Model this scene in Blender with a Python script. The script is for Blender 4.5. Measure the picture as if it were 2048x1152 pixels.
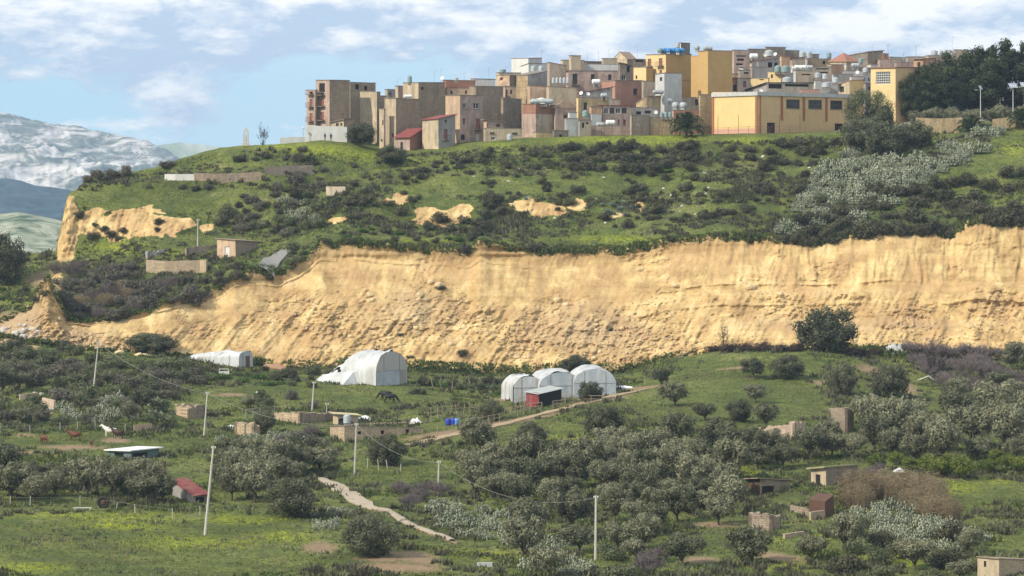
import bpy, bmesh, math, random
import numpy as np
from mathutils import Vector, Matrix
for _o in list(bpy.data.objects): bpy.data.objects.remove(_o)
SC = bpy.context.scene
COL = SC.collection
# ------------------------------------------------------------------ camera
F, HY = 6000.0, 380.0            # focal length and horizon row of the 2048 px wide photograph
cam = bpy.data.cameras.new('camera'); camo = bpy.data.objects.new('camera', cam); COL.objects.link(camo)
camo.location = (0, 0, 0); camo.rotation_euler = (math.radians(90), 0, 0)
cam.sensor_width = 36; cam.lens = 36*F/2048; cam.shift_y = -(576-HY)/2048
cam.clip_start = 1; cam.clip_end = 60000
SC.camera = camo
# ------------------------------------------------------------------ light
SUN = Vector((-0.79, -0.52, 0.70)).normalized()
SUN_EL = math.asin(SUN.z); SUN_AZ = math.atan2(SUN.x, SUN.y)
sun = bpy.data.lights.new('sun', 'SUN'); suno = bpy.data.objects.new('sun', sun); COL.objects.link(suno)
sun.energy = 4.0; sun.angle = math.radians(0.6); sun.color = (1.0, 0.92, 0.77)
suno.rotation_euler = SUN.to_track_quat('Z', 'Y').to_euler()
SC.view_settings.view_transform = 'Standard'; SC.view_settings.look = 'None'
SC.view_settings.exposure = 0.2; SC.view_settings.gamma = 1; SC.view_settings.use_curve_mapping = False
SC.cycles.max_bounces = 5; SC.cycles.diffuse_bounces = 2; SC.cycles.glossy_bounces = 2
SC.cycles.transparent_max_bounces = 6; SC.cycles.volume_bounces = 0
try:
    SC.cycles.use_denoising = True
except Exception: pass
# sky with clouds
W = bpy.data.worlds.new('World'); SC.world = W; W.use_nodes = True
nt = W.node_tree; nt.nodes.clear()
def N(t, typ, **kw):
    n = t.nodes.new(typ)
    for k, v in kw.items():
        if k == 'op': n.operation = v
        elif k.startswith('i_'):
            key = k[2:]; n.inputs[int(key) if key.isdigit() else key].default_value = v
        else: setattr(n, k, v)
    return n
def ramp(t, stops, src=None, interp='LINEAR'):
    r = t.nodes.new('ShaderNodeValToRGB'); cr = r.color_ramp; cr.interpolation = interp
    while len(cr.elements) < len(stops): cr.elements.new(0.5)
    for e, (p, c) in zip(cr.elements, stops):
        e.position = p; e.color = (c, c, c, 1) if isinstance(c, (int, float)) else (*c, 1)
    if src is not None: t.links.new(src, r.inputs[0])
    return r
def mixc(t, fac, a, b, mode='MIX'):
    m = t.nodes.new('ShaderNodeMix'); m.data_type = 'RGBA'; m.blend_type = mode; m.clamp_factor = True
    for s, v in ((m.inputs['Factor'], fac), (m.inputs[6], a), (m.inputs[7], b)):
        if hasattr(v, 'is_linked') or hasattr(v, 'links'): t.links.new(v, s)
        elif isinstance(v, (tuple, list)): s.default_value = (*v, 1)[:4]
        else: s.default_value = v
    return m.outputs[2]
def math_(t, op, a, b=None, c=None, clamp=False):
    m = t.nodes.new('ShaderNodeMath'); m.operation = op; m.use_clamp = clamp
    for i, v in enumerate((a, b, c)):
        if v is None: continue
        if hasattr(v, 'links'): t.links.new(v, m.inputs[i])
        else: m.inputs[i].default_value = v
    return m.outputs[0]
def build_sky():
    t = nt
    sky = N(t, 'ShaderNodeTexSky', sky_type='NISHITA'); sky.sun_disc = False
    sky.sun_elevation = SUN_EL; sky.sun_rotation = SUN_AZ; sky.air_density = 1.6; sky.dust_density = 0.6; sky.ozone_density = 3
    tc = N(t, 'ShaderNodeTexCoord')
    mp = N(t, 'ShaderNodeMapping'); mp.inputs['Scale'].default_value = (1, 1, 2.6); mp.inputs['Location'].default_value = (3.1, 0, 1.0)
    t.links.new(tc.outputs['Generated'], mp.inputs[0])
    def cl(off, sc, det=9, ro=0.55, di=0.35):
        v = N(t, 'ShaderNodeVectorMath', op='ADD'); v.inputs[1].default_value = off
        t.links.new(mp.outputs[0], v.inputs[0])
        n = N(t, 'ShaderNodeTexNoise'); n.inputs['Scale'].default_value = sc; n.inputs['Detail'].default_value = det
        n.inputs['Roughness'].default_value = ro; n.inputs['Distortion'].default_value = di
        t.links.new(v.outputs[0], n.inputs[0]); return n.outputs[0]
    def two(o): return math_(t, 'ADD', math_(t, 'MULTIPLY', cl(o, 9, 4, 0.5, 0.2), 0.60), math_(t, 'MULTIPLY', cl(tuple(q*1.0 for q in o), 34, 9, 0.62, 0.3), 0.40))
    base = two((0, 0, 0)); up = two((-0.006, 0, 0.020))            # the same field a step towards the sun: thick below, bright above
    # more cover towards higher elevations, breaks nearer the horizon
    sep = N(t, 'ShaderNodeSeparateXYZ'); t.links.new(tc.outputs['Generated'], sep.inputs[0])
    el = math_(t, 'MULTIPLY', math_(t, 'SUBTRACT', sep.outputs[2], 0.018), 16.0, clamp=True)
    cov = math_(t, 'ADD', base, math_(t, 'MULTIPLY', el, 0.15))
    mask = ramp(t, [(0.480, 0.0), (0.550, 1.0)], cov).outputs[0]
    veil = ramp(t, [(0.35, 0.05), (0.70, 0.45)], cl((7, 2, 3), 7, 5)).outputs[0]
    lit = math_(t, 'SUBTRACT', base, up)
    litr = ramp(t, [(0.468, 0.0), (0.56, 1.0)], math_(t, 'ADD', math_(t, 'MULTIPLY', lit, 0.9), 0.5)).outputs[0]
    ccol = mixc(t, litr, (5.2, 6.4, 8.1), (10.8, 10.7, 10.5))
    s = mixc(t, 0.85, sky.outputs[0], (4.9, 8.6, 10.6))
    s = mixc(t, veil, s, (7.2, 8.3, 9.4))
    s = mixc(t, mask, s, ccol)
    bg = N(t, 'ShaderNodeBackground'); bg.inputs['Strength'].default_value = 0.1
    t.links.new(s, bg.inputs[0])
    out = N(t, 'ShaderNodeOutputWorld'); t.links.new(bg.outputs[0], out.inputs[0])
build_sky()
# ------------------------------------------------------------------ helpers
def W3(px, py, Y):                  # photograph pixel and real distance -> place
    return Vector(((px-1024)/F*Y, Y, (HY-py)/F*Y))
def newmesh(name, V, Fc, mat=None, smooth=False):
    me = bpy.data.meshes.new(name)
    if isinstance(V, np.ndarray) and isinstance(Fc, np.ndarray):
        nf, k = Fc.shape
        me.vertices.add(len(V)); me.vertices.foreach_set('co', V.astype(np.float32).ravel())
        me.loops.add(nf*k); me.loops.foreach_set('vertex_index', Fc.astype(np.int32).ravel())
        me.polygons.add(nf); me.polygons.foreach_set('loop_start', np.arange(0, nf*k, k, dtype=np.int32))
        me.update(calc_edges=True)
    else:
        me.from_pydata([tuple(v) for v in V], [], [tuple(f) for f in Fc]); me.update()
    if mat: me.materials.append(mat)
    if smooth: me.polygons.foreach_set('use_smooth', np.ones(len(me.polygons), dtype=bool))
    return me
def link(name, me, parent=None, loc=None):
    o = bpy.data.objects.new(name, me); COL.objects.link(o)
    if parent: o.parent = parent
    if loc is not None: o.location = loc
    return o
def tag(o, label=None, cat=None, group=None, kind=None):
    if label: o['label'] = label
    if cat: o['category'] = cat
    if group: o['group'] = group
    if kind: o['kind'] = kind
    return o
def empty(name, loc, label, cat, group=None, rz=0):
    o = bpy.data.objects.new(name, None); COL.objects.link(o); o.location = loc; o.rotation_euler[2] = rz
    o.empty_display_size = 0.5
    return tag(o, label, cat, group)
class MB:
    """collects simple shapes into one mesh"""
    def __init__(s): s.v = []; s.f = []
    def face(s, pts):
        b = len(s.v); s.v += [tuple(p) for p in pts]; s.f.append(tuple(range(b, b+len(pts)))); return s
    def hexa(s, p):                   # 8 corners: bottom 4, top 4
        b = len(s.v); s.v += [tuple(q) for q in p]
        for q in ((3, 2, 1, 0), (4, 5, 6, 7), (0, 1, 5, 4), (1, 2, 6, 5), (2, 3, 7, 6), (3, 0, 4, 7)): s.f.append(tuple(b+i for i in q))
        return s
    def box(s, x0, y0, z0, x1, y1, z1):
        return s.hexa([(x0, y0, z0), (x1, y0, z0), (x1, y1, z0), (x0, y1, z0), (x0, y0, z1), (x1, y0, z1), (x1, y1, z1), (x0, y1, z1)])
    def tube(s, a, b, r0, r1=None, n=6, caps=True):
        a, b = Vector(a), Vector(b); r1 = r0 if r1 is None else r1
        d = (b-a).normalized(); x = d.orthogonal().normalized(); y = d.cross(x); k = len(s.v)
        for p, r in ((a, r0), (b, r1)):
            for i in range(n):
                t = 2*math.pi*i/n; s.v.append(tuple(p+x*(r*math.cos(t))+y*(r*math.sin(t))))
        for i in range(n): j = (i+1) % n; s.f.append((k+i, k+j, k+n+j, k+n+i))
        if caps: s.f.append(tuple(k+i for i in range(n))[::-1]); s.f.append(tuple(k+n+i for i in range(n)))
        return s
    def lathe(s, prof, n=12, o=(0, 0, 0)):
        k = len(s.v)
        for r, z in prof:
            for i in range(n):
                t = 2*math.pi*i/n; s.v.append((o[0]+r*math.cos(t), o[1]+r*math.sin(t), o[2]+z))
        for j in range(len(prof)-1):
            for i in range(n):
                i2 = (i+1) % n; s.f.append((k+j*n+i, k+j*n+i2, k+(j+1)*n+i2, k+(j+1)*n+i))
        s.f.append(tuple(k+i for i in range(n))[::-1]); s.f.append(tuple(k+(len(prof)-1)*n+i for i in range(n)))
        return s
    def mesh(s, name, mat, smooth=False): return newmesh(name, s.v, s.f, mat, smooth)
    def build(s, name, mat, parent=None, smooth=False, loc=None): return link(name, s.mesh(name, mat, smooth), parent, loc)
# lattice noise
_perm = np.random.RandomState(7).rand(4096).astype(np.float32)
def _h(i, j, k):
    n = (i*73856093) ^ (j*19349663) ^ (k*83492791)
    n = (n ^ (n >> 13))*1274126177
    return _perm[(n ^ (n >> 16)) & 4095]
def vnoise(x, y, z=0.0):
    x, y, z = np.broadcast_arrays(np.asarray(x, float), np.asarray(y, float), np.asarray(z, float))
    xi, yi, zi = np.floor(x).astype(np.int64), np.floor(y).astype(np.int64), np.floor(z).astype(np.int64)
    u, v, w = x-xi, y-yi, z-zi
    u, v, w = u*u*(3-2*u), v*v*(3-2*v), w*w*(3-2*w)
    r = 0
    for a in (0, 1):
        for b in (0, 1):
            for c in (0, 1):
                r = r+_h(xi+a, yi+b, zi+c)*(u if a else 1-u)*(v if b else 1-v)*(w if c else 1-w)
    return r*2-1
def fbm(x, y, z=0.0, o=4, g=0.5):
    r = 0; a = 1; s = 0
    for i in range(o): r = r+a*vnoise(x*2**i+i*17.3, y*2**i+i*5.1, np.asarray(z)*2**i+i*3.7); s += a; a *= g
    return r/s
def ridged(x, y, z=0.0, o=3, g=0.5):
    r = 0; a = 1; s = 0
    for i in range(o): r = r+a*(1-np.abs(vnoise(x*2**i+i*11.3, y*2**i+i*7.1, np.asarray(z)*2**i))*2); s += a; a *= g
    return r/s
def sstep(a, b, x): t = np.clip((x-a)/(b-a), 0, 1); return t*t*(3-2*t)
# ------------------------------------------------------------------ materials
def base_mat(name, rough=0.9, spec=0.2):
    m = bpy.data.materials.new(name); m.use_nodes = True; t = m.node_tree; t.nodes.clear()
    o = N(t, 'ShaderNodeOutputMaterial'); b = N(t, 'ShaderNodeBsdfPrincipled')
    b.inputs['Roughness'].default_value = rough; b.inputs['Specular IOR Level'].default_value = spec
    t.links.new(b.outputs[0], o.inputs[0]); return m, t, b
def noise(t, scale, vec=None, det=4, ro=0.55, di=0.0):
    n = N(t, 'ShaderNodeTexNoise'); n.inputs['Scale'].default_value = scale; n.inputs['Detail'].default_value = det
    n.inputs['Roughness'].default_value = ro; n.inputs['Distortion'].default_value = di
    if vec is not None: t.links.new(vec, n.inputs[0])
    return n.outputs[0]
def objvec(t, scale=(1, 1, 1), rot=(0, 0, 0), world=True):
    if world:
        g = N(t, 'ShaderNodeNewGeometry'); s = g.outputs['Position']
    else:
        s = N(t, 'ShaderNodeTexCoord').outputs['Object']
    m = N(t, 'ShaderNodeMapping'); m.inputs['Scale'].default_value = scale; m.inputs['Rotation'].default_value = rot
    t.links.new(s, m.inputs[0]); return m.outputs[0]
def bump(t, b, h, strength=0.4, dist=0.1):
    n = N(t, 'ShaderNodeBump'); n.inputs['Strength'].default_value = strength; n.inputs['Distance'].default_value = dist
    t.links.new(h, n.inputs['Height']); t.links.new(n.outputs[0], b.inputs['Normal'])
_mats = {}
def plain(name, col, rough=0.8, var=0.18, scale=1.5, metal=0.0, spec=0.3, stain=None, amt=0.5, sscale=0.6, bs=0.0):
    """colour with grain, and optional stains of another colour"""
    if name in _mats: return _mats[name]
    m, t, b = base_mat(name, rough, spec); b.inputs['Metallic'].default_value = metal
    v = objvec(t)
    n1 = noise(t, scale, v, 6, 0.65)
    c = mixc(t, n1, tuple(x*(1-var) for x in col), tuple(min(1, x*(1+var)) for x in col))
    if stain:
        v2 = objvec(t, (1, 1, 0.35))
        f = ramp(t, [(0.42, 0.0), (0.68, amt)], noise(t, sscale, v2, 7, 0.7, 0.4)).outputs[0]
        c = mixc(t, f, c, stain)
    t.links.new(c, b.inputs['Base Color'])
    if bs: bump(t, b, n1, bs, 0.05)
    _mats[name] = m; return m
# ------------------------------------------------------------------ terrain: one real height field, a fan of rows by distance
PX = [-620,-150, 0, 60, 95, 112, 135, 170, 250, 330, 400, 440, 470, 500, 530, 560, 600, 640, 700, 760, 850, 940, 960, 1060, 1180, 1240, 1340, 1440, 1560, 1620, 1700, 1780, 1850, 1900, 1935, 1965, 2048, 2250, 2660]
n_ = len(PX)
def C(ys, Y):                       # rows of a feature line: photograph rows at PX, distance(s)
    ys = np.array(ys if isinstance(ys, list) else [ys]*n_, float); Y = np.array(Y if isinstance(Y, list) else [Y]*n_, float)
    return ys, Y
def K(d): return list(np.interp(PX, [p for p, _ in d], [v for _, v in d]))
curves = [
 C(1420, 270), C(K([(0,1165),(2048,1165)]), 334), C(K([(0,1015),(600,1020),(1000,1040),(2048,1010)]), 392),
 C(K([(0,880),(400,885),(700,890),(900,880),(1200,850),(1400,840),(1600,860),(2048,880)]), 462),
 C(K([(0,765),(200,745),(400,770),(640,775),(820,780),(1000,800),(1200,775),(1300,770),(1450,745),(1650,755),(1800,770),(2048,790)]), 525),
 C(K([(0,722),(140,712),(210,703),(300,708),(400,722),(620,745),(960,758),(1230,752),(1300,726),(1400,708),(1500,700),(1620,694),(1700,702),(1760,718),(1850,722),(2048,735)]), 552),
 # cliff foot
 C(K([(-150,680),(0,676),(60,686),(115,692),(200,706),(300,712),(400,722),(520,735),(600,738),(700,742),(850,744),(960,752),(1060,752),(1230,752),(1300,736),(1400,722),(1600,710),(1700,712),(1780,715),(1900,722),(2048,728)]),
   K([(-150,566),(400,568),(700,572),(1200,572),(2048,566)])),
 # cliff top
 C([650,650,648,612,548,590,640,642,636,604,586,572,545,541,541,543,520,484,482,488,493,499,480,498,497,497,479,468,476,480,470,457,461,464,445,438,441,450,460],
   K([(-150,580),(60,574),(95,572),(112,572),(150,574),(330,579),(430,587),(640,598),(1200,602),(2048,596)])),
 # bench behind the edge
 C(K([(-150,560),(0,585),(60,590),(112,560),(150,546),(250,540),(400,535),(470,520),(520,508),(560,500),(620,478),(700,462),(850,470),(950,468),(1060,470),(1240,462),(1340,450),(1440,440),(1560,435),(1700,420),(1850,410),(2048,400)]),
   K([(-150,612),(400,612),(640,610),(2048,610)])),
 # foot of the inner scarp
 C(K([(-150,520),(0,530),(60,525),(100,520),(118,515),(160,512),(200,498),(250,480),(330,466),(420,474),(480,470),(560,470),(620,455),(700,430),(780,430),(830,450),(940,450),(1000,438),(1170,430),(1300,430),(1440,410),(1560,395),(1700,375),(1850,345),(2048,330)]),
   K([(-150,640),(100,632),(600,628),(700,620),(2048,622)])),
 # top of the inner scarp
 C(K([(-150,512),(0,512),(60,506),(100,500),(114,500),(122,450),(132,392),(150,385),(170,404),(250,414),(350,424),(420,442),(480,440),(560,430),(620,420),(700,400),(780,405),(830,412),(940,412),(1000,402),(1170,396),(1300,405),(1440,380),(1560,365),(1700,345),(1850,322),(2048,312)]),
   K([(-150,646),(100,639),(600,636),(700,626),(2048,628)])),
 # terrace
 C(K([(-150,560),(0,560),(60,560),(100,560),(122,470),(132,400),(150,372),(170,372),(250,365),(350,362),(420,362),(500,362),(560,362),(620,372),(700,366),(760,352),(850,345),(960,345),(1200,345),(1400,330),(1560,325),(1700,312),(1850,290),(2048,285)]),
   K([(-150,655),(300,652),(700,648),(2048,648)])),
 # skyline / edge of the town plateau
 C(K([(-150,640),(60,640),(100,640),(130,520),(150,392),(160,360),(180,350),(250,344),(325,328),(400,302),(440,292),(500,287),(560,285),(640,282),(700,285),(740,300),(800,312),(850,302),(900,292),(1000,281),(1100,273),(1400,269),(1700,264),(1780,262),(1800,262),(1900,268),(2048,250)]),
   K([(-150,676),(400,674),(700,668),(2048,668)])),
 C(K([(-150,720),(100,720),(150,560),(200,470),(300,420),(420,340),(560,300),(640,280),(700,281),(800,281),(900,281),(1100,272),(1400,268),(1780,258),(1850,236),(2048,230)]), 690),
 C(K([(-150,740),(100,720),(300,640),(440,520),(560,400),(620,300),(700,272),(1000,262),(1400,248),(2048,210)]), 740),
 C(K([(-150,760),(300,740),(560,600),(640,420),(700,262),(1000,225),(1400,205),(2048,170)]), 850),
 C(K([(-150,700),(560,700),(700,600),(800,420),(1000,360),(2048,300)]), 1150),
]
NR = [14, 60, 70, 80, 44, 12, 190, 26, 24, 30, 22, 30, 14, 14, 14, 10]
pxs = np.concatenate([np.linspace(-620, -60, 40), np.arange(-56, 2106, 2.5), np.linspace(2110, 2660, 38)])
U = (pxs-1024)/F
def interp_curve(c):
    ys = np.interp(pxs, PX, c[0]); Yd = np.interp(pxs, PX, c[1])
    return (HY-ys)/F*Yd, Yd
CV = [interp_curve(c) for c in curves]
def wander(z, s, a, f):                    # feature lines are never straight
    return z+a*fbm(pxs/f, s, 0, 4)
CV = [(wander(z, i*9.7, 0.15 if i < 6 else (0.5 if i == 7 else 0.35), 60 if i != 7 else 26), Y) for i, (z, Y) in enumerate(CV)]
rowsZ, rowsY, rowsS = [], [], []
for i, n in enumerate(NR):
    (z0, y0), (z1, y1) = CV[i], CV[i+1]
    for k in range(n):
        t = k/n
        if i == 6:                         # the big scarp: talus below, steep face above
            ty = 0.5*t+0.5*(t if t < 0.5 else t)
            steep = sstep(1300, 1650, pxs)                         # the east end stands steeper
            tz = t
            a = np.interp(t, [0, 0.3, 0.55, 0.62, 0.86, 1], [0, 0.36, 0.66, 0.70, 0.96, 1.0])
            b = np.interp(t, [0, 0.25, 0.30, 0.5, 0.55, 1], [0, 0.34, 0.45, 0.62, 0.72, 1.0])
            ty = a*(1-steep)+b*steep
        elif i == 9:
            tz = t; ty = t
        else:
            ty = t; tz = t if i in (8,) else t
        rowsZ.append(z0*(1-tz)+z1*tz); rowsY.append(y0*(1-ty)+y1*ty); rowsS.append(np.full(len(pxs), i+t))
rowsZ.append(CV[-1][0]); rowsY.append(CV[-1][1]); rowsS.append(np.full(len(pxs), float(len(NR))))
Z = np.array(rowsZ); Yg = np.array(rowsY); S = np.array(rowsS)
P2 = np.broadcast_to(pxs, Z.shape)
def smooth_rows(A, n):
    for _ in range(n):
        B = A.copy(); B[1:-1] = (A[:-2]+2*A[1:-1]+A[2:])/4; A = B
    return A
soft = (((S < 5.8) | (S > 7.4)) & ~((S > 8.7) & (S < 10.3)))
Zs = smooth_rows(Z, 10); w = soft.astype(float); w = smooth_rows(w, 4); Z = Z*(1-w)+Zs*w
Xg = U[None, :]*Yg
# masks
cl_ = sstep(6.0, 6.06, S)*(1-sstep(6.985, 7.0, S))                       # big scarp
t6 = np.clip(S-6, 0, 1)
cl_ = cl_*sstep(55, 75, P2)                                             # west end fades to rubble
s9 = sstep(9.0, 9.15, S)*(1-sstep(9.9, 10.0, S))
nz = fbm(Xg/5, Z/2.5, 0, 4)
pell = np.zeros_like(Z)
for a in ((240, 445, 125, 34), (140, 450, 22, 60), (350, 450, 40, 16), (412, 460, 20, 10), (860, 434, 42, 22), (920, 430, 34, 22), (800, 398, 22, 13), (775, 404, 12, 8), (1040, 412, 34, 14), (1100, 418, 50, 14), (1150, 410, 30, 16), (1280, 412, 14, 16), (676, 442, 26, 7), (720, 446, 18, 5), (1225, 430, 40, 8)):
    pell = np.maximum(pell, np.clip(1.3-np.hypot((P2-a[0])/a[2], ((HY-F*Z/Yg)-a[1])/a[3]), 0, 1))
patch = (sstep(112, 122, P2)*(1-sstep(355, 385, P2))                       # west promontory
         +sstep(395, 402, P2)*(1-sstep(418, 428, P2))*0.7+sstep(812, 826, P2)*(1-sstep(938, 950, P2))*1.0
         +sstep(1005, 1040, P2)*(1-sstep(1165, 1180, P2))*0.75+sstep(745, 758, P2)*(1-sstep(800, 815, P2))*0.7
         +sstep(1265, 1275, P2)*(1-sstep(1290, 1300, P2))*0.6+sstep(662,668,P2)*(1-sstep(690,700,P2))*.6)
nz9 = fbm(Xg/4.5, Z/1.8, 6, 4, 0.6)
sc9 = np.clip(sstep(8.6, 8.9, S)*(1-sstep(10.3, 10.6, S))*sstep(0.34, 0.60, pell+nz9*0.75), 0, 1)
west = (1-sstep(108, 140, P2))*sstep(6.9, 7.0, S)*(1-sstep(8, 8.5, S))*sstep(70, 85, P2)  # sandy side of the tongue
edge_w = sstep(112, 118, P2)*(1-sstep(140, 156, P2))*sstep(8.6, 9, S)*(1-sstep(10.2, 11, S))
sand = np.clip(cl_+sc9+west*0.9+edge_w, 0, 1)
# displacement of the bare faces
Z = Z+(0.8*np.clip(fbm(P2/8, 3, 0, 3)*2, -1, .5)*np.exp(-((S-7)/np.where(S < 7, .05, .12))**2))
up, al = Z, Xg
talus = 1-sstep(0.45, 0.62, t6)
face = sstep(0.5, 0.66, t6)
east = sstep(1250, 1600, P2)
g1 = ridged((al-0.55*up)/3.1, up/22, 1.0, 3)                             # slanting runs of slipped sand
g2 = ridged((al-0.18*up+0.8*vnoise(al/4, up/6, 4))/1.35, up/10, 5.0, 3)    # rills of the upper face
lump = fbm(al/1.7, up/1.1, 2.0, 5, 0.6)
big = fbm(al/11, up/7, 8.0, 3)
def worley(x, y, sd=0):
    """blocky broken ground: a random level and slope for every cell, and the distance to the crack between two"""
    xi, yi = np.floor(x).astype(np.int64), np.floor(y).astype(np.int64); b1 = np.full(x.shape, 9.0); b2 = np.full(x.shape, 9.0); v = np.zeros(x.shape); sl = np.zeros(x.shape)
    for i in (-1, 0, 1):
        for j in (-1, 0, 1):
            cx, cy = xi+i, yi+j; h1, h2, h3, h4 = _h(cx, cy, 11+sd), _h(cx, cy, 23+sd), _h(cx, cy, 37+sd), _h(cx, cy, 51+sd)
            dx, dy = cx+h1-x, cy+h2-y; d_ = np.sqrt(dx*dx+dy*dy); m = d_ < b1
            b2 = np.where(m, b1, np.minimum(b2, d_)); v = np.where(m, h3*2-1, v); sl = np.where(m, (h4*2-1)*dx+(h3-.2)*dy, sl); b1 = np.where(m, d_, b1)
    return v, b2-b1, sl
wx = al+0.8*vnoise(al/2, up/2, 3); wy = up+0.5*vnoise(al/2, up/2, 7)
w1, c1, s1_ = worley(wx/3.4-wy*0.12, wy/2.0, 0); w2, c2, s2_ = worley(wx/1.35-wy*0.2, wy/0.95, 5); w3, c3, s3_ = worley(wx/0.62, wy/0.5, 9)
blk = 0.16*w1+0.25*s1_+0.20*w2+0.22*s2_+0.17*w3+0.14*s3_+0.75*fbm(al/0.8+9, up/0.5, 4, 4, 0.75)
g4 = ridged((al-0.3*up)/0.62+0.4*vnoise(al/2, up/3, 2), up/4.5, 17.0, 3)
fan = ridged((al-0.5*up)/9.0+0.3*fbm(al/14, up/9, 41, 2), up/60, 19.0, 2)
g3 = ridged((al-0.75*up)/1.1+0.5*fbm(al/3, up/3, 31, 2), up/9, 14.0, 3)
where = np.clip(0.5+1.5*fbm(al/9, up/6, 12, 3), 0, 1)                       # broken heaps and smooth runs
for hx, hy, hw, hh_ in ((850, 590, 90, 50), (740, 590, 50, 40), (1110, 600, 60, 40), (1330, 575, 60, 30), (1520, 565, 90, 26), (1545, 595, 60, 20), (1820, 640, 80, 40), (1180, 670, 140, 60), (1910, 540, 50, 30), (2000, 590, 60, 40), (820, 660, 160, 40), (1400, 690, 120, 26), (1620, 560, 60, 20), (1700, 600, 40, 16)):
    where = np.maximum(where, np.clip(1.25-np.hypot((P2-hx)/hw, ((HY-F*Z/Yg)-hy)/hh_), 0, 1))
bed = vnoise(up/0.75+0.35*fbm(al/22, up/9, 0, 2), al/70, 3.0)             # bedding ledges
bed2 = sstep(0.1, 0.5, vnoise(up/2.3+0.3*vnoise(al/16, 0, 9), al/40, 1.5))
brk = sstep(-0.2, 0.35, fbm(al/13, up/5, 21, 3))                            # the ledges come and go
d = cl_*(1.2*big+talus*(0.9*fan+0.75*g1+0.45*g3+0.45*lump+(0.35+0.9*where)*blk*1.1)+face*(0.24*g2*brk+0.16*g4+0.28*lump+0.9*where*where*blk*0.8+0.12*bed*(1-east)*brk)
         +east*(0.42*g2*face+0.35*bed*(1-face)*brk+0.9*bed2*sstep(0.2, 0.3, t6)*(1-sstep(0.55, 0.62, t6))*brk)
         +0.55*bed*sstep(0.84, 0.88, t6)*(1-sstep(0.97, 1.0, t6))*(1-east)*brk
         +0.55*np.exp(-((t6-0.845-0.012*nz)/0.012)**2)*(1-east)*np.clip(0.4+2*fbm(al/7, 0, 61, 2), 0, 1)
         +0.85*np.exp(-((t6-0.425-0.02*fbm(al/18, 0, 62, 2))/0.016)**2)*sstep(1150, 1350, P2)*np.clip(0.45+2*fbm(al/8, 0, 63, 3), 0, 1)
         +0.55*np.exp(-((t6-0.60-0.03*fbm(al/15, 0, 65, 2))/0.010)**2)*sstep(1000, 1100, P2)*np.clip(3*fbm(al/6, 0, 66, 3), 0, 1))
d = d*sstep(0, 0.05, t6)*(1-0.5*sstep(0.97, 1.0, t6))
d2 = (sc9+edge_w)*(0.7*g2+0.4*lump+0.2*bed+0.5*blk)
dd = -(d+d2)
# scarp top edge is scalloped where scrub holds it
Yg = Yg+dd; 
veg = 1-sand
hump = 0.45*fbm(Xg/14, Yg/11, 0.5, 3)+0.22*fbm(Xg/4.2, Yg/3.1, 2.5, 3)+0.07*fbm(Xg/1.1, Yg/0.9, 1.5, 2)
rough_hill = sstep(7.0, 8, S)*(1-sstep(11.6, 12, S))
hump = hump*(1+1.1*rough_hill)
flat_mask = 1-sstep(11.8, 12.2, S)*sstep(640, 700, P2)*0.9
Z = Z+veg*hump*flat_mask*(1-0.6*(S > 6)*(S < 7.05))
Z = Z+sstep(10.0, 10.4, S)*(1-sstep(11.5, 11.9, S))*0.7*sstep(0.15, 0.4, vnoise(Yg/2.6+0.35*fbm(Xg/12, 0, 7, 2), Xg/50, 14.0))
# terrace steps on the mid meadow and the cracked slope below the big carob
st = (1-sstep(4.9,5.2,S))*sstep(4.0, 4.3, S)*sstep(1180, 1300, P2)*(1-sstep(1640, 1750, P2))
Z = Z+st*0.35*sstep(0.2, 0.4, vnoise(Yg/3.0+0.25*fbm(Xg/9, 0, 2, 2), Xg/60, 4.0))
# rubble field at the foot of the west end
rub = sstep(5.2, 6, S)*(1-sstep(7.0, 7.2, S))*(1-sstep(60, 110, P2))
Z = Z+rub*0.9*fbm(Xg/2.2, Yg/2.2, 9, 4, 0.6)
Xg = U[None, :]*Yg
PYg = HY-F*Z/Yg
def col_index(px): return float(np.interp(px, pxs, np.arange(len(pxs))))
def ground(px, py, far=False):
    """the place on the ground seen at this pixel; returns world point"""
    c = col_index(px); i = int(c); i = min(i, len(pxs)-2); f = c-i
    py_r = PYg[:, i]*(1-f)+PYg[:, i+1]*f; y_r = Yg[:, i]*(1-f)+Yg[:, i+1]*f; z_r = Z[:, i]*(1-f)+Z[:, i+1]*f
    k = np.where((py_r[:-1] >= py) & (py_r[1:] < py))[0]
    if len(k) == 0:
        k = int(np.argmin(py_r)); 
        return Vector(((px-1024)/F*y_r[k], y_r[k], z_r[k]))
    k = k[-1] if far else k[0]; t = (py_r[k]-py)/max(1e-6, py_r[k]-py_r[k+1])
    Y = y_r[k]*(1-t)+y_r[k+1]*t
    return Vector(((px-1024)/F*Y, Y, z_r[k]*(1-t)+z_r[k+1]*t))
def gz(X, Y):
    """ground height under a point"""
    px = 1024+F*X/Y; c = min(max(col_index(px), 0), len(pxs)-1.001); i = int(c); f = c-i
    return float(np.interp(Y, Yg[:, i], Z[:, i])*(1-f)+np.interp(Y, Yg[:, i+1], Z[:, i+1])*f)
def sand_at(px, py):
    i = int(round(col_index(px))); i = min(i, len(pxs)-1)
    k = int(np.argmin(np.abs(PYg[:, i]-py))); return float(sand[k, i])
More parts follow.
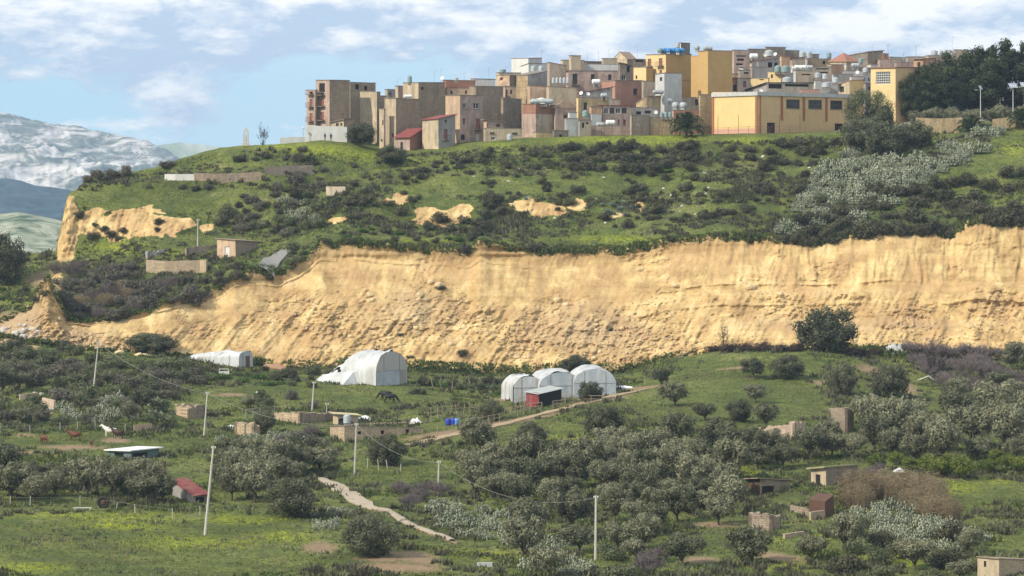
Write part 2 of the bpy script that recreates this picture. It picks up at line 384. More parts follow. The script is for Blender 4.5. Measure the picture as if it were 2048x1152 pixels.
# other paint of the ground: flowers, bare soil, tracks
def ell(cx, cy, rx, ry, rot=0):
    dx, dy = P2-cx, PYg-cy; c, s = math.cos(rot), math.sin(rot)
    return np.clip(1.15-np.sqrt(((dx*c+dy*s)/rx)**2+((-dx*s+dy*c)/ry)**2), 0, 1)
vis = (S < 12.3)
yel = np.zeros_like(Z)
for a in [(640,300,130,14,0.05),(720,312,70,16,.1),(560,292,60,6),(1240,278,170,9),(1330,276,110,9),(1490,282,90,10),(1330,330,24,14),(1310,285,40,8),
          (820,330,40,10,-.3),(250,1035,130,14),(120,1030,90,10),(480,1040,110,12),(380,1085,160,18),(560,1075,90,16),(240,1052,120,9,.05),(130,712,100,6,-.12),(40,600,45,12),
          (240,495,60,16),(350,505,30,10),(700,1045,40,10),(960,1110,90,12),(1250,1110,110,14),(1520,1080,60,10),(1560,1130,80,12),(1900,975,80,16),(1990,960,60,12),
          (1100,1105,50,10),(1180,885,110,18),(1230,478,110,8),(840,480,60,6),(1500,320,40,8),(60,1135,90,12),(1780,1120,90,20),(1640,1075,60,16),(1490,940,60,14),(120,835,40,8),
          (1850,740,60,12,.3),(2030,300,30,16),(1000,290,40,7)]:
    yel = np.maximum(yel, ell(*a))
yel = yel*vis
soil = np.zeros_like(Z)
for a in [(640,1095,60,22,.1),(830,1115,90,20,.1),(760,1118,80,10),(150,895,110,9),(230,880,50,10),(60,905,80,5),(1560,1115,90,16,.15),(1290,1000,70,12),(1430,1050,90,10),(1400,1120,70,12),
          (1010,845,190,9,-.17),(1200,800,90,8,-.14),(640,905,35,12),(870,870,120,9,-.15),(1640,765,35,7),(1800,770,70,20,.4),(1740,740,50,16,.3),(60,820,60,14),(25,640,60,30),
          (50,870,40,6),(460,790,60,6),(1000,800,50,5),(1290,775,80,5,-.1),(1480,735,90,4,-.1),(1160,350,40,14,.5),(1400,345,60,12,.2),(1220,300,26,12),(940,320,30,14,.6),(1730,250,60,20),
          (1500,330,160,40),(1350,310,120,30),(1060,340,120,26),(1180,450,160,7),(90,560,60,30),(800,1135,160,18)]:
    soil = np.maximum(soil, ell(*a)*(0.45 if a[1] < 460 else .9))
for a in [(650,962),(664,968),(678,977),(692,986),(708,996),(724,1006),(740,1015),(758,1020),(776,1023),(790,1031),(802,1039),(822,1049),(842,1059),(864,1067),(886,1075),(905,1082)]: soil = np.maximum(soil, ell(a[0],a[1],20,8,.4))
soil = soil*(S < 12.3)
clear = np.zeros_like(Z)
for a in [(350,400,230,24),(1200,375,260,14),(950,378,150,16),(1250,482,180,12),(800,480,160,9),(1950,350,110,40,-.3),(1450,420,120,12),(640,795,260,24),(1000,862,170,24),(1450,800,190,62),(1500,730,150,22),(150,885,140,16),(300,1090,480,64),(1930,985,130,26),(800,940,120,26),(1450,1095,160,26),(700,300,120,14),(1300,280,260,9)]: clear = np.maximum(clear, ell(*a))
dry = np.clip(sstep(5.0, 6.0, S)*(S < 6.1)*0.4+(S > 12.2)*1.0, 0, 1)
def grid_mesh(name, X, Y, Zz, mat, attrs):
    nr, nc = X.shape
    V = np.stack([X, Y, Zz], -1).reshape(-1, 3)
    a = (np.arange(nr-1)[:, None]*nc+np.arange(nc-1)[None, :])
    Fc = np.stack([a, a+1, a+nc+1, a+nc], -1).reshape(-1, 4)
    me = newmesh(name, V, Fc, mat, True)
    for k, v in attrs.items():
        at = me.attributes.new(k, 'FLOAT', 'POINT'); at.data.foreach_set('value', v.astype(np.float32).ravel())
    return me
def mat_ground():
    m, t, b = base_mat('ground', 0.95, 0.1)
    def at(n): a = N(t, 'ShaderNodeAttribute'); a.attribute_name = n; return a.outputs['Fac']
    v = objvec(t)
    big = noise(t, 0.045, v, 5, 0.6); mid = noise(t, 0.35, v, 6, 0.65, 0.3); fine = noise(t, 2.2, v, 5, 0.7)
    g = ramp(t, [(0.34, (0.068, 0.080, 0.024)), (0.45, (0.120, 0.140, 0.035)), (0.54, (0.172, 0.198, 0.048)), (0.66, (0.255, 0.238, 0.10))], math_(t, 'ADD', math_(t, 'MULTIPLY', big, 0.5), math_(t, 'MULTIPLY', mid, 0.5))).outputs[0]
    g = mixc(t, ramp(t, [(0.38, 0.75), (0.56, 0.0)], fine).outputs[0], g, (0.036, 0.050, 0.020))
    g = mixc(t, ramp(t, [(0.46, 0.0), (0.64, 0.6)], noise(t, 0.11, v, 5, 0.65, 0.6)).outputs[0], g, (0.055, 0.080, 0.028))
    # straw and bare earth showing through the sward
    sp = ramp(t, [(0.56, 0.0), (0.72, 0.75)], noise(t, 0.9, v, 7, 0.72, 0.5)).outputs[0]
    g = mixc(t, math_(t, 'MULTIPLY', sp, 0.55), g, (0.20, 0.165, 0.095))
    so = mixc(t, fine, (0.19, 0.125, 0.075), (0.36, 0.26, 0.16))
    fs = ramp(t, [(0.28, 0.0), (0.6, 1.0)], math_(t, 'MULTIPLY', at('soil'), math_(t, 'ADD', -0.25, math_(t, 'ADD', mid, math_(t, 'MULTIPLY', fine, 1.1))))).outputs[0]
    g = mixc(t, fs, g, so)
    yf = math_(t, 'MULTIPLY', at('yellow'), ramp(t, [(0.40, 0.0), (0.58, 1.0)], noise(t, 1.3, v, 5, 0.7)).outputs[0])
    g = mixc(t, math_(t, 'MULTIPLY', yf, 0.75), g, (0.30, 0.34, 0.02))
    # sand of the scarp: bedding, slipped runs, darker earth
    vs = objvec(t, (0.35, 0.25, 0.18), (0, math.radians(28), 0))
    vb = objvec(t, (0.07, 0.07, 0.9))
    s1 = noise(t, 0.8, vs, 7, 0.62, 0.4); s2 = noise(t, 1.0, vb, 5, 0.6, 0.3); s3 = noise(t, 0.12, v, 4, 0.6)
    s4 = noise(t, 1.8, v, 6, 0.7)
    s = ramp(t, [(0.34, (0.30, 0.190, 0.085)), (0.45, (0.48, 0.325, 0.145)), (0.55, (0.66, 0.475, 0.220)), (0.66, (0.76, 0.585, 0.31))], math_(t, 'ADD', math_(t, 'MULTIPLY', s1, 0.72), math_(t, 'MULTIPLY', s2, 0.28))).outputs[0]
    s = mixc(t, ramp(t, [(0.46, 0.0), (0.62, 0.7)], s3).outputs[0], s, (0.47, 0.295, 0.14))
    s = mixc(t, ramp(t, [(0.54, 0.0), (0.70, 0.6)], s4).outputs[0], s, (0.30, 0.19, 0.09))
    s = mixc(t, ramp(t, [(0.30, 0.6), (0.42, 0.0)], s4).outputs[0], s, (0.66, 0.52, 0.33))
    s = mixc(t, math_(t, 'MULTIPLY', at('topband'), 0.6), s, (0.40, 0.26, 0.12))
    s = mixc(t, math_(t, 'MULTIPLY', at('rubble'), 0.75), s, mixc(t, s4, (0.22, 0.14, 0.08), (0.55, 0.42, 0.28)))
    fsand = ramp(t, [(0.35, 0.0), (0.55, 1.0)], math_(t, 'ADD', at('sand'), math_(t, 'MULTIPLY', math_(t, 'SUBTRACT', mid, 0.5), 0.5))).outputs[0]
    c = mixc(t, fsand, g, s)
    c = mixc(t, at('urban'), c, (0.27, 0.24, 0.21))
    t.links.new(c, b.inputs['Base Color'])
    bump(t, b, math_(t, 'ADD', fine, math_(t, 'MULTIPLY', s4, 0.8)), 0.55, 0.35)
    return m
topband = cl_*sstep(0.86, 0.9, t6+0.02*nz)
topband = topband*(1-0.7*east)
rubm = np.clip(rub+cl_*np.clip(ell(1180, 660, 150, 60, .1)+ell(820,620,110,50)*.7+ell(160,675,90,25)*.8+ell(1700,650,300,16)*.6, 0, 1)*0.8, 0, 1)
sand = np.maximum(sand, rub*0.85)
M_GROUND = mat_ground()
urban = sstep(12.4, 13.0, S)*sstep(640, 680, P2)
terr = link('ground', grid_mesh('ground', Xg, Yg, Z, M_GROUND, dict(sand=sand, yellow=yel, soil=soil, topband=topband, rubble=rubm, urban=urban)))
tag(terr, 'grassy valley floor and landslide scarp of pale sand below the town', None, None, 'structure')
# wide land beyond and around
def far_land():
    r = [0, 200, 400, 700, 1100, 1600, 2300, 3200, 4500, 6500, 9500, 14000, 22000, 30000]
    na = 96; V = [(0, 0, -62)]; Fc = []
    def hz(x, y):
        return -62-0.004*math.hypot(x, y)*0+ (0 if math.hypot(x, y) < 1300 else 14*vnoise(x/900, y/900, 3).item())
    for q in r[1:]:
        for i in range(na):
            a = 2*math.pi*i/na; x, y = q*math.cos(a), q*math.sin(a); V.append((x, y, float(hz(x, y))-(6 if q > 900 else 0)))
    for i in range(na): Fc.append((0, 1+i, 1+(i+1) % na))
    for j in range(len(r)-2):
        for i in range(na):
            a = 1+j*na; i2 = (i+1) % na; Fc.append((a+i, a+na+i, a+na+i2, a+i2))
    m, t, b = base_mat('far_fields', 0.95, 0.1)
    v = objvec(t); n = noise(t, 0.004, v, 6, 0.6, 0.5); n2 = noise(t, 0.02, v, 5, 0.6)
    c = ramp(t, [(0.35, (0.05, 0.09, 0.04)), (0.46, (0.16, 0.20, 0.08)), (0.53, (0.36, 0.34, 0.22)), (0.60, (0.07, 0.11, 0.04))], math_(t, 'ADD', math_(t, 'MULTIPLY', n, .5), math_(t, 'MULTIPLY', n2, .5))).outputs[0]
    t.links.new(c, b.inputs['Base Color'])
    o = link('land', newmesh('land', V, Fc, m, True)); tag(o, 'far fields and low land beyond the hill', None, None, 'structure')
far_land()
def fan_hill(name, label, prof, Y0, Y1, zfoot, mat, amp, fsc, nr=70, px0=-500, px1=2600, step=6, ridge=True):
    p = np.arange(px0, px1, step); u = (p-1024)/F
    top = (HY-np.interp(p, [a for a, _ in prof], [b for _, b in prof]))/F*Y1
    t = np.linspace(0, 1, nr)[:, None]
    Yy = Y0+(Y1-Y0)*t+0*p[None, :]; Xx = u[None, :]*Yy
    zz = zfoot+(top[None, :]-zfoot)*(t**1.25)
    nse = (ridged(Xx/fsc, Yy/fsc, 2, 6, 0.6) if ridge else fbm(Xx/fsc, Yy/fsc, 2, 5))
    nse = nse+0.5*fbm(Xx/55, Yy/80, 5, 4, 0.65)
    zz = zz+amp*nse*np.sin(np.clip(t, 0, 1)*np.pi*0.93)**0.7
    tb = np.linspace(0.15, 1, 8)[:, None]; Yb = Y1+(Y1-Y0)*tb+0*p[None, :]; Xb = u[None, :]*Yb; zb = zz[-1][None, :]*(1-tb)+(-90)*tb
    o = link(name, grid_mesh(name, np.vstack([Xx, Xb]), np.vstack([Yy, Yb]), np.vstack([zz, zb]), mat, {}))
    tag(o, label, None, None, 'structure'); return o
def mat_mountain():
    m, t, b = base_mat('limestone_mountain', 0.95, 0.1); v = objvec(t, (1, 0.35, 2.6))
    n = noise(t, 0.013, v, 10, 0.75, 0.8); n2 = noise(t, 0.0018, v, 6, 0.6, 0.8)
    c = ramp(t, [(0.40, (0.07, 0.09, 0.08)), (0.50, (0.17, 0.19, 0.16)), (0.535, (0.46, 0.43, 0.39)), (0.62, (0.74, 0.70, 0.66))], math_(t, 'ADD', math_(t, 'MULTIPLY', n, 0.72), math_(t, 'MULTIPLY', n2, 0.30))).outputs[0]
    t.links.new(c, b.inputs['Base Color']); return m
def mat_hill(name, c0, c1, sc):
    m, t, b = base_mat(name, 0.95, 0.1); v = objvec(t, (1, 0.4, 1.5)); n = noise(t, sc, v, 9, 0.75, 1.2)
    t.links.new(ramp(t, [(0.38, c0), (0.62, c1)], n).outputs[0], b.inputs['Base Color']); return m
fan_hill('mountain', 'bare limestone mountain ridge with streaks of pale rock behind the hill',
         [(-500,150),(-200,200),(0,228),(40,240),(80,248),(125,262),(150,258),(200,270),(240,274),(300,292),(325,306),(360,330),(420,380),(600,420),(2600,420)], 5600, 7100, -75, mat_mountain(), 52, 420, 150, -500, 900, 3)
fan_hill('distant_hill', 'pale green distant hill low on the horizon beside the mountain', [(-500,330),(200,330),(300,296),(360,288),(400,290),(440,296),(520,330),(700,360),(2600,330)], 7500, 8300, -75, mat_hill('distant_hill', (0.14, 0.20, 0.10), (0.55, 0.55, 0.45), 0.002), 18, 900, 60, -500, 1200, 6)
fan_hill('wooded_ridge', 'dark wooded ridge in front of the bare mountain', [(-500,330),(-100,350),(0,358),(40,362),(70,372),(130,378),(200,388),(300,400),(500,430),(2600,430)], 4100, 5000, -70, mat_hill('hazed_forest', (0.010, 0.026, 0.034), (0.05, 0.09, 0.10), 0.03), 9, 120, 60, -500, 900, 4)  # forest tones tinted blue: haze of distance put into the colour
fan_hill('green_hill', 'pale green farmed hill below the wooded ridge', [(-500,470),(-60,440),(0,428),(40,424),(100,436),(150,450),(300,470),(500,500),(2600,500)], 1500, 2400, -64, mat_hill('farmed_hill', (0.045, 0.085, 0.03), (0.46, 0.46, 0.33), 0.035), 7, 110, 60, -500, 900, 4, False)
# ------------------------------------------------------------------ town
def zoom(ox, oy, s): return lambda x, y: (ox+x/s, oy+y/s)
T1, T2, T3, T4 = zoom(590, 70, 3.938), zoom(1060, 70, 4.876), zoom(1440, 70, 4.876), zoom(1760, 60, 4.43)
ID = lambda x, y: (x, y)
def wallm(name, col, stain=(0.12, 0.10, 0.085), amt=0.66, blocks=False, brick=False):
    if name in _mats: return _mats[name]
    m, t, b = base_mat(name, 0.92, 0.15); v = objvec(t)
    n1 = noise(t, 0.55, v, 7, 0.68, 0.4)
    c = mixc(t, n1, tuple(x*0.80 for x in col), tuple(min(1, x*1.18) for x in col))
    vs = objvec(t, (1.0, 1.0, 0.22))
    f = ramp(t, [(0.44, 0.0), (0.70, amt)], noise(t, 0.7, vs, 8, 0.72, 0.3)).outputs[0]
    c = mixc(t, f, c, stain)
    f2 = ramp(t, [(0.57, 0.0), (0.63, amt*0.7)], noise(t, 0.28, v, 6, 0.6, 0.8)).outputs[0]
    c = mixc(t, f2, c, tuple(min(1, x*1.25+0.04) for x in col))
    c = mixc(t, ramp(t, [(0.55, 0.0), (0.75, amt)], noise(t, 2.4, objvec(t, (1, 1, 0.12)), 6, 0.75)).outputs[0], c, stain)
    if blocks or brick:
        g = N(t, 'ShaderNodeNewGeometry'); s = N(t, 'ShaderNodeSeparateXYZ'); t.links.new(g.outputs['Position'], s.inputs[0])
        q = N(t, 'ShaderNodeCombineXYZ'); t.links.new(math_(t, 'ADD', s.outputs[0], math_(t, 'MULTIPLY', s.outputs[1], 0.8)), q.inputs[0]); t.links.new(s.outputs[2], q.inputs[1])
        br = N(t, 'ShaderNodeTexBrick'); t.links.new(q.outputs[0], br.inputs[0])
        br.inputs['Scale'].default_value = 1.0; br.inputs['Brick Width'].default_value = 0.55 if blocks else 0.35; br.inputs['Row Height'].default_value = 0.28 if blocks else 0.16
        br.inputs['Mortar Size'].default_value = 0.03; br.inputs['Color1'].default_value = (0.75, 0.75, 0.75, 1); br.inputs['Color2'].default_value = (1.15, 1.12, 1.08, 1); br.inputs['Mortar'].default_value = (0.55, 0.55, 0.55, 1)
        c = mixc(t, 0.75, c, br.outputs[0], 'MULTIPLY'); bump(t, b, br.outputs['Fac'], -0.5, 0.03)
    else: bump(t, b, n1, 0.3, 0.05)
    t.links.new(c, b.inputs['Base Color']); _mats[name] = m; return m
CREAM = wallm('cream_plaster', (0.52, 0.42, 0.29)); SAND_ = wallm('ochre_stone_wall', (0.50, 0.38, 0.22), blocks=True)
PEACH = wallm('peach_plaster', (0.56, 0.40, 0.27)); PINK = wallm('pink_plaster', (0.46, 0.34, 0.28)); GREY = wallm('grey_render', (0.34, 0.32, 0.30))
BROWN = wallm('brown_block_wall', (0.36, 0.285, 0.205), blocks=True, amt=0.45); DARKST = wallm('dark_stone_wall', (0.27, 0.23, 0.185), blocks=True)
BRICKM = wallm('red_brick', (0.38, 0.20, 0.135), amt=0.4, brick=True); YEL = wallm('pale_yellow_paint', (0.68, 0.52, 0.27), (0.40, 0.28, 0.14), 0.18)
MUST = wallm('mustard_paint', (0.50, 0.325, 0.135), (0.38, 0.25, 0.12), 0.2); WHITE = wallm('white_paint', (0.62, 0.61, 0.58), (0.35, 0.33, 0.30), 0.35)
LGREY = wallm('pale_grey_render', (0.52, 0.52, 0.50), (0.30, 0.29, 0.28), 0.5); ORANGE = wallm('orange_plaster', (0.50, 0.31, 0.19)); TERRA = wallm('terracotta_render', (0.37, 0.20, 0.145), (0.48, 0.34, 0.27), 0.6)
BEIGE = wallm('beige_plaster', (0.46, 0.38, 0.29)); GYMY = wallm('gym_yellow_paint', (0.70, 0.52, 0.24), (0.60, 0.42, 0.20), 0.15); YELSHD = wallm('yellow_paint_in_shade', (0.66, 0.46, 0.24), (0.45, 0.3, 0.18), 0.2)  # last one: yellow darkened to tan, shade of right faces put into colour
TILE_R = plain('red_roof_sheet', (0.22, 0.045, 0.04), 0.7, 0.3, 2.0, stain=(0.30, 0.16, 0.13), amt=0.4); TILE_B = plain('weathered_tiles', (0.33, 0.235, 0.17), 0.9, 0.35, 2.5, stain=(0.12, 0.10, 0.08), amt=.6)
TILE_O = plain('terracotta_tiles', (0.34, 0.155, 0.105), 0.9, 0.3, 2.0, stain=(.2,.13,.1), amt=.5); SLAB = plain('concrete_slab', (0.22, 0.19, 0.165), 0.9, 0.25, 1.0); SHEET = plain('pale_sheet_roof', (0.62, 0.61, 0.58), 0.6, 0.12, 0.8, stain=(.35,.33,.3), amt=.35)
DGLASS = plain('dark_glass', (0.025, 0.028, 0.03), 0.25, 0.2, 2.0, spec=0.5); VOIDM = plain('interior_shade', (0.02, 0.018, 0.016), 0.9, 0.2); FRAMEW = plain('white_window_frame', (0.68, 0.66, 0.62), 0.6, 0.08)
FRAMEB = plain('brown_window_frame', (0.13, 0.075, 0.05), 0.7, 0.15); SHUTR = plain('reddish_shutter', (0.30, 0.125, 0.095), 0.7, 0.2); SHUTG = plain('dark_green_shutter', (0.025, 0.055, 0.04), 0.7, 0.2)
RAIL = plain('rusty_rail', (0.13, 0.055, 0.04), 0.8, 0.25, 5.0); TANKG = plain('grey_tank_plastic', (0.42, 0.45, 0.46), 0.5, 0.1, 1.0, stain=(.25,.26,.26), amt=.3); TANKB = plain('blue_tank_plastic', (0.05, 0.22, 0.50), 0.45, 0.1)
TANKD = plain('greenish_tank', (0.22, 0.31, 0.30), 0.6, 0.15); TANKW = plain('white_tank', (0.75, 0.75, 0.73), 0.5, 0.08); METAL = plain('grey_metal', (0.35, 0.36, 0.36), 0.5, 0.15, metal=0.2)
FK = dict(dark=(FRAMEB, DGLASS), white=(FRAMEW, DGLASS), shut=(FRAMEB, SHUTR), green=(FRAMEB, SHUTG), void=(None, VOIDM), wdoor=(FRAMEW, FRAMEW), rdoor=(FRAMEB, SHUTR), grid=(FRAMEW, DGLASS), bars=(FRAMEB, VOIDM))
def house(label, blocks, name='house', cat='house', group=None, zf=ID, roofmat=None):
    """blocks: dicts L,C,R (columns of the two ends and the near corner), t (top row, or three for L,C,R), b (foot row), Y, th, m (wall colours left/right), w (openings)"""
    root = None
    for B in blocks:
        th = math.radians(B.get('th', 48)); Y = B['Y']; mm = B['m'] if isinstance(B['m'], tuple) else (B['m'], B['m'])
        tt = B['t'] if isinstance(B['t'], tuple) else (B['t'],)*3
        cx, ct = zf(B['C'], tt[1]); lx, lt = zf(B['L'], tt[0]); rx, rt = zf(B['R'], tt[2]); _, cb = zf(0, B['b'])
        Cp = Vector(((cx-1024)/F*Y, Y, 0)); uL, uR = (lx-1024)/F, (rx-1024)/F
        dl, dr = Vector((-math.cos(th), math.sin(th), 0)), Vector((math.sin(th), math.cos(th), 0))
        l1 = (Cp.x-uL*Y)/(math.cos(th)+uL*math.sin(th)); l2 = (uR*Y-Cp.x)/(math.sin(th)-uR*math.cos(th))
        l1 = B.get('ll', l1) if l1 < 0.3 else l1; l2 = B.get('lr', l2) if l2 < 0.3 else l2
        A, R = Cp+dl*l1, Cp+dr*l2; D = A+dr*l2
        zC = (HY-ct)/F*Y; zA = (HY-lt)/F*A.y; zR = (HY-rt)/F*R.y
        if B.get('lev'): zA = zR = zC
        zD = zA+zR-zC; hipr = B.get('roof')
        z0 = min((HY-cb)/F*Y, gz(Cp.x, Cp.y), gz(A.x, A.y), gz(R.x, R.y), gz(D.x, D.y))-0.6
        if root is None:
            root = empty(name, (Cp.x, Cp.y, max(z0, (HY-cb)/F*Y)), label, cat, group); off = root.location.copy()
        def loc(v): return Vector(v)-off
        wins = B.get('w', [])
        for side, (P, Q, zP, zQ) in enumerate(((A, Cp, zA, zC), (Cp, R, zC, zR))):
            face = MB(); d = (Q-P); L = d.length; d = d/L; nrm = Vector((d.y, -d.x, 0)); hmin = min(zP, zQ)
            holes = []
            for wn in wins:
                if wn[0] != side: continue
                _, wx, wy, ww, wh, kind = wn[:6]
                px0, pt = zf(wx-ww/2, wy-wh/2); px1, pb = zf(wx+ww/2, wy+wh/2)
                s = []
                for px in (px0, px1):
                    u = (px-1024)/F; den = d.x-u*d.y; s.append((u*P.y-P.x)/den if abs(den) > 1e-4 else 0)
                s0, s1 = max(0.15, min(s)), min(L-0.15, max(s)); ym = (P+d*((s0+s1)/2)).y
                za, zb = (HY-pb)/F*ym, (HY-pt)/F*ym
                zb = min(zb, hmin-0.12); za = max(za, z0+0.3)
                if s1-s0 < 0.15 or zb-za < 0.15: continue
                if any(not (s1 <= h[0] or s0 >= h[1] or zb <= h[2] or za >= h[3]) for h in holes): continue
                holes.append((s0, s1, za, zb, kind, wn[6] if len(wn) > 6 else None))
            xs = sorted({0, L} | {h[0] for h in holes} | {h[1] for h in holes}); zs = sorted({z0, hmin} | {h[2] for h in holes} | {h[3] for h in holes})
            pt3 = lambda s, z, dep=0: loc(P+d*s+Vector((0, 0, z))-nrm*dep)
            for i in range(len(xs)-1):
                for j in range(len(zs)-1):
                    ms, mz = (xs[i]+xs[i+1])/2, (zs[j]+zs[j+1])/2
                    if any(h[0] < ms < h[1] and h[2] < mz < h[3] for h in holes): continue
                    face.face([pt3(xs[i], zs[j]), pt3(xs[i+1], zs[j]), pt3(xs[i+1], zs[j+1]), pt3(xs[i], zs[j+1])])
            if zP > hmin+0.01: face.face([pt3(0, hmin), pt3(L, hmin), pt3(0, zP)])
            if zQ > hmin+0.01: face.face([pt3(0, hmin), pt3(L, hmin), pt3(L, zQ)])
            for s0, s1, za, zb, kind, extra in holes:
                q = [(s0, za), (s1, za), (s1, zb), (s0, zb)]; dep = 0.22
                for k in range(4):
                    a_, b_ = q[k], q[(k+1) % 4]; face.face([pt3(*a_), pt3(*b_), pt3(*b_, dep), pt3(*a_, dep)])
            face.build('wall', mm[side], root)
            for s0, s1, za, zb, kind, extra in holes:
                fm, pm = FK[kind]; ob = Matrix((( d.x, nrm.x, 0, 0), (d.y, nrm.y, 0, 0), (0, 0, 1, 0), (0, 0, 0, 1)))
                par = root; w_, h_ = s1-s0, zb-za; base = pt3((s0+s1)/2, za)
                def place(mb, nm, mt, pr, lo=None):
                    o = mb.build(nm, mt, pr)
                    if lo is not None: o.matrix_local = Matrix.Translation(lo) @ ob
                    return o
                isdoor = kind in ('wdoor', 'rdoor') or h_ > 1.75*w_ and h_ > 1.7
                if fm is not None:
                    fr = MB(); fw = min(0.10, w_*0.12); e = 0.14
                    fr.box(-w_/2, -e-.06, 0, -w_/2+fw, -e, h_).box(w_/2-fw, -e-.06, 0, w_/2, -e, h_).box(-w_/2+fw, -e-.06, h_-fw, w_/2-fw, -e, h_).box(-w_/2+fw, -e-.06, 0, w_/2-fw, -e, fw)
                    nb, nr_ = ((7, 4) if kind == 'grid' else (3, 0) if kind == 'bars' else (1, 0))
                    if w_ > 3.2 and kind == 'dark': nb, nr_ = 3, 1
                    for k in range(nb): x = -w_/2+w_*(k+1)/(nb+1); fr.box(x-fw*.4, -e-.05, fw, x+fw*.4, -e-.01, h_-fw)
                    for k in range(nr_): z = h_*(k+1)/(nr_+1); fr.box(-w_/2+fw, -e-.055, z-fw*.5, w_/2-fw, -e-.005, z+fw*.5)
                    par = place(fr, 'door' if isdoor else 'window', fm, root, base)
                    pn = MB().box(-w_/2+.01, -0.20, .01, w_/2-.01, -0.19, h_-.01); o = pn.build('shutter' if pm in (SHUTR, SHUTG) else 'door_leaf' if pm is FRAMEW else 'pane', pm, par)
                else:
                    pn = MB().box(-w_/2-.05, -1.2, -.05, w_/2+.05, -0.225, h_+.05); place(pn, 'dark_opening', pm, root, base)  # near-black block in the hole, its colour standing in for inside shade
                if extra and 'b' in extra:
                    bw = max(w_*1.5, w_+0.9); sl = MB().box(-bw/2, 0.003, -0.16, bw/2, 0.95, -0.02); so = place(sl, 'balcony', SLAB, root, base)
                    rl = MB(); n = max(4, int(bw/0.28))
                    for k in range(n+1):
                        x = -bw/2+.03+(bw-.06)*k/n; rl.box(x-.015, .90, -0.02, x+.015, .93, .88)
                    rl.box(-bw/2, .89, .88, bw/2, .94, .93).box(-bw/2, .05, .88, -bw/2+.04, .89, .93).box(bw/2-.04, .05, .88, bw/2, .89, .93)
                    rl.build('railing', RAIL, so)
                if extra and 's' in extra:
                    place(MB().box(-w_/2-.12, 0.003, -0.1, w_/2+.12, 0.14, 0), 'sill', SLAB, root, base)
        bk = MB(); bk.face([loc(R+Vector((0, 0, z0))), loc(D+Vector((0, 0, z0))), loc(D+Vector((0, 0, zD))), loc(R+Vector((0, 0, zR)))])
        bk.face([loc(D+Vector((0, 0, z0))), loc(A+Vector((0, 0, z0))), loc(A+Vector((0, 0, zA))), loc(D+Vector((0, 0, zD)))]); bk.build('wall', mm[1], root)
        # roof: overhanging slab following the wall tops, or hip
        ov = B.get('ov', 0.12); rm = B.get('rm') or roofmat or SLAB; tk = B.get('tk', 0.14)
        cen = (A+R)/2; rf = MB()
        def ext(p): v = p-cen; return p+v.normalized()*ov*1.4
        q = [(A, zA), (Cp, zC), (R, zR), (D, zD)]
        if hipr == 'hip':
            hh = B.get('h', 1.5); qs = [loc(ext(p)+Vector((0, 0, z+.02))) for p, z in q]; ap = loc(cen+Vector((0, 0, max(zA, zC)+hh)))
            for k in range(4): rf.face([qs[k], qs[(k+1) % 4], ap])
            rf.face(qs[::-1])
        elif hipr in ('gableL', 'gableR'):      # gable end on the left or right face
            hh = B.get('h', 1.5); e = [ext(p) for p, z in q]; zz = zC+.02
            if hipr == 'gableR': a, b_, c_, d_ = e[1], e[2], e[3], e[0]; mc = mm[1]
            else: a, b_, c_, d_ = e[0], e[1], e[2], e[3]; mc = mm[0]
            r1, r2 = (a+b_)/2, (c_+d_)/2; v = lambda p, z: loc(p+Vector((0, 0, z)))
            rf.face([v(a, zz), v(r1, zz+hh), v(r2, zz+hh), v(d_, zz)]); rf.face([v(b_, zz), v(c_, zz), v(r2, zz+hh), v(r1, zz+hh)])
            rf.face([v(a, zz-.12), v(r1, zz+hh-.12), v(r2, zz+hh-.12), v(d_, zz-.12)]); rf.face([v(b_, zz-.12), v(c_, zz-.12), v(r2, zz+hh-.12), v(r1, zz+hh-.12)])
            s = 0.985; a2, b2 = cen+(a-cen)*s, cen+(b_-cen)*s; g = MB(); g.face([v(a2, zz-.05), v(b2, zz-.05), v((a2+b2)/2, zz+hh-.15)]); g.build('gable', mc, root)
        else:
            rf.hexa([loc(ext(p)+Vector((0, 0, z+.003))) for p, z in q]+[loc(ext(p)+Vector((0, 0, z+tk))) for p, z in q])
        rf.build('roof', rm, root)
    return root
HOUSES = []
def H(label, *blocks, zf=T1, **k):
    h = house(label, [dict(b) for b in blocks], zf=zf, **k); HOUSES.append(h); return h
# --- west end of the town
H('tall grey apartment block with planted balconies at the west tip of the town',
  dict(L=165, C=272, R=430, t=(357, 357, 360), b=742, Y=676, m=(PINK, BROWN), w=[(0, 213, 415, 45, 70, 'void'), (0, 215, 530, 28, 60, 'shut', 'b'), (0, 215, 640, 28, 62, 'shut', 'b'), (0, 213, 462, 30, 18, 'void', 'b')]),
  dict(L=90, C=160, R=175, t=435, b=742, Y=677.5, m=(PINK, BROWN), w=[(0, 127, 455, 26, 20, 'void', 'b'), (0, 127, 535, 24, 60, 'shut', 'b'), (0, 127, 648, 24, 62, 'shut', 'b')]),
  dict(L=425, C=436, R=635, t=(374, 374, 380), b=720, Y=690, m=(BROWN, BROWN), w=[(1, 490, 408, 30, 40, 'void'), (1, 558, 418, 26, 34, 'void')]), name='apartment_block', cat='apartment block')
H('blank pale plaster block behind the round dark tree at the west end', dict(L=512, C=645, R=672, t=(448, 450, 452), b=720, Y=681, m=(CREAM, BROWN)))
H('narrow brown block with dark roof slab between two pale blocks', dict(L=640, C=668, R=722, t=(482, 480, 482), b=720, Y=688, m=(BROWN, BROWN)))
H('small pale house with a sloping tiled roof behind the whitewashed wall', dict(L=280, C=385, R=470, t=(690, 664, 650), b=760, Y=672, th=30, m=(CREAM, BROWN), rm=TILE_B, ov=.4, w=[(0, 333, 703, 22, 30, 'dark'), (0, 365, 703, 16, 26, 'dark')]))
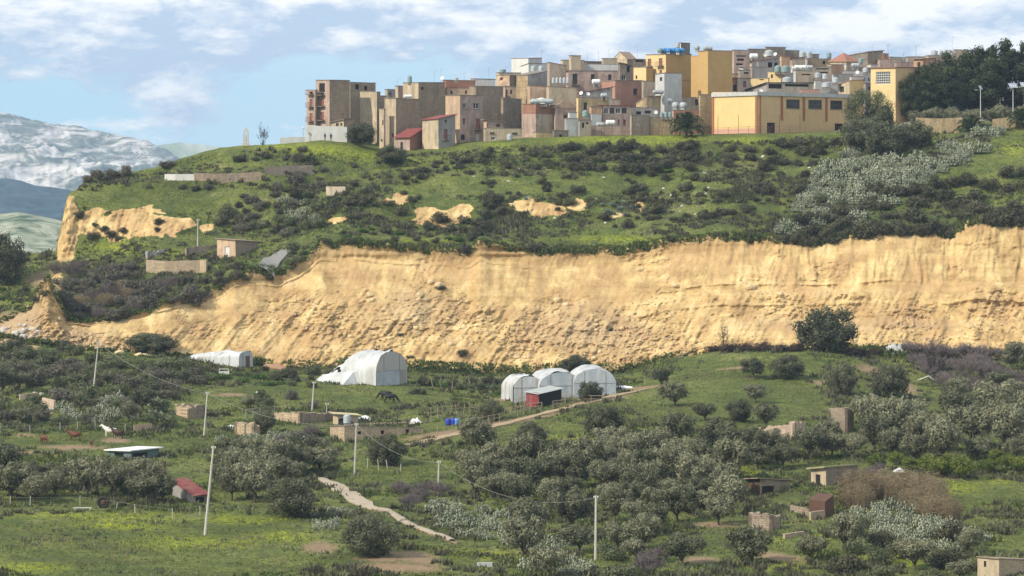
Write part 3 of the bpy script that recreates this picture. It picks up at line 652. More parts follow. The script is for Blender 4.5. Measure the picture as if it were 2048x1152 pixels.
H('tall brown block house with a sunlit cream west face', dict(L=705, C=795, R=974, t=(497, 500, 508), b=870, Y=675, m=(CREAM, BROWN), w=[(1, 812, 790, 0.1, 0.1, 'void'), (0, 768, 790, 16, 26, 'dark')]),
  dict(L=664, C=700, R=712, t=585, b=868, Y=674, m=(CREAM, PINK), w=[(0, 692, 690, 10, 40, 'dark'), (0, 684, 830, 12, 20, 'dark')]))
H('high brown building with a small dark opening under its roof', dict(L=850, C=972, R=1180, t=(378, 376, 376), b=760, Y=694, m=(CREAM, BROWN), w=[(1, 1003, 420, 18, 24, 'void')]))
H('small grey rooftop room behind the cream and brown house', dict(L=708, C=728, R=790, t=(430, 430, 432), b=560, Y=712, m=(GREY, GREY), w=[(1, 750, 463, 16, 20, 'void')]))
H('small cream rooftop room with brown side', dict(L=790, C=812, R=856, t=(403, 403, 405), b=520, Y=708, m=(CREAM, PINK)))
H('low house with a dark red mono pitch roof in front of the brown blocks', dict(L=790, C=905, R=1002, t=(812, 808, 736), b=925, Y=669, th=28, m=(PINK, BRICKM), rm=TILE_R, ov=.45, w=[(0, 840, 873, 20, 60, 'dark')]))
H('narrow front house with a blank cream side and a red door on its balcony', dict(L=1003, C=1130, R=1262, t=(672, 662, 626), b=905, Y=667, m=(YEL if 0 else CREAM, GREY), rm=TILE_R, ov=.35, w=[(1, 1187, 675, 15, 30, 'dark'), (1, 1186, 782, 30, 80, 'rdoor', 'b')]))
H('brick topped house with two small windows near its eaves', dict(L=1165, C=1190, R=1420, t=(355, 357, 362), b=600, Y=704, th=70, m=(BRICKM, BRICKM)),
  dict(L=1175, C=1200, R=1425, t=(418, 418, 420), b=600, Y=701, th=70, m=(PEACH, PEACH), rm=TILE_O, w=[(1, 1232, 453, 16, 28, 'dark'), (1, 1348, 450, 16, 28, 'dark')]))
H('tall weathered house with white framed windows and a white street door', dict(L=1185, C=1300, R=1482, t=(478, 476, 480), b=845, Y=676, m=(PEACH, PINK), w=[(1, 1335, 557, 28, 46, 'white', 's'), (1, 1427, 557, 44, 46, 'white', 's'), (1, 1330, 680, 20, 48, 'shut'), (1, 1440, 700, 34, 84, 'shut', 'b'), (1, 1322, 806, 32, 44, 'dark'), (1, 1440, 808, 34, 58, 'wdoor')]))
H('wide blank brown wall building with a flat top behind the weathered house', dict(L=1370, C=1425, R=1640, t=(405, 406, 408), b=740, Y=690, m=(BROWN, BROWN)))
H('dark stained stone building beside the blank brown wall', dict(L=1622, C=1640, R=1785, t=(497, 497, 508), b=740, Y=684, m=(BROWN, DARKST)))
H('lean-to house with a dark tiled canopy above small windows', dict(L=1485, C=1510, R=1640, t=(668, 668, 690), b=780, Y=674, th=65, m=(PEACH, PINK), rm=TILE_B, ov=.5, w=[(1, 1503+12, 712, 14, 36, 'dark'), (1, 1600, 712, 30, 26, 'dark')]))
H('low cream building with flat roof and two small canopies', dict(L=1487, C=1500, R=1790, t=(735, 735, 740), b=845, Y=670, th=72, m=(CREAM, CREAM), w=[(1, 1555, 772, 40, 12, 'dark', 's'), (1, 1732, 775, 44, 12, 'dark', 's'), (1, 1560, 815, 36, 26, 'white')]))
H('cream parapet building with patchy plaster on the skyline', dict(L=1385, C=1410, R=1578, t=(346, 346, 350), b=520, Y=716, th=70, m=(CREAM, WHITE)))
H('cream house with a balcony door and brown side on the skyline', dict(L=1585, C=1690, R=1745, t=(320, 318, 322), b=560, Y=708, m=(PEACH, DARKST), w=[(0, 1625, 345, 22, 20, 'dark')]),
  dict(L=1640, C=1655, R=1742, t=(405, 405, 408), b=560, Y=702, th=70, m=(PINK, PEACH), w=[(1, 1703, 448, 16, 36, 'dark'), (1, 1668, 455, 16, 50, 'dark', 'b')]))
H('tall grey gabled house with a sunlit yellowish strip of wall', dict(L=1742, C=1832, R=1985, t=(318, 318, 286), b=560, Y=706, m=(YEL if 0 else SAND_, GREY), rm=SLAB))
H('bright white house with a set back white upper floor on the skyline', dict(L=1705, C=1838, R=1945, t=(186, 184, 182), b=330, Y=745, m=(WHITE, LGREY)),  # right face pale grey: shade of the white wall put into its colour
  dict(L=1780, C=1840, R=1990, t=(248, 226, 226), b=330, Y=738, th=60, m=(WHITE, WHITE)))
H('low cream house with a parapet in front of the white house', dict(L=1588, C=1610, R=1780, t=(298, 298, 300), b=400, Y=724, th=70, m=(CREAM, CREAM)))
H('peeling cream and pink wall house behind the red brick house', dict(L=1830, C=1850, R=2062, t=(402, 402, 412), b=620, Y=697, th=70, m=(PEACH, PEACH), rm=TILE_O, w=[(1, 1865, 522, 12, 20, 'dark'), (1, 1840+20, 480, 0.1, 0.1, 'dark')]))
H('house of bare red brick above a grey beige lower storey', dict(L=1790, C=1897, R=2050, t=(545, 543, 556), b=660, Y=680, m=(BRICKM, BRICKM)), dict(L=1788, C=1897.5, R=2052, t=(622, 622, 626), b=850, Y=679.7, m=(PINK, BEIGE), ov=.02, tk=.05, w=[(1, 1906, 792, 16, 30, 'dark')]), )
H('low stone shed with a patched pale wall at the edge of the green slope', dict(L=1880, C=1897, R=2030, t=(765, 765, 770), b=850, Y=673, th=72, m=(CREAM, SAND_)))
# --- centre
Z2 = dict(zf=T2)
H('blank beige house with a curved parapet beside the long pink building', dict(L=168, C=190, R=352, t=(272, 268, 300), b=520, Y=728, th=70, m=(BEIGE, BEIGE)), **Z2)
H('long pink building with dark green doors and a white terrace parapet', dict(L=350, C=372, R=862, t=(352, 350, 352), b=560, Y=724, th=72, m=(PINK, PINK), ov=.4, w=[(1, 440, 430, 50, 106, 'green', 'b'), (1, 614, 415, 38, 66, 'green', 'b'), (1, 780, 412, 34, 56, 'green', 'b')]),
  dict(L=380, C=400, R=495, t=(204, 202, 204), b=352, Y=727, th=70, m=(CREAM, CREAM)), dict(L=300, C=320, R=528, t=(248, 246, 250), b=345, Y=732, th=70, m=(CREAM, CREAM)),
  dict(L=495, C=500, R=860, t=(286, 286, 290), b=346, Y=735, th=75, m=(WHITE, WHITE)), **Z2)
H('dark weathered house under a brown pergola roof', dict(L=860, C=880, R=1008, t=(272, 270, 300), b=470, Y=732, th=70, m=(DARKST, DARKST), rm=TILE_B, ov=.4, w=[(1, 915, 415, 40, 50, 'white'), (1, 960, 330, 30, 60, 'void')]), **Z2)
H('cream house with a low parapet behind the pink building', dict(L=700, C=715, R=852, t=(230, 230, 232), b=320, Y=752, th=70, m=(CREAM, CREAM)), **Z2)
H('grey gabled house on the skyline behind the white terrace', dict(L=805, C=948, R=1040, t=(238, 236, 242), b=320, Y=760, th=45, m=(CREAM, DARKST), roof='gableL', h=2.0, rm=TILE_B), **Z2)
H('low brown roofed house on the skyline left of the grey gable', dict(L=528, C=545, R=720, t=(262, 258, 262), b=330, Y=756, th=70, m=(GREY, DARKST), rm=TILE_B, ov=.4), **Z2)
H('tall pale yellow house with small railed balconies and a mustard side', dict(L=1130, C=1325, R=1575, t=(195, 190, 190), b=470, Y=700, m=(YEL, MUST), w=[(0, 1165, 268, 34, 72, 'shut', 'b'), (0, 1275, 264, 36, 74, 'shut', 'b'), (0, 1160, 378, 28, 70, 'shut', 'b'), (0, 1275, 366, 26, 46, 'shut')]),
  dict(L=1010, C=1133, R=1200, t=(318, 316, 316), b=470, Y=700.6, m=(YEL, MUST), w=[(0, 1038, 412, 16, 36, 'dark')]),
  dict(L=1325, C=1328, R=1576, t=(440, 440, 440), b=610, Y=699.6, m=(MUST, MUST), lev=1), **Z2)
H('tall plain mustard building standing higher than its neighbours', dict(L=1640, C=1735, R=1972, t=(160, 153, 158), b=610, Y=692, m=(MUST, MUST)), dict(L=1570, C=1640, R=1645, t=(208, 206, 206), b=610, Y=698, m=(MUST, MUST)), **Z2)
H('small roof room with dark pergola left of the yellow house', dict(L=1000, C=1012, R=1130, t=(236, 234, 240), b=330, Y=728, th=72, m=(FRAMEB, DARKST), rm=TILE_B, w=[(1, 1070, 254, 80, 22, 'bars')]), **Z2)
H('small dark room on top of the mustard house behind the blue tanks', dict(L=1425, C=1470, R=1560, t=(80, 78, 82), b=210, Y=716, m=(WHITE, DARKST)), **Z2)
H('raw concrete block with one dark window before the mustard house', dict(L=1222, C=1310, R=1480, t=(384, 372, 376), b=600, Y=687, m=(LGREY, LGREY), w=[(0, 1277, 430, 24, 38, 'dark')]), **Z2)
H('stained grey stone building with a ragged parapet', dict(L=1090, C=1105, R=1320, t=(452, 450, 460), b=640, Y=691, th=70, m=(BEIGE, BEIGE)), **Z2)
H('terracotta rendered house with a pale band and a grey window', dict(L=700, C=830, R=1096, t=(450, 446, 446), b=640, Y=694, th=60, m=(TERRA, TERRA), w=[(1, 1028, 552, 40, 60, 'dark', 's')]), **Z2)
H('house with a long dark red tiled roof below the pink building', dict(L=480, C=505, R=800, t=(578, 570, 504), b=620, Y=686, th=68, m=(GREY, GREY), rm=TILE_R, ov=.6), **Z2)
H('stained cream wall house below the row of grey roof tanks', dict(L=160, C=185, R=452, t=(506, 504, 520), b=740, Y=694, th=70, m=(CREAM, CREAM)), **Z2)
H('pink house with a brown hipped roof beside the stained cream wall', dict(L=232, C=248, R=460, t=(712, 712, 720), b=860, Y=682, th=68, m=(PINK, PINK), roof='hip', h=2.2, rm=TILE_B, ov=.3, w=[(1, 345, 800, 36, 40, 'dark')]), **Z2)
H('ochre house with a tall dark doorway under a grey roof terrace', dict(L=452, C=470, R=770, t=(612, 610, 614), b=820, Y=681, th=68, m=(YEL, SAND_), w=[(1, 541, 700, 36, 84, 'dark')]), **Z2)
H('flat grey roofed building right of the ochre house', dict(L=750, C=765, R=880, t=(628, 626, 630), b=800, Y=688, th=70, m=(GREY, BEIGE)), **Z2)
H('small building with a bright orange upper wall above white plaster', dict(L=578, C=600, R=694, t=(704, 700, 702), b=780, Y=676, th=65, m=(ORANGE, ORANGE)), dict(L=570, C=600.5, R=697, t=(772, 770, 772), b=920, Y=675.7, th=65, m=(WHITE, LGREY), ov=.03, tk=.06), **Z2)
H('house with a glazed veranda under a thin red roof', dict(L=693, C=712, R=975, t=(692, 688, 694), b=930, Y=678, th=70, m=(PINK, PINK), rm=TILE_R, ov=.7, w=[(1, 745, 740, 44, 56, 'white'), (1, 800, 740, 50, 56, 'dark'), (1, 860, 738, 50, 54, 'white'), (1, 920, 738, 50, 54, 'dark'), (1, 866, 852, 18, 54, 'shut'), (1, 922, 852, 28, 54, 'shut'), (1, 770, 850, 22, 50, 'dark')]), **Z2)
H('low grey house with a mossy slab roof behind the rusty fence', dict(L=975, C=992, R=1260, t=(712, 708, 716), b=930, Y=683, th=72, m=(DARKST, GREY), w=[(1, 1060, 760, 50, 30, 'void'), (1, 1150, 752, 60, 30, 'bars')]), **Z2)
H('narrow brown stone house beside the glazed veranda', dict(L=975, C=990, R=1160, t=(780, 780, 785), b=950, Y=674, th=70, m=(BEIGE, DARKST), w=[(1, 1005, 795, 30, 20, 'white')]), **Z2)
H('low cream rubble wall house under three greenish tanks', dict(L=1158, C=1175, R=1392, t=(806, 804, 808), b=950, Y=676, th=72, m=(CREAM, SAND_)), **Z2)
H('pale stone house with ragged top below the concrete block', dict(L=1035, C=1140, R=1290, t=(665, 600, 596), b=760, Y=686, th=60, m=(SAND_, SAND_), w=[(0, 1118+20, 680, 20, 40, 'white')]), **Z2)
H('cluttered low building with a white awning near the palm', dict(L=1270, C=1290, R=1650, t=(612, 606, 612), b=960, Y=690, th=74, m=(BEIGE, BEIGE), w=[(1, 1330, 640, 40, 20, 'white'), (1, 1625, 655, 30, 60, 'dark')]), **Z2)
H('brown low house with a dark flat roof behind the palm', dict(L=1385, C=1400, R=1650, t=(735, 732, 738), b=960, Y=682, th=74, m=(PINK, BRICKM), w=[(1, 1440, 790, 30, 50, 'void')]), **Z2)
H('rough stone house corner against the yellow sports hall', dict(L=1645, C=1660, R=1775, t=(585, 582, 585), b=975, Y=686, th=66, m=(SAND_, SAND_)), **Z2)
H('small white painted roof cabin above the grey cistern', dict(L=372, C=385, R=456, t=(757, 756, 757), b=810, Y=676.5, th=66, m=(WHITE, WHITE)), **Z2)
H('round cornered grey cistern building with rubble at its foot', dict(L=336, C=355, R=476, t=(818, 815, 818), b=960, Y=673, th=66, m=(GREY, LGREY)), **Z2)
H('low ruined stone hut with a dark opening at the slope edge', dict(L=220, C=235, R=375, t=(935, 930, 935), b=1020, Y=670, th=66, m=(DARKST, DARKST), w=[(1, 300, 985, 30, 30, 'void')]), **Z2)
H('ruined grey annex with an empty window beside the cistern', dict(L=470, C=485, R=600, t=(838, 834, 840), b=960, Y=672.5, th=66, m=(GREY, BEIGE), w=[(1, 520, 880, 24, 50, 'void'), (1, 560, 860, 30, 20, 'void')]), **Z2)
H('low pink and cream wall house behind the rusty mesh fence', dict(L=505, C=520, R=985, t=(890, 888, 892), b=965, Y=675, th=76, m=(CREAM, PINK)), **Z2)
# --- sports hall and the houses above it
Z3 = dict(zf=T3)
gym = H('long yellow sports hall with red brown pilasters and square dark windows', dict(L=-75, C=365, R=1330, t=(560, 557, 592), b=968, Y=672, th=50, m=(GYMY, YELSHD), ov=.02, tk=.05, rm=LGREY,
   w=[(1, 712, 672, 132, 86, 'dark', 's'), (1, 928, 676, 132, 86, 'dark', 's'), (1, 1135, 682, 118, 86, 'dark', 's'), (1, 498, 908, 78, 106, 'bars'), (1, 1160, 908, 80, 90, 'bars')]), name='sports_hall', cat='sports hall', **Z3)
def gym_trim():
    Y = 672; th = math.radians(50); cx = T3(365, 0)[0]; Cp = Vector(((cx-1024)/F*Y, Y, 0)); off = gym.location
    dl, dr = Vector((-math.cos(th), math.sin(th), 0)), Vector((math.sin(th), math.cos(th), 0)); nl, nr_ = Vector((-dr.x, -dr.y, 0)), Vector((-dl.x, -dl.y, 0))
    zt = (HY-T3(0, 557)[1])/F*Y; zb = gz(Cp.x, Cp.y)-0.3
    def span(P, d, n, s0, s1, z0, z1, out, nm, mt):
        a, b = P+d*s0, P+d*s1; o = Vector((0, 0, 0))
        q = [a+n*.004, b+n*.004, b+n*out, a+n*out]; m = MB(); m.hexa([Vector((p.x, p.y, z0))-off for p in q]+[Vector((p.x, p.y, z1))-off for p in q]); m.build(nm, mt, gym)
    RB = plain('red_brown_paint', (0.36, 0.14, 0.075), 0.85, 0.15); CO = plain('cornice_concrete', (0.52, 0.51, 0.49), 0.85, 0.12, stain=(.3,.29,.28)); PB = plain('pink_base_paint', (0.62, 0.36, 0.26), 0.85, 0.12)
    def sr(px):
        u = (px-1024)/F; return (u*Cp.y-Cp.x)/(dr.x-u*dr.y)
    L1 = (Cp.x-(T3(-75, 0)[0]-1024)/F*Y)/(math.cos(th)+(T3(-75, 0)[0]-1024)/F*math.sin(th)); L2 = sr(T3(1330, 0)[0])
    span(Cp, dl, nl, -0.35, L1, zt-0.75, zt+0.12, 0.35, 'cornice', CO); span(Cp, dr, nr_, -0.0, L2, zt-0.75, zt+0.12, 0.35, 'cornice', CO)
    for s in (0.0, L1-0.6): span(Cp, dl, nl, s, s+0.6, zb, zt-.76, 0.18, 'pilaster', RB)
    for x in (385, 600, 815, 1035, 1250): s = sr(T3(x, 0)[0]); span(Cp, dr, nr_, s-.25+(.3 if x == 385 else 0), s+.35, (zb if x == 385 else zt-6.2), zt-.76, 0.18, 'pilaster', RB)
    span(Cp, dl, nl, 0.62, L1-.62, zb, (HY-T3(0, 908)[1])/F*Y, 0.05, 'base_band', PB)
gym_trim()
H('open sided shed with a dark sheet roof behind the sports hall', dict(L=240, C=455, R=890, t=(548, 468, 468), b=620, Y=694, th=62, m=(GREY, BEIGE), rm=plain('dark_sheet', (.045,.042,.04), .8, .3), ov=.5, w=[(1, 538, 500, 130, 44, 'void'), (1, 750, 490, 230, 26, 'void')]), **Z3)
H('small bright yellow house with one little window above the sports hall', dict(L=466, C=596, R=610, t=(362, 360, 362), b=560, Y=706, th=20, m=(YEL, MUST), w=[(0, 506, 402, 20, 36, 'dark')]), dict(L=298, C=470, R=480, t=(426, 424, 426), b=560, Y=705, th=20, m=(YEL, YEL), w=[(0, 405, 432, 44, 16, 'void')]), **Z3)
H('grey concrete annex under two dark tanks', dict(L=600, C=612, R=716, t=(372, 370, 374), b=560, Y=708, th=70, m=(GREY, GREY)), **Z3)
H('beige house with a dark canopy and barred window by the mustard building', dict(L=118, C=172, R=300, t=(424, 420, 424), b=580, Y=700, th=50, m=(ORANGE, BEIGE), rm=TILE_B, ov=.3, w=[(0, 142, 515, 44, 62, 'bars'), (1, 240, 480, 34, 60, 'shut')]), **Z3)
H('orange plastered house squeezed behind the mustard building', dict(L=112, C=122, R=178, t=(384, 380, 384), b=480, Y=712, th=70, m=(ORANGE, ORANGE)), **Z3)
H('grey beige house with a dark attic window', dict(L=175, C=192, R=300, t=(346, 344, 344), b=450, Y=716, th=70, m=(BEIGE, BEIGE), w=[(1, 258, 370, 50, 18, 'void')]), **Z3)
H('grey cement house with blank wall below the red roofs', dict(L=296, C=312, R=470, t=(318, 314, 318), b=460, Y=720, th=70, m=(PINK, GREY), w=[]), **Z3)
H('tall cream and white building with brown balconies on the skyline', dict(L=120, C=136, R=285, t=(152, 148, 152), b=380, Y=752, th=68, m=(PINK, PINK), w=[(1, 205, 200+5, 100, 14, 'dark'), (1, 200, 240, 70, 20, 'void'), (1, 190, 285, 70, 16, 'void'), (1, 215, 320, 40, 14, 'dark')]), **Z3)
H('brown flat building on the skyline above the white dome tank', dict(L=272, C=286, R=446, t=(140, 138, 140), b=280, Y=770, th=70, m=(DARKST, DARKST)), **Z3)
H('wide brown building with a stepped top, highest on the skyline', dict(L=440, C=455, R=640, t=(122, 119, 122), b=280, Y=778, th=70, m=(BROWN, DARKST)), dict(L=630, C=640, R=772, t=(150, 150, 154), b=280, Y=781, th=70, m=(DARKST, DARKST)), **Z3)
H('low house with a faded red roof under the highest buildings', dict(L=290, C=310, R=585, t=(262, 256, 222), b=340, Y=740, th=68, m=(BEIGE, GREY), rm=TILE_O, ov=.5, w=[(1, 410, 290, 40, 30, 'dark')]), **Z3)
H('grey house with two arched dark openings in the upper town', dict(L=360, C=375, R=585, t=(262, 260, 262), b=380, Y=732, th=70, m=(GREY, GREY), w=[(1, 490, 292, 46, 50, 'void'), (1, 548, 292, 40, 46, 'void')]), **Z3)
H('small orange house with a tiled top in the upper town', dict(L=582, C=600, R=684, t=(206, 202, 210), b=320, Y=738, th=68, m=(PEACH, ORANGE), rm=TILE_O, ov=.2), **Z3)
H('house with a long dark red roof behind the white tanks', dict(L=680, C=700, R=832, t=(232, 230, 214), b=330, Y=745, th=70, m=(CREAM, BEIGE), rm=TILE_R, ov=.4), **Z3)
H('dark grey building on the skyline beside two tall tanks', dict(L=886, C=898, R=966, t=(190, 188, 190), b=300, Y=778, th=70, m=(GREY, DARKST)), **Z3)
H('brown stone house with an arched window in the upper town', dict(L=838, C=858, R=1070, t=(236, 232, 236), b=360, Y=748, th=70, m=(BEIGE, BROWN), w=[(1, 1015, 268, 30, 34, 'void')]), **Z3)
H('cream house with a wide grey roof slab and a window', dict(L=712, C=738, R=905, t=(352, 346, 352), b=560, Y=712, th=68, m=(LGREY, CREAM), w=[(1, 840, 385, 90, 14, 'dark')]), **Z3)
H('white walled terrace house behind the row of horizontal tanks', dict(L=690, C=705, R=912, t=(322, 320, 324), b=420, Y=726, th=70, m=(WHITE, LGREY)), **Z3)
H('brown timber fronted house below the upper town ridge', dict(L=905, C=922, R=1086, t=(312, 308, 312), b=480, Y=724, th=70, m=(DARKST, BEIGE), w=[(1, 1000, 330, 120, 12, 'void'), (1, 1000, 365, 110, 12, 'void')]), **Z3)
H('orange brick house with a cream parapet in the upper town', dict(L=1040, C=1085, R=1208, t=(292, 290, 292), b=400, Y=734, th=60, m=(CREAM, ORANGE)), **Z3)
H('house with a red hipped roof on the upper ridge', dict(L=1070, C=1230, R=1345, t=(262, 262, 262), b=340, Y=744, th=45, m=(CREAM, BEIGE), roof='hip', h=2.3, rm=TILE_O, ov=.35), **Z3)
H('dark brick warehouse with a sloping roof on the skyline', dict(L=1240, C=1440, R=1590, t=(205, 165, 152), b=300, Y=788, th=55, m=(DARKST, BROWN), rm=TILE_B, ov=.3), dict(L=1580, C=1592, R=1645, t=(182, 182, 186), b=300, Y=785, th=70, m=(BRICKM, BRICKM)), **Z3)
H('grey weathered house with white cloths on its terrace', dict(L=1195, C=1210, R=1400, t=(352, 350, 356), b=470, Y=722, th=70, m=(GREY, LGREY)), **Z3)
H('stained grey wall house above the small yellow gable', dict(L=1090, C=1105, R=1300, t=(384, 380, 386), b=520, Y=712, th=70, m=(LGREY, GREY)), **Z3)
H('low white and cream roof terrace left of the small yellow gable', dict(L=915, C=930, R=1180, t=(450, 446, 452), b=590, Y=702, th=72, m=(WHITE, LGREY)), **Z3)
H('low brick topped wall building just behind the sports hall roof', dict(L=775, C=790, R=975, t=(534, 532, 534), b=620, Y=690, th=72, m=(TERRA, TERRA)), **Z3)
H('small yellow gabled house with a green window', dict(L=1150, C=1262, R=1400, t=(490, 448, 440), b=600, Y=698, th=50, m=(CREAM, YEL), rm=TILE_O, w=[(0, 1190, 530, 40, 56, 'green')]), dict(L=1265, C=1280, R=1400, t=(408, 406, 408), b=600, Y=703, th=60, m=(WHITE, WHITE)), **Z3)
H('large yellow building with a tall white grid window beside the pines', dict(L=1470, C=1712, R=1990, t=(322, 318, 318), b=860, Y=694, th=40, m=(YEL, YELSHD), ov=.35, rm=TILE_O, w=[(0, 1590, 418, 142, 120, 'grid')]), cat='large building', name='building', **Z3)
H('pink house with flat roof on the ridge above the large yellow building', dict(L=1540, C=1560, R=1760, t=(240, 238, 242), b=330, Y=752, th=70, m=(PINK, PINK), rm=TILE_B), **Z3)
H('mauve grey house beside the pink ridge house', dict(L=1700, C=1720, R=1900, t=(268, 266, 272), b=340, Y=735, th=70, m=(GREY, PINK), rm=TILE_B), **Z3)
H('orange villa with a deep cornice next to the pines', dict(L=1890, C=1980, R=2110, t=(236, 234, 222), b=420, Y=728, th=50, m=(ORANGE, ORANGE), rm=TILE_B, ov=.5, w=[(0, 1940, 290, 30, 50, 'dark')]), **Z3)
H('pale flat roofed house on the ridge left of the pines', dict(L=1640, C=1660, R=1830, t=(218, 216, 222), b=330, Y=790, th=70, m=(BEIGE, GREY)), **Z3)
H('grey house with a terrace roof behind the orange villa', dict(L=1810, C=1830, R=2080, t=(218, 214, 214), b=300, Y=775, th=70, m=(GREY, BEIGE)), **Z3)
H('brown roofed house behind the pines on the ridge', dict(L=400, C=430, R=640, t=(232, 228, 220), b=300, Y=770, th=60, m=(CREAM, PINK), rm=TILE_B), zf=T4)
H('cream house mostly hidden behind the big pines', dict(L=650, C=665, R=760, t=(178, 176, 178), b=300, Y=800, th=66, m=(CREAM, CREAM)), zf=T4)
# filler houses deeper in the old town, each one different
rs = random.Random(11)
FILL = [(1010, 165, 735), (1130, 150, 760), (1190, 168, 742), (1235, 150, 770), (1500, 160, 735), (1530, 125, 765), (1560, 150, 745), (1610, 140, 755), (1630, 170, 722), (1655, 125, 790), (1665, 160, 728), (1690, 145, 760), (1700, 172, 716), (1725, 150, 740), (1745, 130, 775), (1770, 130, 760), (1600, 165, 730), (1570, 168, 722), (1455+20, 150, 726), (1800, 122, 790), (960, 172, 720), (1490,138,745),(1510,150,728),(1545,168,720),(1550,135,752),(1585,132,760),(1595,150,738),(1620,125,772),(1625,158,724),(1640,140,748),(1650,178,712),(1668,135,765),(1680,172,718),(1700,128,770),(1705,158,730),(1718,136,758),(1735,168,712),(1755,148,742),(1762,120,786),(1790,138,748),(1480,168,712),(1515,176,704),(1240,200,698),(1340,238,686),(1150,228,690),(1085,180,706),(1065,165,716),(1320, 215, 706), (1180, 215, 700), (1400, 240, 693), (1220, 238, 690)]
wm = [(CREAM, 'cream'), (PINK, 'pinkish'), (BEIGE, 'beige'), (GREY, 'grey'), (ORANGE, 'orange'), (PEACH, 'peach'), (LGREY, 'pale grey'), (BROWN, 'brown stone'), (WHITE, 'white')]
rfm = [(TILE_B, 'tiled'), (SLAB, 'flat'), (TILE_O, 'red tiled'), (SHEET, 'pale sheet')]
nearby = lambda px, py: min(((1165, 150, 'long pink building'), (1300, 120, 'tall pale yellow house'), (1430, 110, 'plain mustard building'), (1540, 95, 'highest brown building'), (1600, 150, 'small bright yellow house'), (1690, 115, 'red hipped roof'), (1740, 105, 'dark brick warehouse'), (1780, 150, 'large yellow building'), (1050, 110, 'bright white house'), (1210, 180, 'terracotta rendered house'), (960, 160, 'blank brown wall building')), key=lambda q: abs(q[0]-px)+1.5*abs(q[1]-py))[2]
used_l = {}
for (px, py, Y) in FILL:
    w_ = rs.uniform(16, 38); (m_, mn), (r_, rn) = rs.choice(wm), rs.choice(rfm)
    side = 'before' if py > 150 else 'behind'
    lb = f'small {mn} house with a {rn} roof {side} the {nearby(px, py)}'
    k_ = used_l.get(lb, 0); used_l[lb] = k_+1
    if k_: lb += ', half hidden'
    H(lb, dict(L=px-w_*.35, C=px-w_*.1, R=px+w_*.65, t=(py, py-1, py-rs.choice([0, 0, 3])), b=py+35, Y=Y+rs.uniform(0, 3), th=rs.uniform(40, 70), m=(m_, m_), rm=r_, w=[(1, px+w_*q_, py+9+r2, 3.6, 6.5, rs.choice(['dark', 'shut', 'void', 'green'])) for q_ in (.1, .42) for r2 in (0, 13)]), zf=ID)
# retaining walls and low walls of the edge
def lowwall(label, pts, h, mat, name='stone_wall', cat='wall', th=0.35, drop=1.0, tops=None, Y=None):
    """wall through ground points; tops: photograph rows of the top"""
    P = []
    for (px, py) in pts:
        p = W3(px, py, Y) if Y else ground(px, py); P.append(p)
    m = MB(); o = P[0].copy(); 
    for a, b in zip(P[:-1], P[1:]):
        d = (b-a); d.z = 0; d.normalize(); n = Vector((-d.y, d.x, 0))*th
        g0, g1 = min(a.z, gz(a.x, a.y))-drop, min(b.z, gz(b.x, b.y))-drop
        k = [a, b, b+n, a+n]
        m.hexa([Vector((q.x, q.y, g))-o for q, g in zip(k, (g0, g1, g1, g0))]+[Vector((q.x, q.y, z+h))-o for q, z in zip(k, (a.z, b.z, b.z, a.z))])
    ob = m.build(name, mat, None, loc=o); tag(ob, label, cat); return ob
lowwall('whitewashed retaining wall with peeling paint under the apartment block', [(611, 282), (640, 284), (694, 286)], 3.6, WHITE, 'retaining_wall', drop=1.2, Y=671)
lowwall('cream dressed stone retaining wall below the row of olives', [(1832, 262), (1870, 264), (1905, 263), (1925, 262)], 3.0, SAND_, 'retaining_wall', drop=1.5, Y=667)
lowwall('broken end of the dressed stone retaining wall right of the palm', [(1985, 258), (2030, 253), (2060, 252)], 2.2, SAND_, 'retaining_wall', drop=1.5, Y=667)
lowwall('thin whitewashed wall standing on the western terrace', [(329, 361), (350, 361), (388, 361)], 1.4, WHITE, 'garden_wall', drop=.5)
lowwall('long brown rubble wall on the western terrace', [(388, 363), (430, 365), (470, 364), (522, 361)], 1.9, BROWN, 'stone_wall', drop=.8)
lowwall('overgrown stone wall stepping up behind the western terrace', [(530, 352), (580, 350), (628, 348)], 2.0, DARKST, 'stone_wall', drop=.8)
lowwall('short pinkish wall of a ruin in the gully', [(652, 391), (690, 391)], 1.9, BEIGE, 'stone_wall', drop=.8)
lowwall('pale low wall along the path of the belvedere', [(560, 283), (585, 281), (611, 281)], 0.8, LGREY, 'parapet', drop=.5, Y=671)
# ------------------------------------------------------------------ plants
def leafmat(name, c0, c1, rough=0.7, sc=0.9, tr=0.22):
    m, t, b = base_mat(name, rough, 0.15)
    oi = N(t, 'ShaderNodeObjectInfo'); a = N(t, 'ShaderNodeAttribute'); a.attribute_name = 'tone'
    f = math_(t, 'ADD', math_(t, 'MULTIPLY', oi.outputs['Random'], 0.35), math_(t, 'MULTIPLY', a.outputs['Fac'], 0.65))
    c = mixc(t, f, c0, c1); t.links.new(c, b.inputs['Base Color'])
    tl = N(t, 'ShaderNodeBsdfTranslucent'); t.links.new(c, tl.inputs[0]); ms = N(t, 'ShaderNodeMixShader'); ms.inputs[0].default_value = tr
    t.links.new(b.outputs[0], ms.inputs[1]); t.links.new(tl.outputs[0], ms.inputs[2])
    o = [n for n in t.nodes if n.type == 'OUTPUT_MATERIAL'][0]; t.links.new(ms.outputs[0], o.inputs[0]); return m
L_OLIVE = leafmat('olive_leaves', (0.088, 0.092, 0.050), (0.335, 0.328, 0.205)); L_OLIVED = leafmat('dark_olive_leaves', (0.046, 0.052, 0.030), (0.20, 0.205, 0.12))
L_MAQ = leafmat('dark_shrub_leaves', (0.038, 0.038, 0.023), (0.165, 0.157, 0.095)); L_GREY = leafmat('grey_brown_shrub', (0.085, 0.080, 0.058), (0.215, 0.195, 0.145))
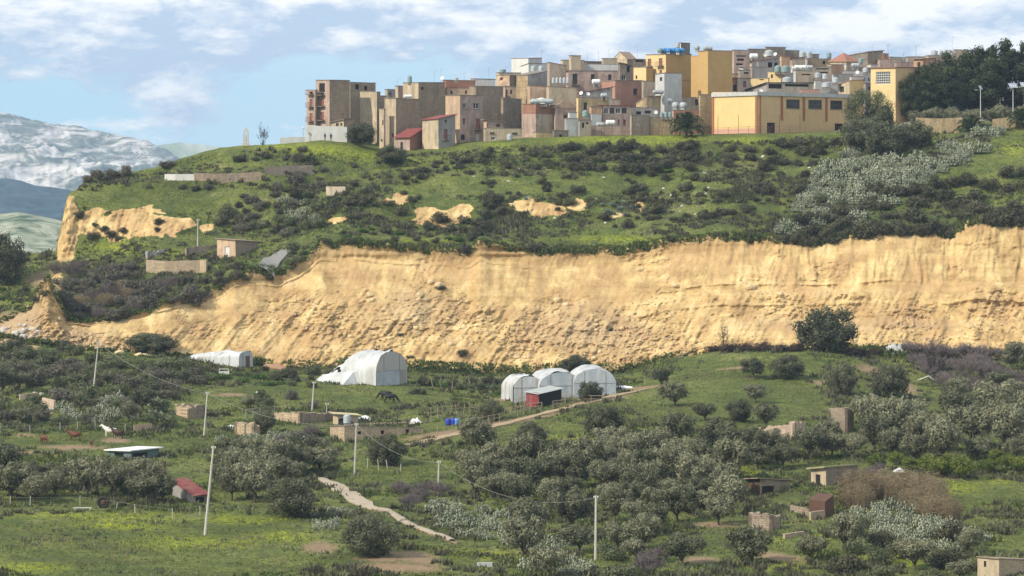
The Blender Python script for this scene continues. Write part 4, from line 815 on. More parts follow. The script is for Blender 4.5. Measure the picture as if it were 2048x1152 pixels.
L_PINE = leafmat('pine_needles', (0.014, 0.022, 0.010), (0.085, 0.105, 0.048)); L_PEAR = leafmat('prickly_pear_pads', (0.085, 0.105, 0.062), (0.42, 0.44, 0.31), 0.6, tr=0.0)
L_FRESH = leafmat('fresh_green_leaves', (0.035, 0.075, 0.018), (0.120, 0.190, 0.045)); L_TWIG = leafmat('bare_twigs', (0.13, 0.10, 0.09), (0.27, 0.22, 0.20), tr=0)
L_TWIGD = leafmat('dark_bare_twigs', (0.045, 0.035, 0.028), (0.10, 0.08, 0.065), tr=0); L_REED = leafmat('dry_reeds', (0.17, 0.13, 0.075), (0.36, 0.29, 0.18)); L_YEL = leafmat('yellow_blossom', (0.30, 0.33, 0.02), (0.62, 0.62, 0.05), tr=.3)
L_AGAVE = leafmat('agave_leaves', (0.16, 0.22, 0.20), (0.34, 0.42, 0.38), tr=0); L_PALM = leafmat('palm_leaves', (0.035, 0.055, 0.022), (0.11, 0.14, 0.06)); L_BURG = leafmat('burgundy_thicket', (0.035, 0.022, 0.018), (0.11, 0.075, 0.06)); L_ALMOND = leafmat('pinkish_bare_crown', (0.15, 0.12, 0.12), (0.30, 0.25, 0.25), tr=0)
L_CITRUS = leafmat('citrus_leaves', (0.04, 0.07, 0.014), (0.22, 0.25, 0.05)); L_SAGE = leafmat('sage_green_leaves', (0.065, 0.078, 0.038), (0.22, 0.235, 0.125))
BARK = plain('bark', (0.10, 0.08, 0.06), 0.95, 0.3, 6.0)
def unit(rng, n): v = rng.normal(size=(n, 3)); return v/np.linalg.norm(v, axis=1)[:, None]
def leaf_quads(pos, nrm, w, h, rng, k=4):
    n = len(pos); r = unit(rng, n); a = np.cross(nrm, r); a /= np.linalg.norm(a, axis=1)[:, None]+1e-9; b = np.cross(nrm, a)
    w = w[:, None]/2; h = h[:, None]/2
    if k == 3: V = np.stack([pos-a*w-b*h*.6, pos+a*w-b*h*.6, pos+b*h*1.2], 1)
    else: V = np.stack([pos-b*h, pos+a*w, pos+b*h, pos-a*w], 1)
    return V.reshape(-1, 3), np.arange(n*k).reshape(n, k)
def cloud(name, mat, rng, clumps, n, ls, asp=1.8, outward=0.7, core=0.12, flat=1.0):
    """crown: leaves spread through overlapping clumps; clumps = (x, y, z, r)"""
    cl = np.array(clumps); wgt = cl[:, 3]**2; wgt /= wgt.sum(); idx = rng.choice(len(cl), n, p=wgt)
    d = unit(rng, n); rad = cl[idx, 3]*np.where(rng.rand(n) < core, rng.rand(n)*0.6, 0.72+0.38*rng.rand(n)**1.6)
    # fine ragged sprays
    rad = rad*(1+0.35*np.clip(vnoise(d[:, 0]*4+idx*3.1, d[:, 1]*4, d[:, 2]*4), -0.6, 1))
    pos = cl[idx, :3]+d*rad[:, None]*np.array([1, 1, flat])
    nr = d*outward+unit(rng, n)*(1.15-outward); nr /= np.linalg.norm(nr, axis=1)[:, None]
    s = ls*(0.6+0.8*rng.rand(n)); V, Fc = leaf_quads(pos, nr, s/asp**.5, s*asp**.5, rng)
    V[:, 2] = np.maximum(V[:, 2], -0.03)
    me = newmesh(name, V, Fc, mat)
    tone = np.clip(0.45+0.55*vnoise(pos[:, 0]*7, pos[:, 1]*7, pos[:, 2]*7)+0.75*(rng.rand(n)-0.5), 0, 1)
    at = me.attributes.new('tone', 'FLOAT', 'FACE'); at.data.foreach_set('value', tone.astype(np.float32)); return me
def ell_clumps(rng, n, rx, rz, zc, r0, r1, zmin=0.0, shell=0.75):
    out = []
    for _ in range(n):
        d = unit(rng, 1)[0]; q = shell+(1-shell)*rng.rand(); q *= (0.5 if rng.rand() < .15 else 1); r = rng.uniform(r0, r1)
        out.append((d[0]*(rx-r*.7)*q, d[1]*(rx-r*.7)*q, max(zmin+r*.6, zc+d[2]*(rz-r*.7)*q), r))
    return out
def trunk_mesh(rng, h, r, spread, nl=4, top=None):
    m = MB(); a = Vector((0, 0, -0.06)); b = Vector((rng.uniform(-.03, .03), rng.uniform(-.03, .03), h)); m.tube(a, b, r, r*.75, 7)
    top = top or h*1.9
    for k in range(nl):
        t = 2*math.pi*(k+rng.rand()*.6)/nl; e = Vector((math.cos(t)*spread*rng.uniform(.6, 1), math.sin(t)*spread*rng.uniform(.6, 1), top*rng.uniform(.8, 1.1)))
        c = b.lerp(e, .45)+Vector((0, 0, rng.uniform(-.02, .03))); m.tube(b-Vector((0, 0, .01)), c, r*.6, r*.42, 5); m.tube(c, e, r*.42, r*.15, 5)
    return m.mesh('trunk', BARK, True)
def R_(s): return np.random.RandomState(s)
# meshes are one unit wide; things are scaled to their size in metres
OLV = []
for s in range(9):
    g = R_(100+s); lo = (0.30, 0.24, 0.36)[s % 3]; rz = (0.32, 0.36, 0.27)[s % 3]
    cs = ell_clumps(g, 26, 0.5, rz, lo+rz*.85, 0.09, 0.17, zmin=0.16)+[(0, 0, lo+rz*.8, .2), (.12, .1, lo+rz*.6, .17), (-.14, -.05, lo+rz*.6, .17)]
    OLV.append((cloud('crown', L_OLIVE if s < 6 else L_OLIVED, g, cs, 4200, 0.042, 2.0), trunk_mesh(g, 0.2, 0.035, .28, 5, .5)))
DENSE = []                                   # broad crowns reaching the ground
for s in range(4):
    g = R_(200+s); cs = ell_clumps(g, 40, 0.5, 0.42, 0.40, 0.09, 0.16, zmin=0.0)+[(0, 0, .38, .28)]
    DENSE.append((cloud('crown', L_OLIVED, g, cs, 10000, 0.031, 2.0), trunk_mesh(g, 0.16, 0.03, .3, 5, .5)))
def shrub_set(seed, mat, n=5, leaves=1500, ls=0.06, rz=0.36, cl=12, rr=(.13, .24)):
    out = []
    for s in range(n):
        g = R_(seed+s); cs = ell_clumps(g, cl, 0.5, rz, rz*.75, rr[0], rr[1], zmin=-.02)+[(0, 0, .2, .26)]
        out.append(cloud('shrub', mat, g, cs, leaves, ls, 1.6, 0.75))
    return out
MAQ = shrub_set(300, L_MAQ, 6, 1800, .055); MAQL = shrub_set(320, L_GREY, 5, 1900, .052); FRESH = shrub_set(340, L_FRESH, 4, 1500, .06, .26); BURG = shrub_set(360, L_BURG, 3, 1700, .05, .34); SAGE = shrub_set(380, L_SAGE, 4, 1900, .052, .38)
CIT = []
for s in range(2):
    g = R_(400+s); CIT.append((cloud('crown', L_CITRUS, g, ell_clumps(g, 16, .5, .34, .5, .12, .2, zmin=.12), 2600, .045, 1.6), trunk_mesh(g, .22, .03, .2, 4, .45)))
PINE = []
for s in range(4):
    g = R_(420+s); cs = []
    for k in range(64):
        d = unit(g, 1)[0]; r = g.uniform(.08, .15); z = 0.55+d[2]*0.42; cs.append((d[0]*(.5-r*.6), d[1]*(.5-r*.6), z, r))
    cs += [(0, 0, .6, .3), (0, 0, .4, .3), (0.15, 0, .75, .2)]
    PINE.append((cloud('crown', L_PINE, g, cs, 13000, .030, 1.5, .8, flat=.72), trunk_mesh(g, .45, .028, .3, 6, .8)))
DROOP = []
g = R_(440); cs = [(x, y, z, r) for x, y, z, r in ell_clumps(g, 44, .46, .46, .52, .07, .13, zmin=.02)]
DROOP.append((cloud('crown', L_SAGE, g, cs, 12000, .022, 3.2, .6, flat=1.5), trunk_mesh(g, .3, .03, .25, 5, .6)))
def twig_mesh(name, mat, rng, n, spread, h, up=0.6, sub=5, th=0.006, z0=0.02):
    V = []; Fc = []; T = []
    def seg(a, b, w):
        d = (b-a); s = d.cross(Vector((rng.randn(), rng.randn(), rng.randn()))).normalized()*w; s2 = d.cross(s).normalized()*w; k = len(V)
        V.extend([a+s, a-s, b]); V.extend([a+s2, a-s2, b]); Fc.append((k, k+1, k+2)); Fc.append((k+3, k+4, k+5)); t = rng.rand(); T.extend([t, t])
    for _ in range(n):
        a = Vector((rng.randn()*.06, rng.randn()*.06, z0)); t = rng.rand()*6.28; r = spread*rng.rand()**.5; e = Vector((math.cos(t)*r, math.sin(t)*r, h*rng.uniform(.55, 1)*(1-.35*(r/spread)**2)))
        mid = a.lerp(e, .5)+Vector((0, 0, .06*up)); seg(a, mid, th*1.8); seg(mid, e, th*1.3)
        for _ in range(sub):
            p = mid.lerp(e, rng.rand()*1.0); q = p+Vector((rng.randn(), rng.randn(), rng.rand()*1.6+.2)).normalized()*rng.uniform(.07, .18); seg(p, q, th)
            for _ in range(3): p2 = p.lerp(q, rng.rand()); seg(p2, p2+Vector((rng.randn(), rng.randn(), rng.rand()*1.2)).normalized()*rng.uniform(.04, .09), th*.7)
    me = newmesh(name, np.array([tuple(v) for v in V]), np.array(Fc), mat)
    at = me.attributes.new('tone', 'FLOAT', 'FACE'); at.data.foreach_set('value', np.array(T, dtype=np.float32)); return me
BARE = [twig_mesh('bare_shrub', L_TWIG, R_(460+s), 46, .48, .62, sub=7, th=.0045) for s in range(3)]; ALM = [twig_mesh('bare_shrub', L_ALMOND, R_(466+s), 60, .5, .6, sub=9, th=.005) for s in range(2)]
BARED = [twig_mesh('bare_tree', L_TWIGD, R_(470+s), 22, .42, .9, sub=7, th=.006) for s in range(3)]
def reed_mesh(rng, n):
    V = []; 
    for _ in range(n):
        t = rng.rand()*6.28; r = .48*rng.rand()**.6; a = np.array([math.cos(t)*r, math.sin(t)*r, 0]); h = rng.uniform(.35, .8)*(1-.4*r); l = np.array([rng.randn()*.07, rng.randn()*.07, h]); w = np.array([math.cos(t+1), math.sin(t+1), 0])*.006
        V += [a-w, a+w, a+l]
        for q in range(3):
            p = a+l*rng.uniform(.4, .95); f = np.array([rng.randn()*.06, rng.randn()*.06, rng.uniform(-.02, .08)]); u_ = np.array([0, 0, .008]); V += [p-u_, p+u_, p+f]
    V = np.array(V); Fc = np.arange(len(V)).reshape(-1, 3); me = newmesh('reeds', V, Fc, L_REED)
    at = me.attributes.new('tone', 'FLOAT', 'FACE'); at.data.foreach_set('value', R_(5).rand(len(Fc)).astype(np.float32)); return me
REED = [reed_mesh(R_(480+s), 900) for s in range(2)]
def pear_mesh(rng, n):
    """prickly pear: chains of thick oval pads"""
    V = []; Fc = []; T = []
    def pad(c, up, side, nrm, ln, wd):
        k = len(V); th = ln*.10; ring = [(0, -.5), (.38, -.22), (.5, .12), (.34, .42), (0, .5), (-.34, .42), (-.5, .12), (-.38, -.22)]
        for x, y in ring: V.append(c+side*(x*wd)+up*(y*ln))
        V.append(c+nrm*th); V.append(c-nrm*th)
        for i in range(8): j = (i+1) % 8; Fc.append((k+i, k+j, k+8)); Fc.append((k+j, k+i, k+9))
        t = rng.rand(); T.extend([t]*16)
    for _ in range(n):
        t = rng.rand()*6.28; r = .46*rng.rand()**.5; b = np.array([math.cos(t)*r, math.sin(t)*r, 0.0]); mx = int(rng.choice([2, 3, 4, 5])*(1.15-r)); 
        for j in range(max(1, mx)):
            ln = rng.uniform(.085, .125); up = np.array([rng.randn()*.45, rng.randn()*.45, 1.0]); up /= np.linalg.norm(up); nr = np.array([rng.randn(), rng.randn(), .15*rng.randn()]); nr -= up*nr.dot(up); nr /= np.linalg.norm(nr); sd = np.cross(up, nr)
            c = b+up*ln*.5; pad(c, up, sd, nr, ln, ln*.72); b = b+up*ln*.92+sd*rng.uniform(-.02, .02)
    me = newmesh('prickly_pear', np.array(V), np.array(Fc), L_PEAR, True)
    at = me.attributes.new('tone', 'FLOAT', 'FACE'); at.data.foreach_set('value', np.array(T, dtype=np.float32)); return me
PEAR = [pear_mesh(R_(500+s), 115) for s in range(6)]
def agave_mesh(rng):
    V = []; Fc = []; T = []
    for k in range(34):
        a = k*2.4; tilt = 0.25+0.95*(k/34); d = np.array([math.cos(a)*math.sin(tilt), math.sin(a)*math.sin(tilt), math.cos(tilt)]); s = np.cross(d, [0, 0, 1.0]); s /= np.linalg.norm(s); L = rng.uniform(.42, .55); i = len(V)
        p0 = d*.03; p1 = d*L*.5; p2 = d*L+np.array([0, 0, -.04*tilt]); nn = np.cross(s, d)*.02; V += [p0-s*.03, p0+s*.03, p1-s*.05, p1+s*.05, p2, p1+nn]; Fc += [(i, i+1, i+5), (i+1, i+3, i+5), (i+3, i+4, i+5), (i+4, i+2, i+5), (i+2, i, i+5)]; T += [rng.rand()]*5
    me = newmesh('agave', np.array(V), np.array(Fc), L_AGAVE); at = me.attributes.new('tone', 'FLOAT', 'FACE'); at.data.foreach_set('value', np.array(T, dtype=np.float32)); return me
AGA = [agave_mesh(R_(520+s)) for s in range(2)]
PLANTS = []
prng = random.Random(3)
def put(kind, cat, meshes, p, w, h=None, px=None, group=None, label=None, adj=None, sink=0.05):
    """w = width in metres; meshes is a mesh (one piece) or (crown, trunk)"""
    h_ = h if h else w; sc = (w, w, h_); rz = prng.uniform(0, 6.28); loc = (p.x, p.y, p.z-sink*w)
    if isinstance(meshes, tuple):
        o = bpy.data.objects.new(kind, None); COL.objects.link(o); link('crown', meshes[0], o); link('trunk', meshes[1], o)
    else: o = link(kind, meshes)
    o.location = loc; o.scale = sc; o.rotation_euler[2] = rz; tag(o, label, cat, group)
    q = (1024+F*p.x/p.y, HY-F*(p.z+0.4*h_)/p.y); PLANTS.append([o, kind, q[0], q[1], w*F/p.y, label, adj]); return o
def at_px(kind, cat, meshes, px, py, wpx, hpx=None, zf=1.0, **k):
    p = ground(px, py); s = p.y/F; return put(kind, cat, meshes, p, wpx*s, (hpx*s/zf if hpx else None), **k)
pick = lambda l: l[prng.randrange(len(l))]
G_OL, G_MQ, G_PP = 'olive trees of the valley grove', 'scrub bushes on the slopes', 'prickly pear clumps'
# the trees that can be told apart first: (px, foot row, width, height)
for px, py, w, h, lb in [(742, 1112, 128, 100, 'large dark round bush-like tree beside the bare soil in the bottom meadow'), (1655, 702, 138, 108, 'big broad carob tree standing alone before the scarp'), (772, 930, 84, 70, 'dense dark tree in front of the long stone stable'),
   (722, 293, 68, 56, 'round dark tree beside the whitewashed wall of the apartment block'), (1062, 890, 64, 54, 'rounded tree alone on the bright meadow below the dirt track'), (1205, 872, 84, 74, 'big tree directly below the red shed and its paddock'), (1683, 790, 68, 70, 'upright dense tree in the middle of the hillside meadow'), (1573, 757, 76, 56, 'spreading dome shaped tree at the top of the hillside meadow'),
   (1778, 795, 86, 80, 'leaning dense tree beside the landslip crack'), (1180, 803, 56, 50, 'dark round tree in front of the white greenhouse tunnels'), (1150, 742, 66, 38, 'dark green tree just behind the white greenhouse tunnels'), (582, 1035, 112, 92, 'big olive with an open trunk beside the concrete track bend'), (300, 702, 112, 46, 'wide dark bush in front of the sand beside the fallen pole'),
   (527, 866, 56, 52, 'round dark tree beside the roofless sandstone hut'), (1478, 842, 60, 52, 'small dark olive standing in the open meadow'), (980, 842, 56, 50, 'grey green tree beside the rail fence corner')]:
    at_px('tree', 'tree', pick(DENSE), px, py, w, h, zf=.86, label=lb)
for px, py, w, h, lb in [(1366, 1132, 100, 72, 'olive tree with a forked dark trunk at the bottom of the grove'), (1502, 1128, 108, 78, 'broad olive tree right of the forked olive'), (1622, 1122, 72, 56, 'small olive with a single trunk beside the orange soil patch'), (1690, 1100, 92, 84, 'olive tree leaning over the low wall beside the reeds'), (1505, 757, 58, 44, 'little olive at the top corner of the hillside meadow'),
   (1530, 858, 62, 58, 'olive with a pale thin trunk beside the ruined stone wall'), (1480+30, 806, 52, 44, 'small round olive behind the two open meadow olives'), (1410, 842, 50, 40, 'small dark olive on the lower edge of the meadow'), (1325, 778, 48, 46, 'lone olive beside the dirt track end'), (1350, 812, 74, 50, 'wide olive just below the dirt track end'), (1740, 864, 82, 84, 'olive tree with two trunks beside the square ruin'),
   (1822, 868, 84, 76, 'dark olive tree behind the two trunked olive'), (1945, 900, 120, 100, 'largest olive tree above the green terrace field'), (960, 905, 90, 78, 'big olive at the corner of the meadow below the stable track'), (945, 985, 80, 84, 'tall olive beside the short concrete pole'), (1220, 905, 80, 60, 'olive tree touching the big tree below the red shed')]:
    at_px('olive_tree', 'olive tree', pick(OLV), px, py, w, h, zf=.86, label=lb, group=None)
def rubble():
    g = R_(77); n = 7000; px = g.uniform(20, 2100, n*8); ci = np.interp(px, pxs, np.arange(len(pxs))).astype(int); r0 = int(np.searchsorted(S[:, 0], 5.98)); r1 = int(np.searchsorted(S[:, 0], 7.0)); rr = g.randint(r0, r1, n*8)
    t = S[rr, ci]-6; pr = np.clip(1.1-t*1.5, .03, 1)*np.clip((where[rr, ci]-.45)*1.9, 0.02, 1)*(sand[rr, ci] > .5); ok = g.rand(n*8) < pr; rr, ci = rr[ok][:n], ci[ok][:n]; n = len(rr)
    P = np.stack([Xg[rr, ci]+g.normal(size=n)*.1, Yg[rr, ci], Z[rr, ci]], 1); s = .07+.26*g.rand(n)**3.2; O = np.array([(1, 0, 0), (0, 1, 0), (-1, 0, 0), (0, -1, 0), (0, 0, 1), (0, 0, -1)], float)
    A = O[None]*(0.6+.7*g.rand(n, 6, 1))*s[:, None, None]+.35*s[:, None, None]*g.normal(size=(n, 6, 3)); V = (P[:, None]+A).reshape(-1, 3); T = np.array([(0, 1, 4), (1, 2, 4), (2, 3, 4), (3, 0, 4), (1, 0, 5), (2, 1, 5), (3, 2, 5), (0, 3, 5)])
    Fc = (np.arange(n)[:, None, None]*6+T[None]).reshape(-1, 3); tag(link('rubble', newmesh('rubble', V, Fc, plain('sand_rubble', (.56, .42, .25), .95, .35, 1.3))), 'broken clods and stones strewn over the slipped sand', 'rubble', None, 'stuff')
rubble()
def inpoly(x, y, P):
    c = False; j = len(P)-1
    for i in range(len(P)):
        if (P[i][1] > y) != (P[j][1] > y) and x < (P[j][0]-P[i][0])*(y-P[i][1])/(P[j][1]-P[i][1])+P[i][0]: c = not c
        j = i
    return c
KEEP = [(640, 845, 860, 885), (1020, 730, 1240, 830), (640, 700, 830, 775), (390, 700, 515, 735), (205, 880, 330, 940), (50, 850, 250, 948), (60, 860, 260, 890), (660, 820, 760, 850), (345, 800, 480, 870), (350, 955, 425, 1008), (745, 780, 800, 808), (1500, 840, 1620, 885), (1650, 815, 1705, 865), (1490, 945, 1590, 1000), (1620, 920, 1720, 975), (1490, 1010, 1560, 1055), (1610, 985, 1680, 1040), (1955, 1110, 2048, 1152), (635, 950, 745, 1010), (285, 490, 430, 550), (430, 472, 520, 522), (500, 505, 570, 545), (325, 340, 525, 366), (545, 818, 740, 850), (1185, 985, 1200, 1120),
        (860, 780, 960, 870), (400, 880, 430, 1075), (735, 1000, 800, 1050), (780, 1030, 860, 1085), (840, 1055, 915, 1105)]
PTS = []
def scatter(poly, n, wr, fn, gap=0.55, tries=40, keep=True, clump=0):
    x0, x1 = min(p[0] for p in poly), max(p[0] for p in poly); y0, y1 = min(p[1] for p in poly), max(p[1] for p in poly); k = 0
    for _ in range(n*tries):
        if k >= n: break
        x, y = prng.uniform(x0, x1), prng.uniform(y0, y1); w = wr[0]+(wr[1]-wr[0])*prng.random()**(1.0 if not clump else 1.6)
        if clump and vnoise(x/55, y/22, 33)+.5*vnoise(x/22, y/11, 36) < clump: continue
        if not inpoly(x, y, poly): continue
        if keep and any(a-w*.3 < x < c+w*.3 and b < y < d+w*.45 for a, b, c, d in KEEP): continue
        if any(abs(x-a) < gap*(w+v)/2*1.0 and abs(y-b) < gap*.42*(w+v)/2 for a, b, v in PTS): continue
        PTS.append((x, y, w)); fn(x, y, w); k += 1
for o, kd, x, y, w, *_ in PLANTS: PTS.append((x, y+w*.3, w))
def f_olive(x, y, w): at_px('olive_tree', 'olive tree', pick(OLV[:6]) if prng.random() < .72 else pick(OLV[6:]), x, y, w, w*prng.uniform(.74, 1.0), zf=.86, group=G_OL)
def f_maq(x, y, w): at_px('scrub_bush', 'bush', pick(MAQ), x, y, w, w*prng.uniform(.7, 1.0), group=G_MQ)
def f_grey(x, y, w): at_px('grey_bush', 'bush', pick(MAQL), x, y, w, w*prng.uniform(.7, 1.05), group='grey brown bushes')
def f_sage(x, y, w): at_px('green_bush', 'bush', pick(SAGE), x, y, w, w*prng.uniform(.7, 1.0), group='sage green bushes')
def f_fresh(x, y, w): at_px('leafy_plant', 'plant', pick(FRESH), x, y, w, w*prng.uniform(.5, .9), group='fresh green leafy plants')
def f_pear(x, y, w): at_px('prickly_pear', 'prickly pear', pick(PEAR), x, y, w, w*prng.uniform(1.1, 1.5), group=G_PP)
def f_bare(x, y, w): at_px('bare_shrub', 'bare shrub', pick(BARE), x, y, w, w*prng.uniform(.8, 1.2), group='leafless shrubs')
def f_mix(*fs): return lambda x, y, w: fs[prng.randrange(len(fs))](x, y, w)
scatter([(-20,955),(200,958),(330,962),(420,950),(470,915),(640,925),(640,950),(560,985),(520,1016),(300,1012),(0,1008)], 58, (60, 100), f_olive, .50)
scatter([(930,945),(1000,940),(1150,930),(1280,895),(1500,915),(1600,925),(1590,975),(1490,1010),(1490,1040),(1300,1075),(1200,1045),(1100,1020),(1000,1010),(940,965)], 84, (60, 112), f_olive, .54)
scatter([(1450,905),(1600,920),(1720,875),(1860,850),(2070,830),(2070,930),(1860,925),(1730,920),(1600,935)], 52, (62, 112), f_olive, .52)
scatter([(1880,730),(2070,720),(2070,800),(1860,820)], 9, (50, 80), f_mix(f_olive, f_bare), .6)
scatter([(1030,1060),(1200,1060),(1180,1160),(1040,1160)], 5, (80, 110), f_olive, .6)
scatter([(1180,1080),(1330,1090),(1300,1170),(1180,1170)], 5, (70, 100), f_mix(f_olive, f_sage), .6)
scatter([(1640,1090),(1960,1080),(1940,1170),(1660,1170)], 12, (60, 96), f_mix(f_olive, f_sage, f_maq), .6)
scatter([(-10,770),(300,770),(420,790),(640,800),(640,870),(330,860),(0,850)], 44, (34, 66), f_mix(f_sage, f_grey, f_olive), .6)
scatter([(0,735),(180,730),(420,735),(400,775),(0,772)], 36, (40, 72), f_mix(f_sage, f_grey, f_sage), .5)
scatter([(-10,695),(150,700),(150,718),(-10,722)], 9, (40, 60), f_mix(f_sage, f_maq), .4)
# slopes under the town
scatter([(640,440),(700,400),(770,330),(860,305),(1000,300),(1120,295),(1110,380),(960,420),(760,440)], 58, (15, 38), f_maq, .5, clump=.02)
scatter([(1120,300),(1400,290),(1400,345),(1260,352),(1130,340)], 30, (30, 50), f_maq, .55)
scatter([(1120,345),(1660,300),(1600,400),(1440,440),(1200,460),(1100,440)], 60, (15, 42), f_maq, .5, clump=.05)
scatter([(950,395),(1010,395),(1000,470),(930,485),(840,470),(860,440)], 14, (28, 50), f_maq, .5)
scatter([(700,450),(940,455),(940,492),(660,478)], 20, (16, 34), f_mix(f_maq, f_fresh), .7)
scatter([(1450,300),(1680,285),(1650,330),(1460,360)], 16, (26, 46), f_maq, .7)
scatter([(1560,455),(1700,410),(1850,370),(2060,340),(2060,440),(1930,446),(1890,470),(1740,470),(1600,482)], 32, (36, 66), f_maq, .5)
scatter([(160,345),(330,330),(640,300),(720,330),(640,380),(330,382),(170,370)], 34, (16, 46), f_mix(f_maq, f_grey, f_grey), .6, clump=.02)
scatter([(480,390),(640,370),(720,370),(640,470),(560,480),(430,470)], 40, (20, 46), f_mix(f_maq, f_grey, f_sage), .6)
scatter([(150,420),(360,440),(300,478),(220,492),(150,500)], 9, (16, 34), f_maq, .7)
scatter([(400,520),(520,515),(600,490),(620,500),(560,560),(470,560),(400,600)], 22, (20, 40), f_mix(f_maq, f_sage), .6)
scatter([(112,545),(280,540),(430,560),(430,600),(330,615),(250,640),(130,640)], 46, (34, 62), f_mix(f_grey, f_grey, f_bare, f_grey), .5)
scatter([(-10,580),(90,570),(90,600),(0,612)], 8, (20, 40), f_mix(f_maq, f_fresh), .7)
_g = random.Random(21)
for px in list(range(1566, 1700, 17))+list(range(1716, 1900, 15))+list(range(1975, 2060, 16)):
    ey = float(np.interp(px, PX, curves[7][0])); w = _g.uniform(26, 44); at_px('scrub_bush', 'bush', pick(MAQ), px+_g.uniform(-4, 4), ey+_g.uniform(2, 12), w, w*_g.uniform(.9, 1.2), group=G_MQ)
for px in (1432, 1450, 1342, 1052+10, 1068, 1078, 925, 932, 652, 700, 760): ey = float(np.interp(px, PX, curves[7][0])); w = _g.uniform(16, 26); at_px('scrub_bush', 'bush', pick(MAQ), px, ey+3, w, w, group=G_MQ)
# fringe at the foot of the slide
scatter([(420,735),(640,748),(830,768),(1020,765),(1020,790),(830,790),(640,775),(420,765)], 44, (22, 44), f_mix(f_sage, f_fresh, f_maq), .6)
for px, w in [(1430, 44), (1460, 52), (1490, 50), (1525, 56), (1560, 50), (1590, 48), (1700, 60), (1720, 44), (1745, 40)]: at_px('thorn_thicket', 'thicket', pick(BURG), px, 702+(8 if px > 1650 else 0), w, w*.7, group='dark reddish thickets')
# prickly pears
scatter([(1560,470),(1600,400),(1640,345),(1700,318),(1790,318),(1880,292),(1975,258),(2010,262),(1940,322),(1870,352),(1830,380),(1770,420),(1700,462),(1640,480)], 140, (22, 50), f_pear, .42, keep=False, clump=-.32)
scatter([(180,795),(310,800),(320,835),(200,840)], 14, (28, 42), f_pear, .45); scatter([(120,780),(190,790),(200,850),(130,860)], 9, (26, 38), f_pear, .5)
scatter([(560,400),(620,400),(630,440),(580,440)], 7, (26, 38), f_pear, .5); scatter([(340,870),(600,880),(600,920),(420,905)], 20, (26, 42), f_pear, .5)
scatter([(860,1010),(1030,1030),(1040,1100),(880,1060)], 22, (34, 52), f_pear, .5); scatter([(1040,1090),(1200,1070),(1170,1150),(1060,1160)], 12, (36, 50), f_pear, .55)
scatter([(1700,1010),(1760,1010),(1980,1070),(1960,1110),(1760,1110)], 34, (36, 54), f_pear, .5); scatter([(600,1010),(690,1020),(700,1060),(620,1060)], 8, (24, 36), f_pear, .6)
scatter([(1690,300),(1720,300),(1700,340)], 4, (26, 36), f_pear, .5)
scatter([(1600,450),(1640,370),(1740,340),(1880,310),(1830,375),(1700,450)], 26, (18, 38), f_mix(f_grey, f_sage, f_maq), .4, keep=False)
# reeds, bare shrubs, almonds
scatter([(1700,1000),(1830,985),(1900,1030),(1880,1070),(1740,1060)], 16, (60, 90), lambda x, y, w: at_px('reed_bed', 'reeds', pick(REED), x, y, w, w*1.1, group='dry reeds'), .45, keep=False)
scatter([(140,570),(260,560),(250,610),(150,620)], 6, (34, 50), lambda x, y, w: at_px('reed_bed', 'reeds', pick(REED), x, y, w, w*.9, group='dry reeds'), .5)
f_alm = lambda x, y, w: at_px('almond_tree', 'bare tree', pick(ALM), x, y, w, w*prng.uniform(.8, 1.1), group='leafless almond trees')
scatter([(1800,705),(2050,710),(2050,790),(1900,790),(1840,740)], 22, (46, 76), f_alm, .5); scatter([(900,1020),(1040,1020),(1040,1070),(940,1060)], 7, (50, 74), f_alm, .6)
scatter([(1240,1095),(1330,1110),(1300,1150),(1230,1150)], 4, (70, 90), f_alm, .5); scatter([(560,875),(660,870),(650,895),(570,900)], 5, (40, 60), f_alm, .5); scatter([(340,800),(410,800),(420,850),(350,850)], 5, (36, 56), f_alm, .5)
scatter([(800,985),(900,990),(900,1030),(830,1030)], 5, (50, 70), f_alm, .5); scatter([(90,900),(290,920),(260,1000),(110,1000)], 6, (50, 70), f_bare, .6); scatter([(1690,935),(1760,940),(1760,965),(1700,965)], 4, (40, 56), f_alm, .5)
at_px('bare_tree', 'bare tree', BARED[0], 526, 288, 34, 40, zf=.75, label='leafless many stemmed shrub on the hilltop beside the monument'); at_px('bare_tree', 'bare tree', BARED[1], 1448, 694, 30, 44, zf=.75, label='small leafless tree standing in the dark thicket before the scarp')
at_px('bare_tree', 'bare tree', BARED[1], 636, 1175, 70, 56, zf=.75, label='gnarled leafless tree cut by the bottom edge below the bare soil'); at_px('bare_tree', 'bare tree', BARED[2], 728, 1170, 60, 46, zf=.75, label='second gnarled leafless tree at the bottom edge near the big round bush'); at_px('bare_tree', 'bare tree', BARED[0], 1870, 755, 60, 60, zf=.75, label='dark leafless tree beside the bent white pipe')
# citrus
for px, py, w, h, lb in [(1752, 940, 44, 34, 'yellow topped citrus tree beside the roofed stone hut'), (1870, 955, 60, 46, 'loose citrus tree at the upper edge of the terrace field'), (1930, 960, 60, 56, 'citrus tree with a dark trunk over the terrace field'), (1900, 945, 50, 40, 'round citrus tree between two other citrus trees')]: at_px('citrus_tree', 'citrus tree', pick(CIT), px, py, w, h, zf=.86, label=lb)
scatter([(1790,930),(2050,925),(2050,950),(1800,952)], 8, (40, 60), lambda x, y, w: at_px('citrus_tree', 'citrus tree', pick(CIT), x, y, w, w*.8, zf=.86, group='citrus trees of the terrace garden'), .6)
scatter([(1320,320),(1345,320),(1340,345),(1320,345)], 3, (18, 26), f_fresh, .5)
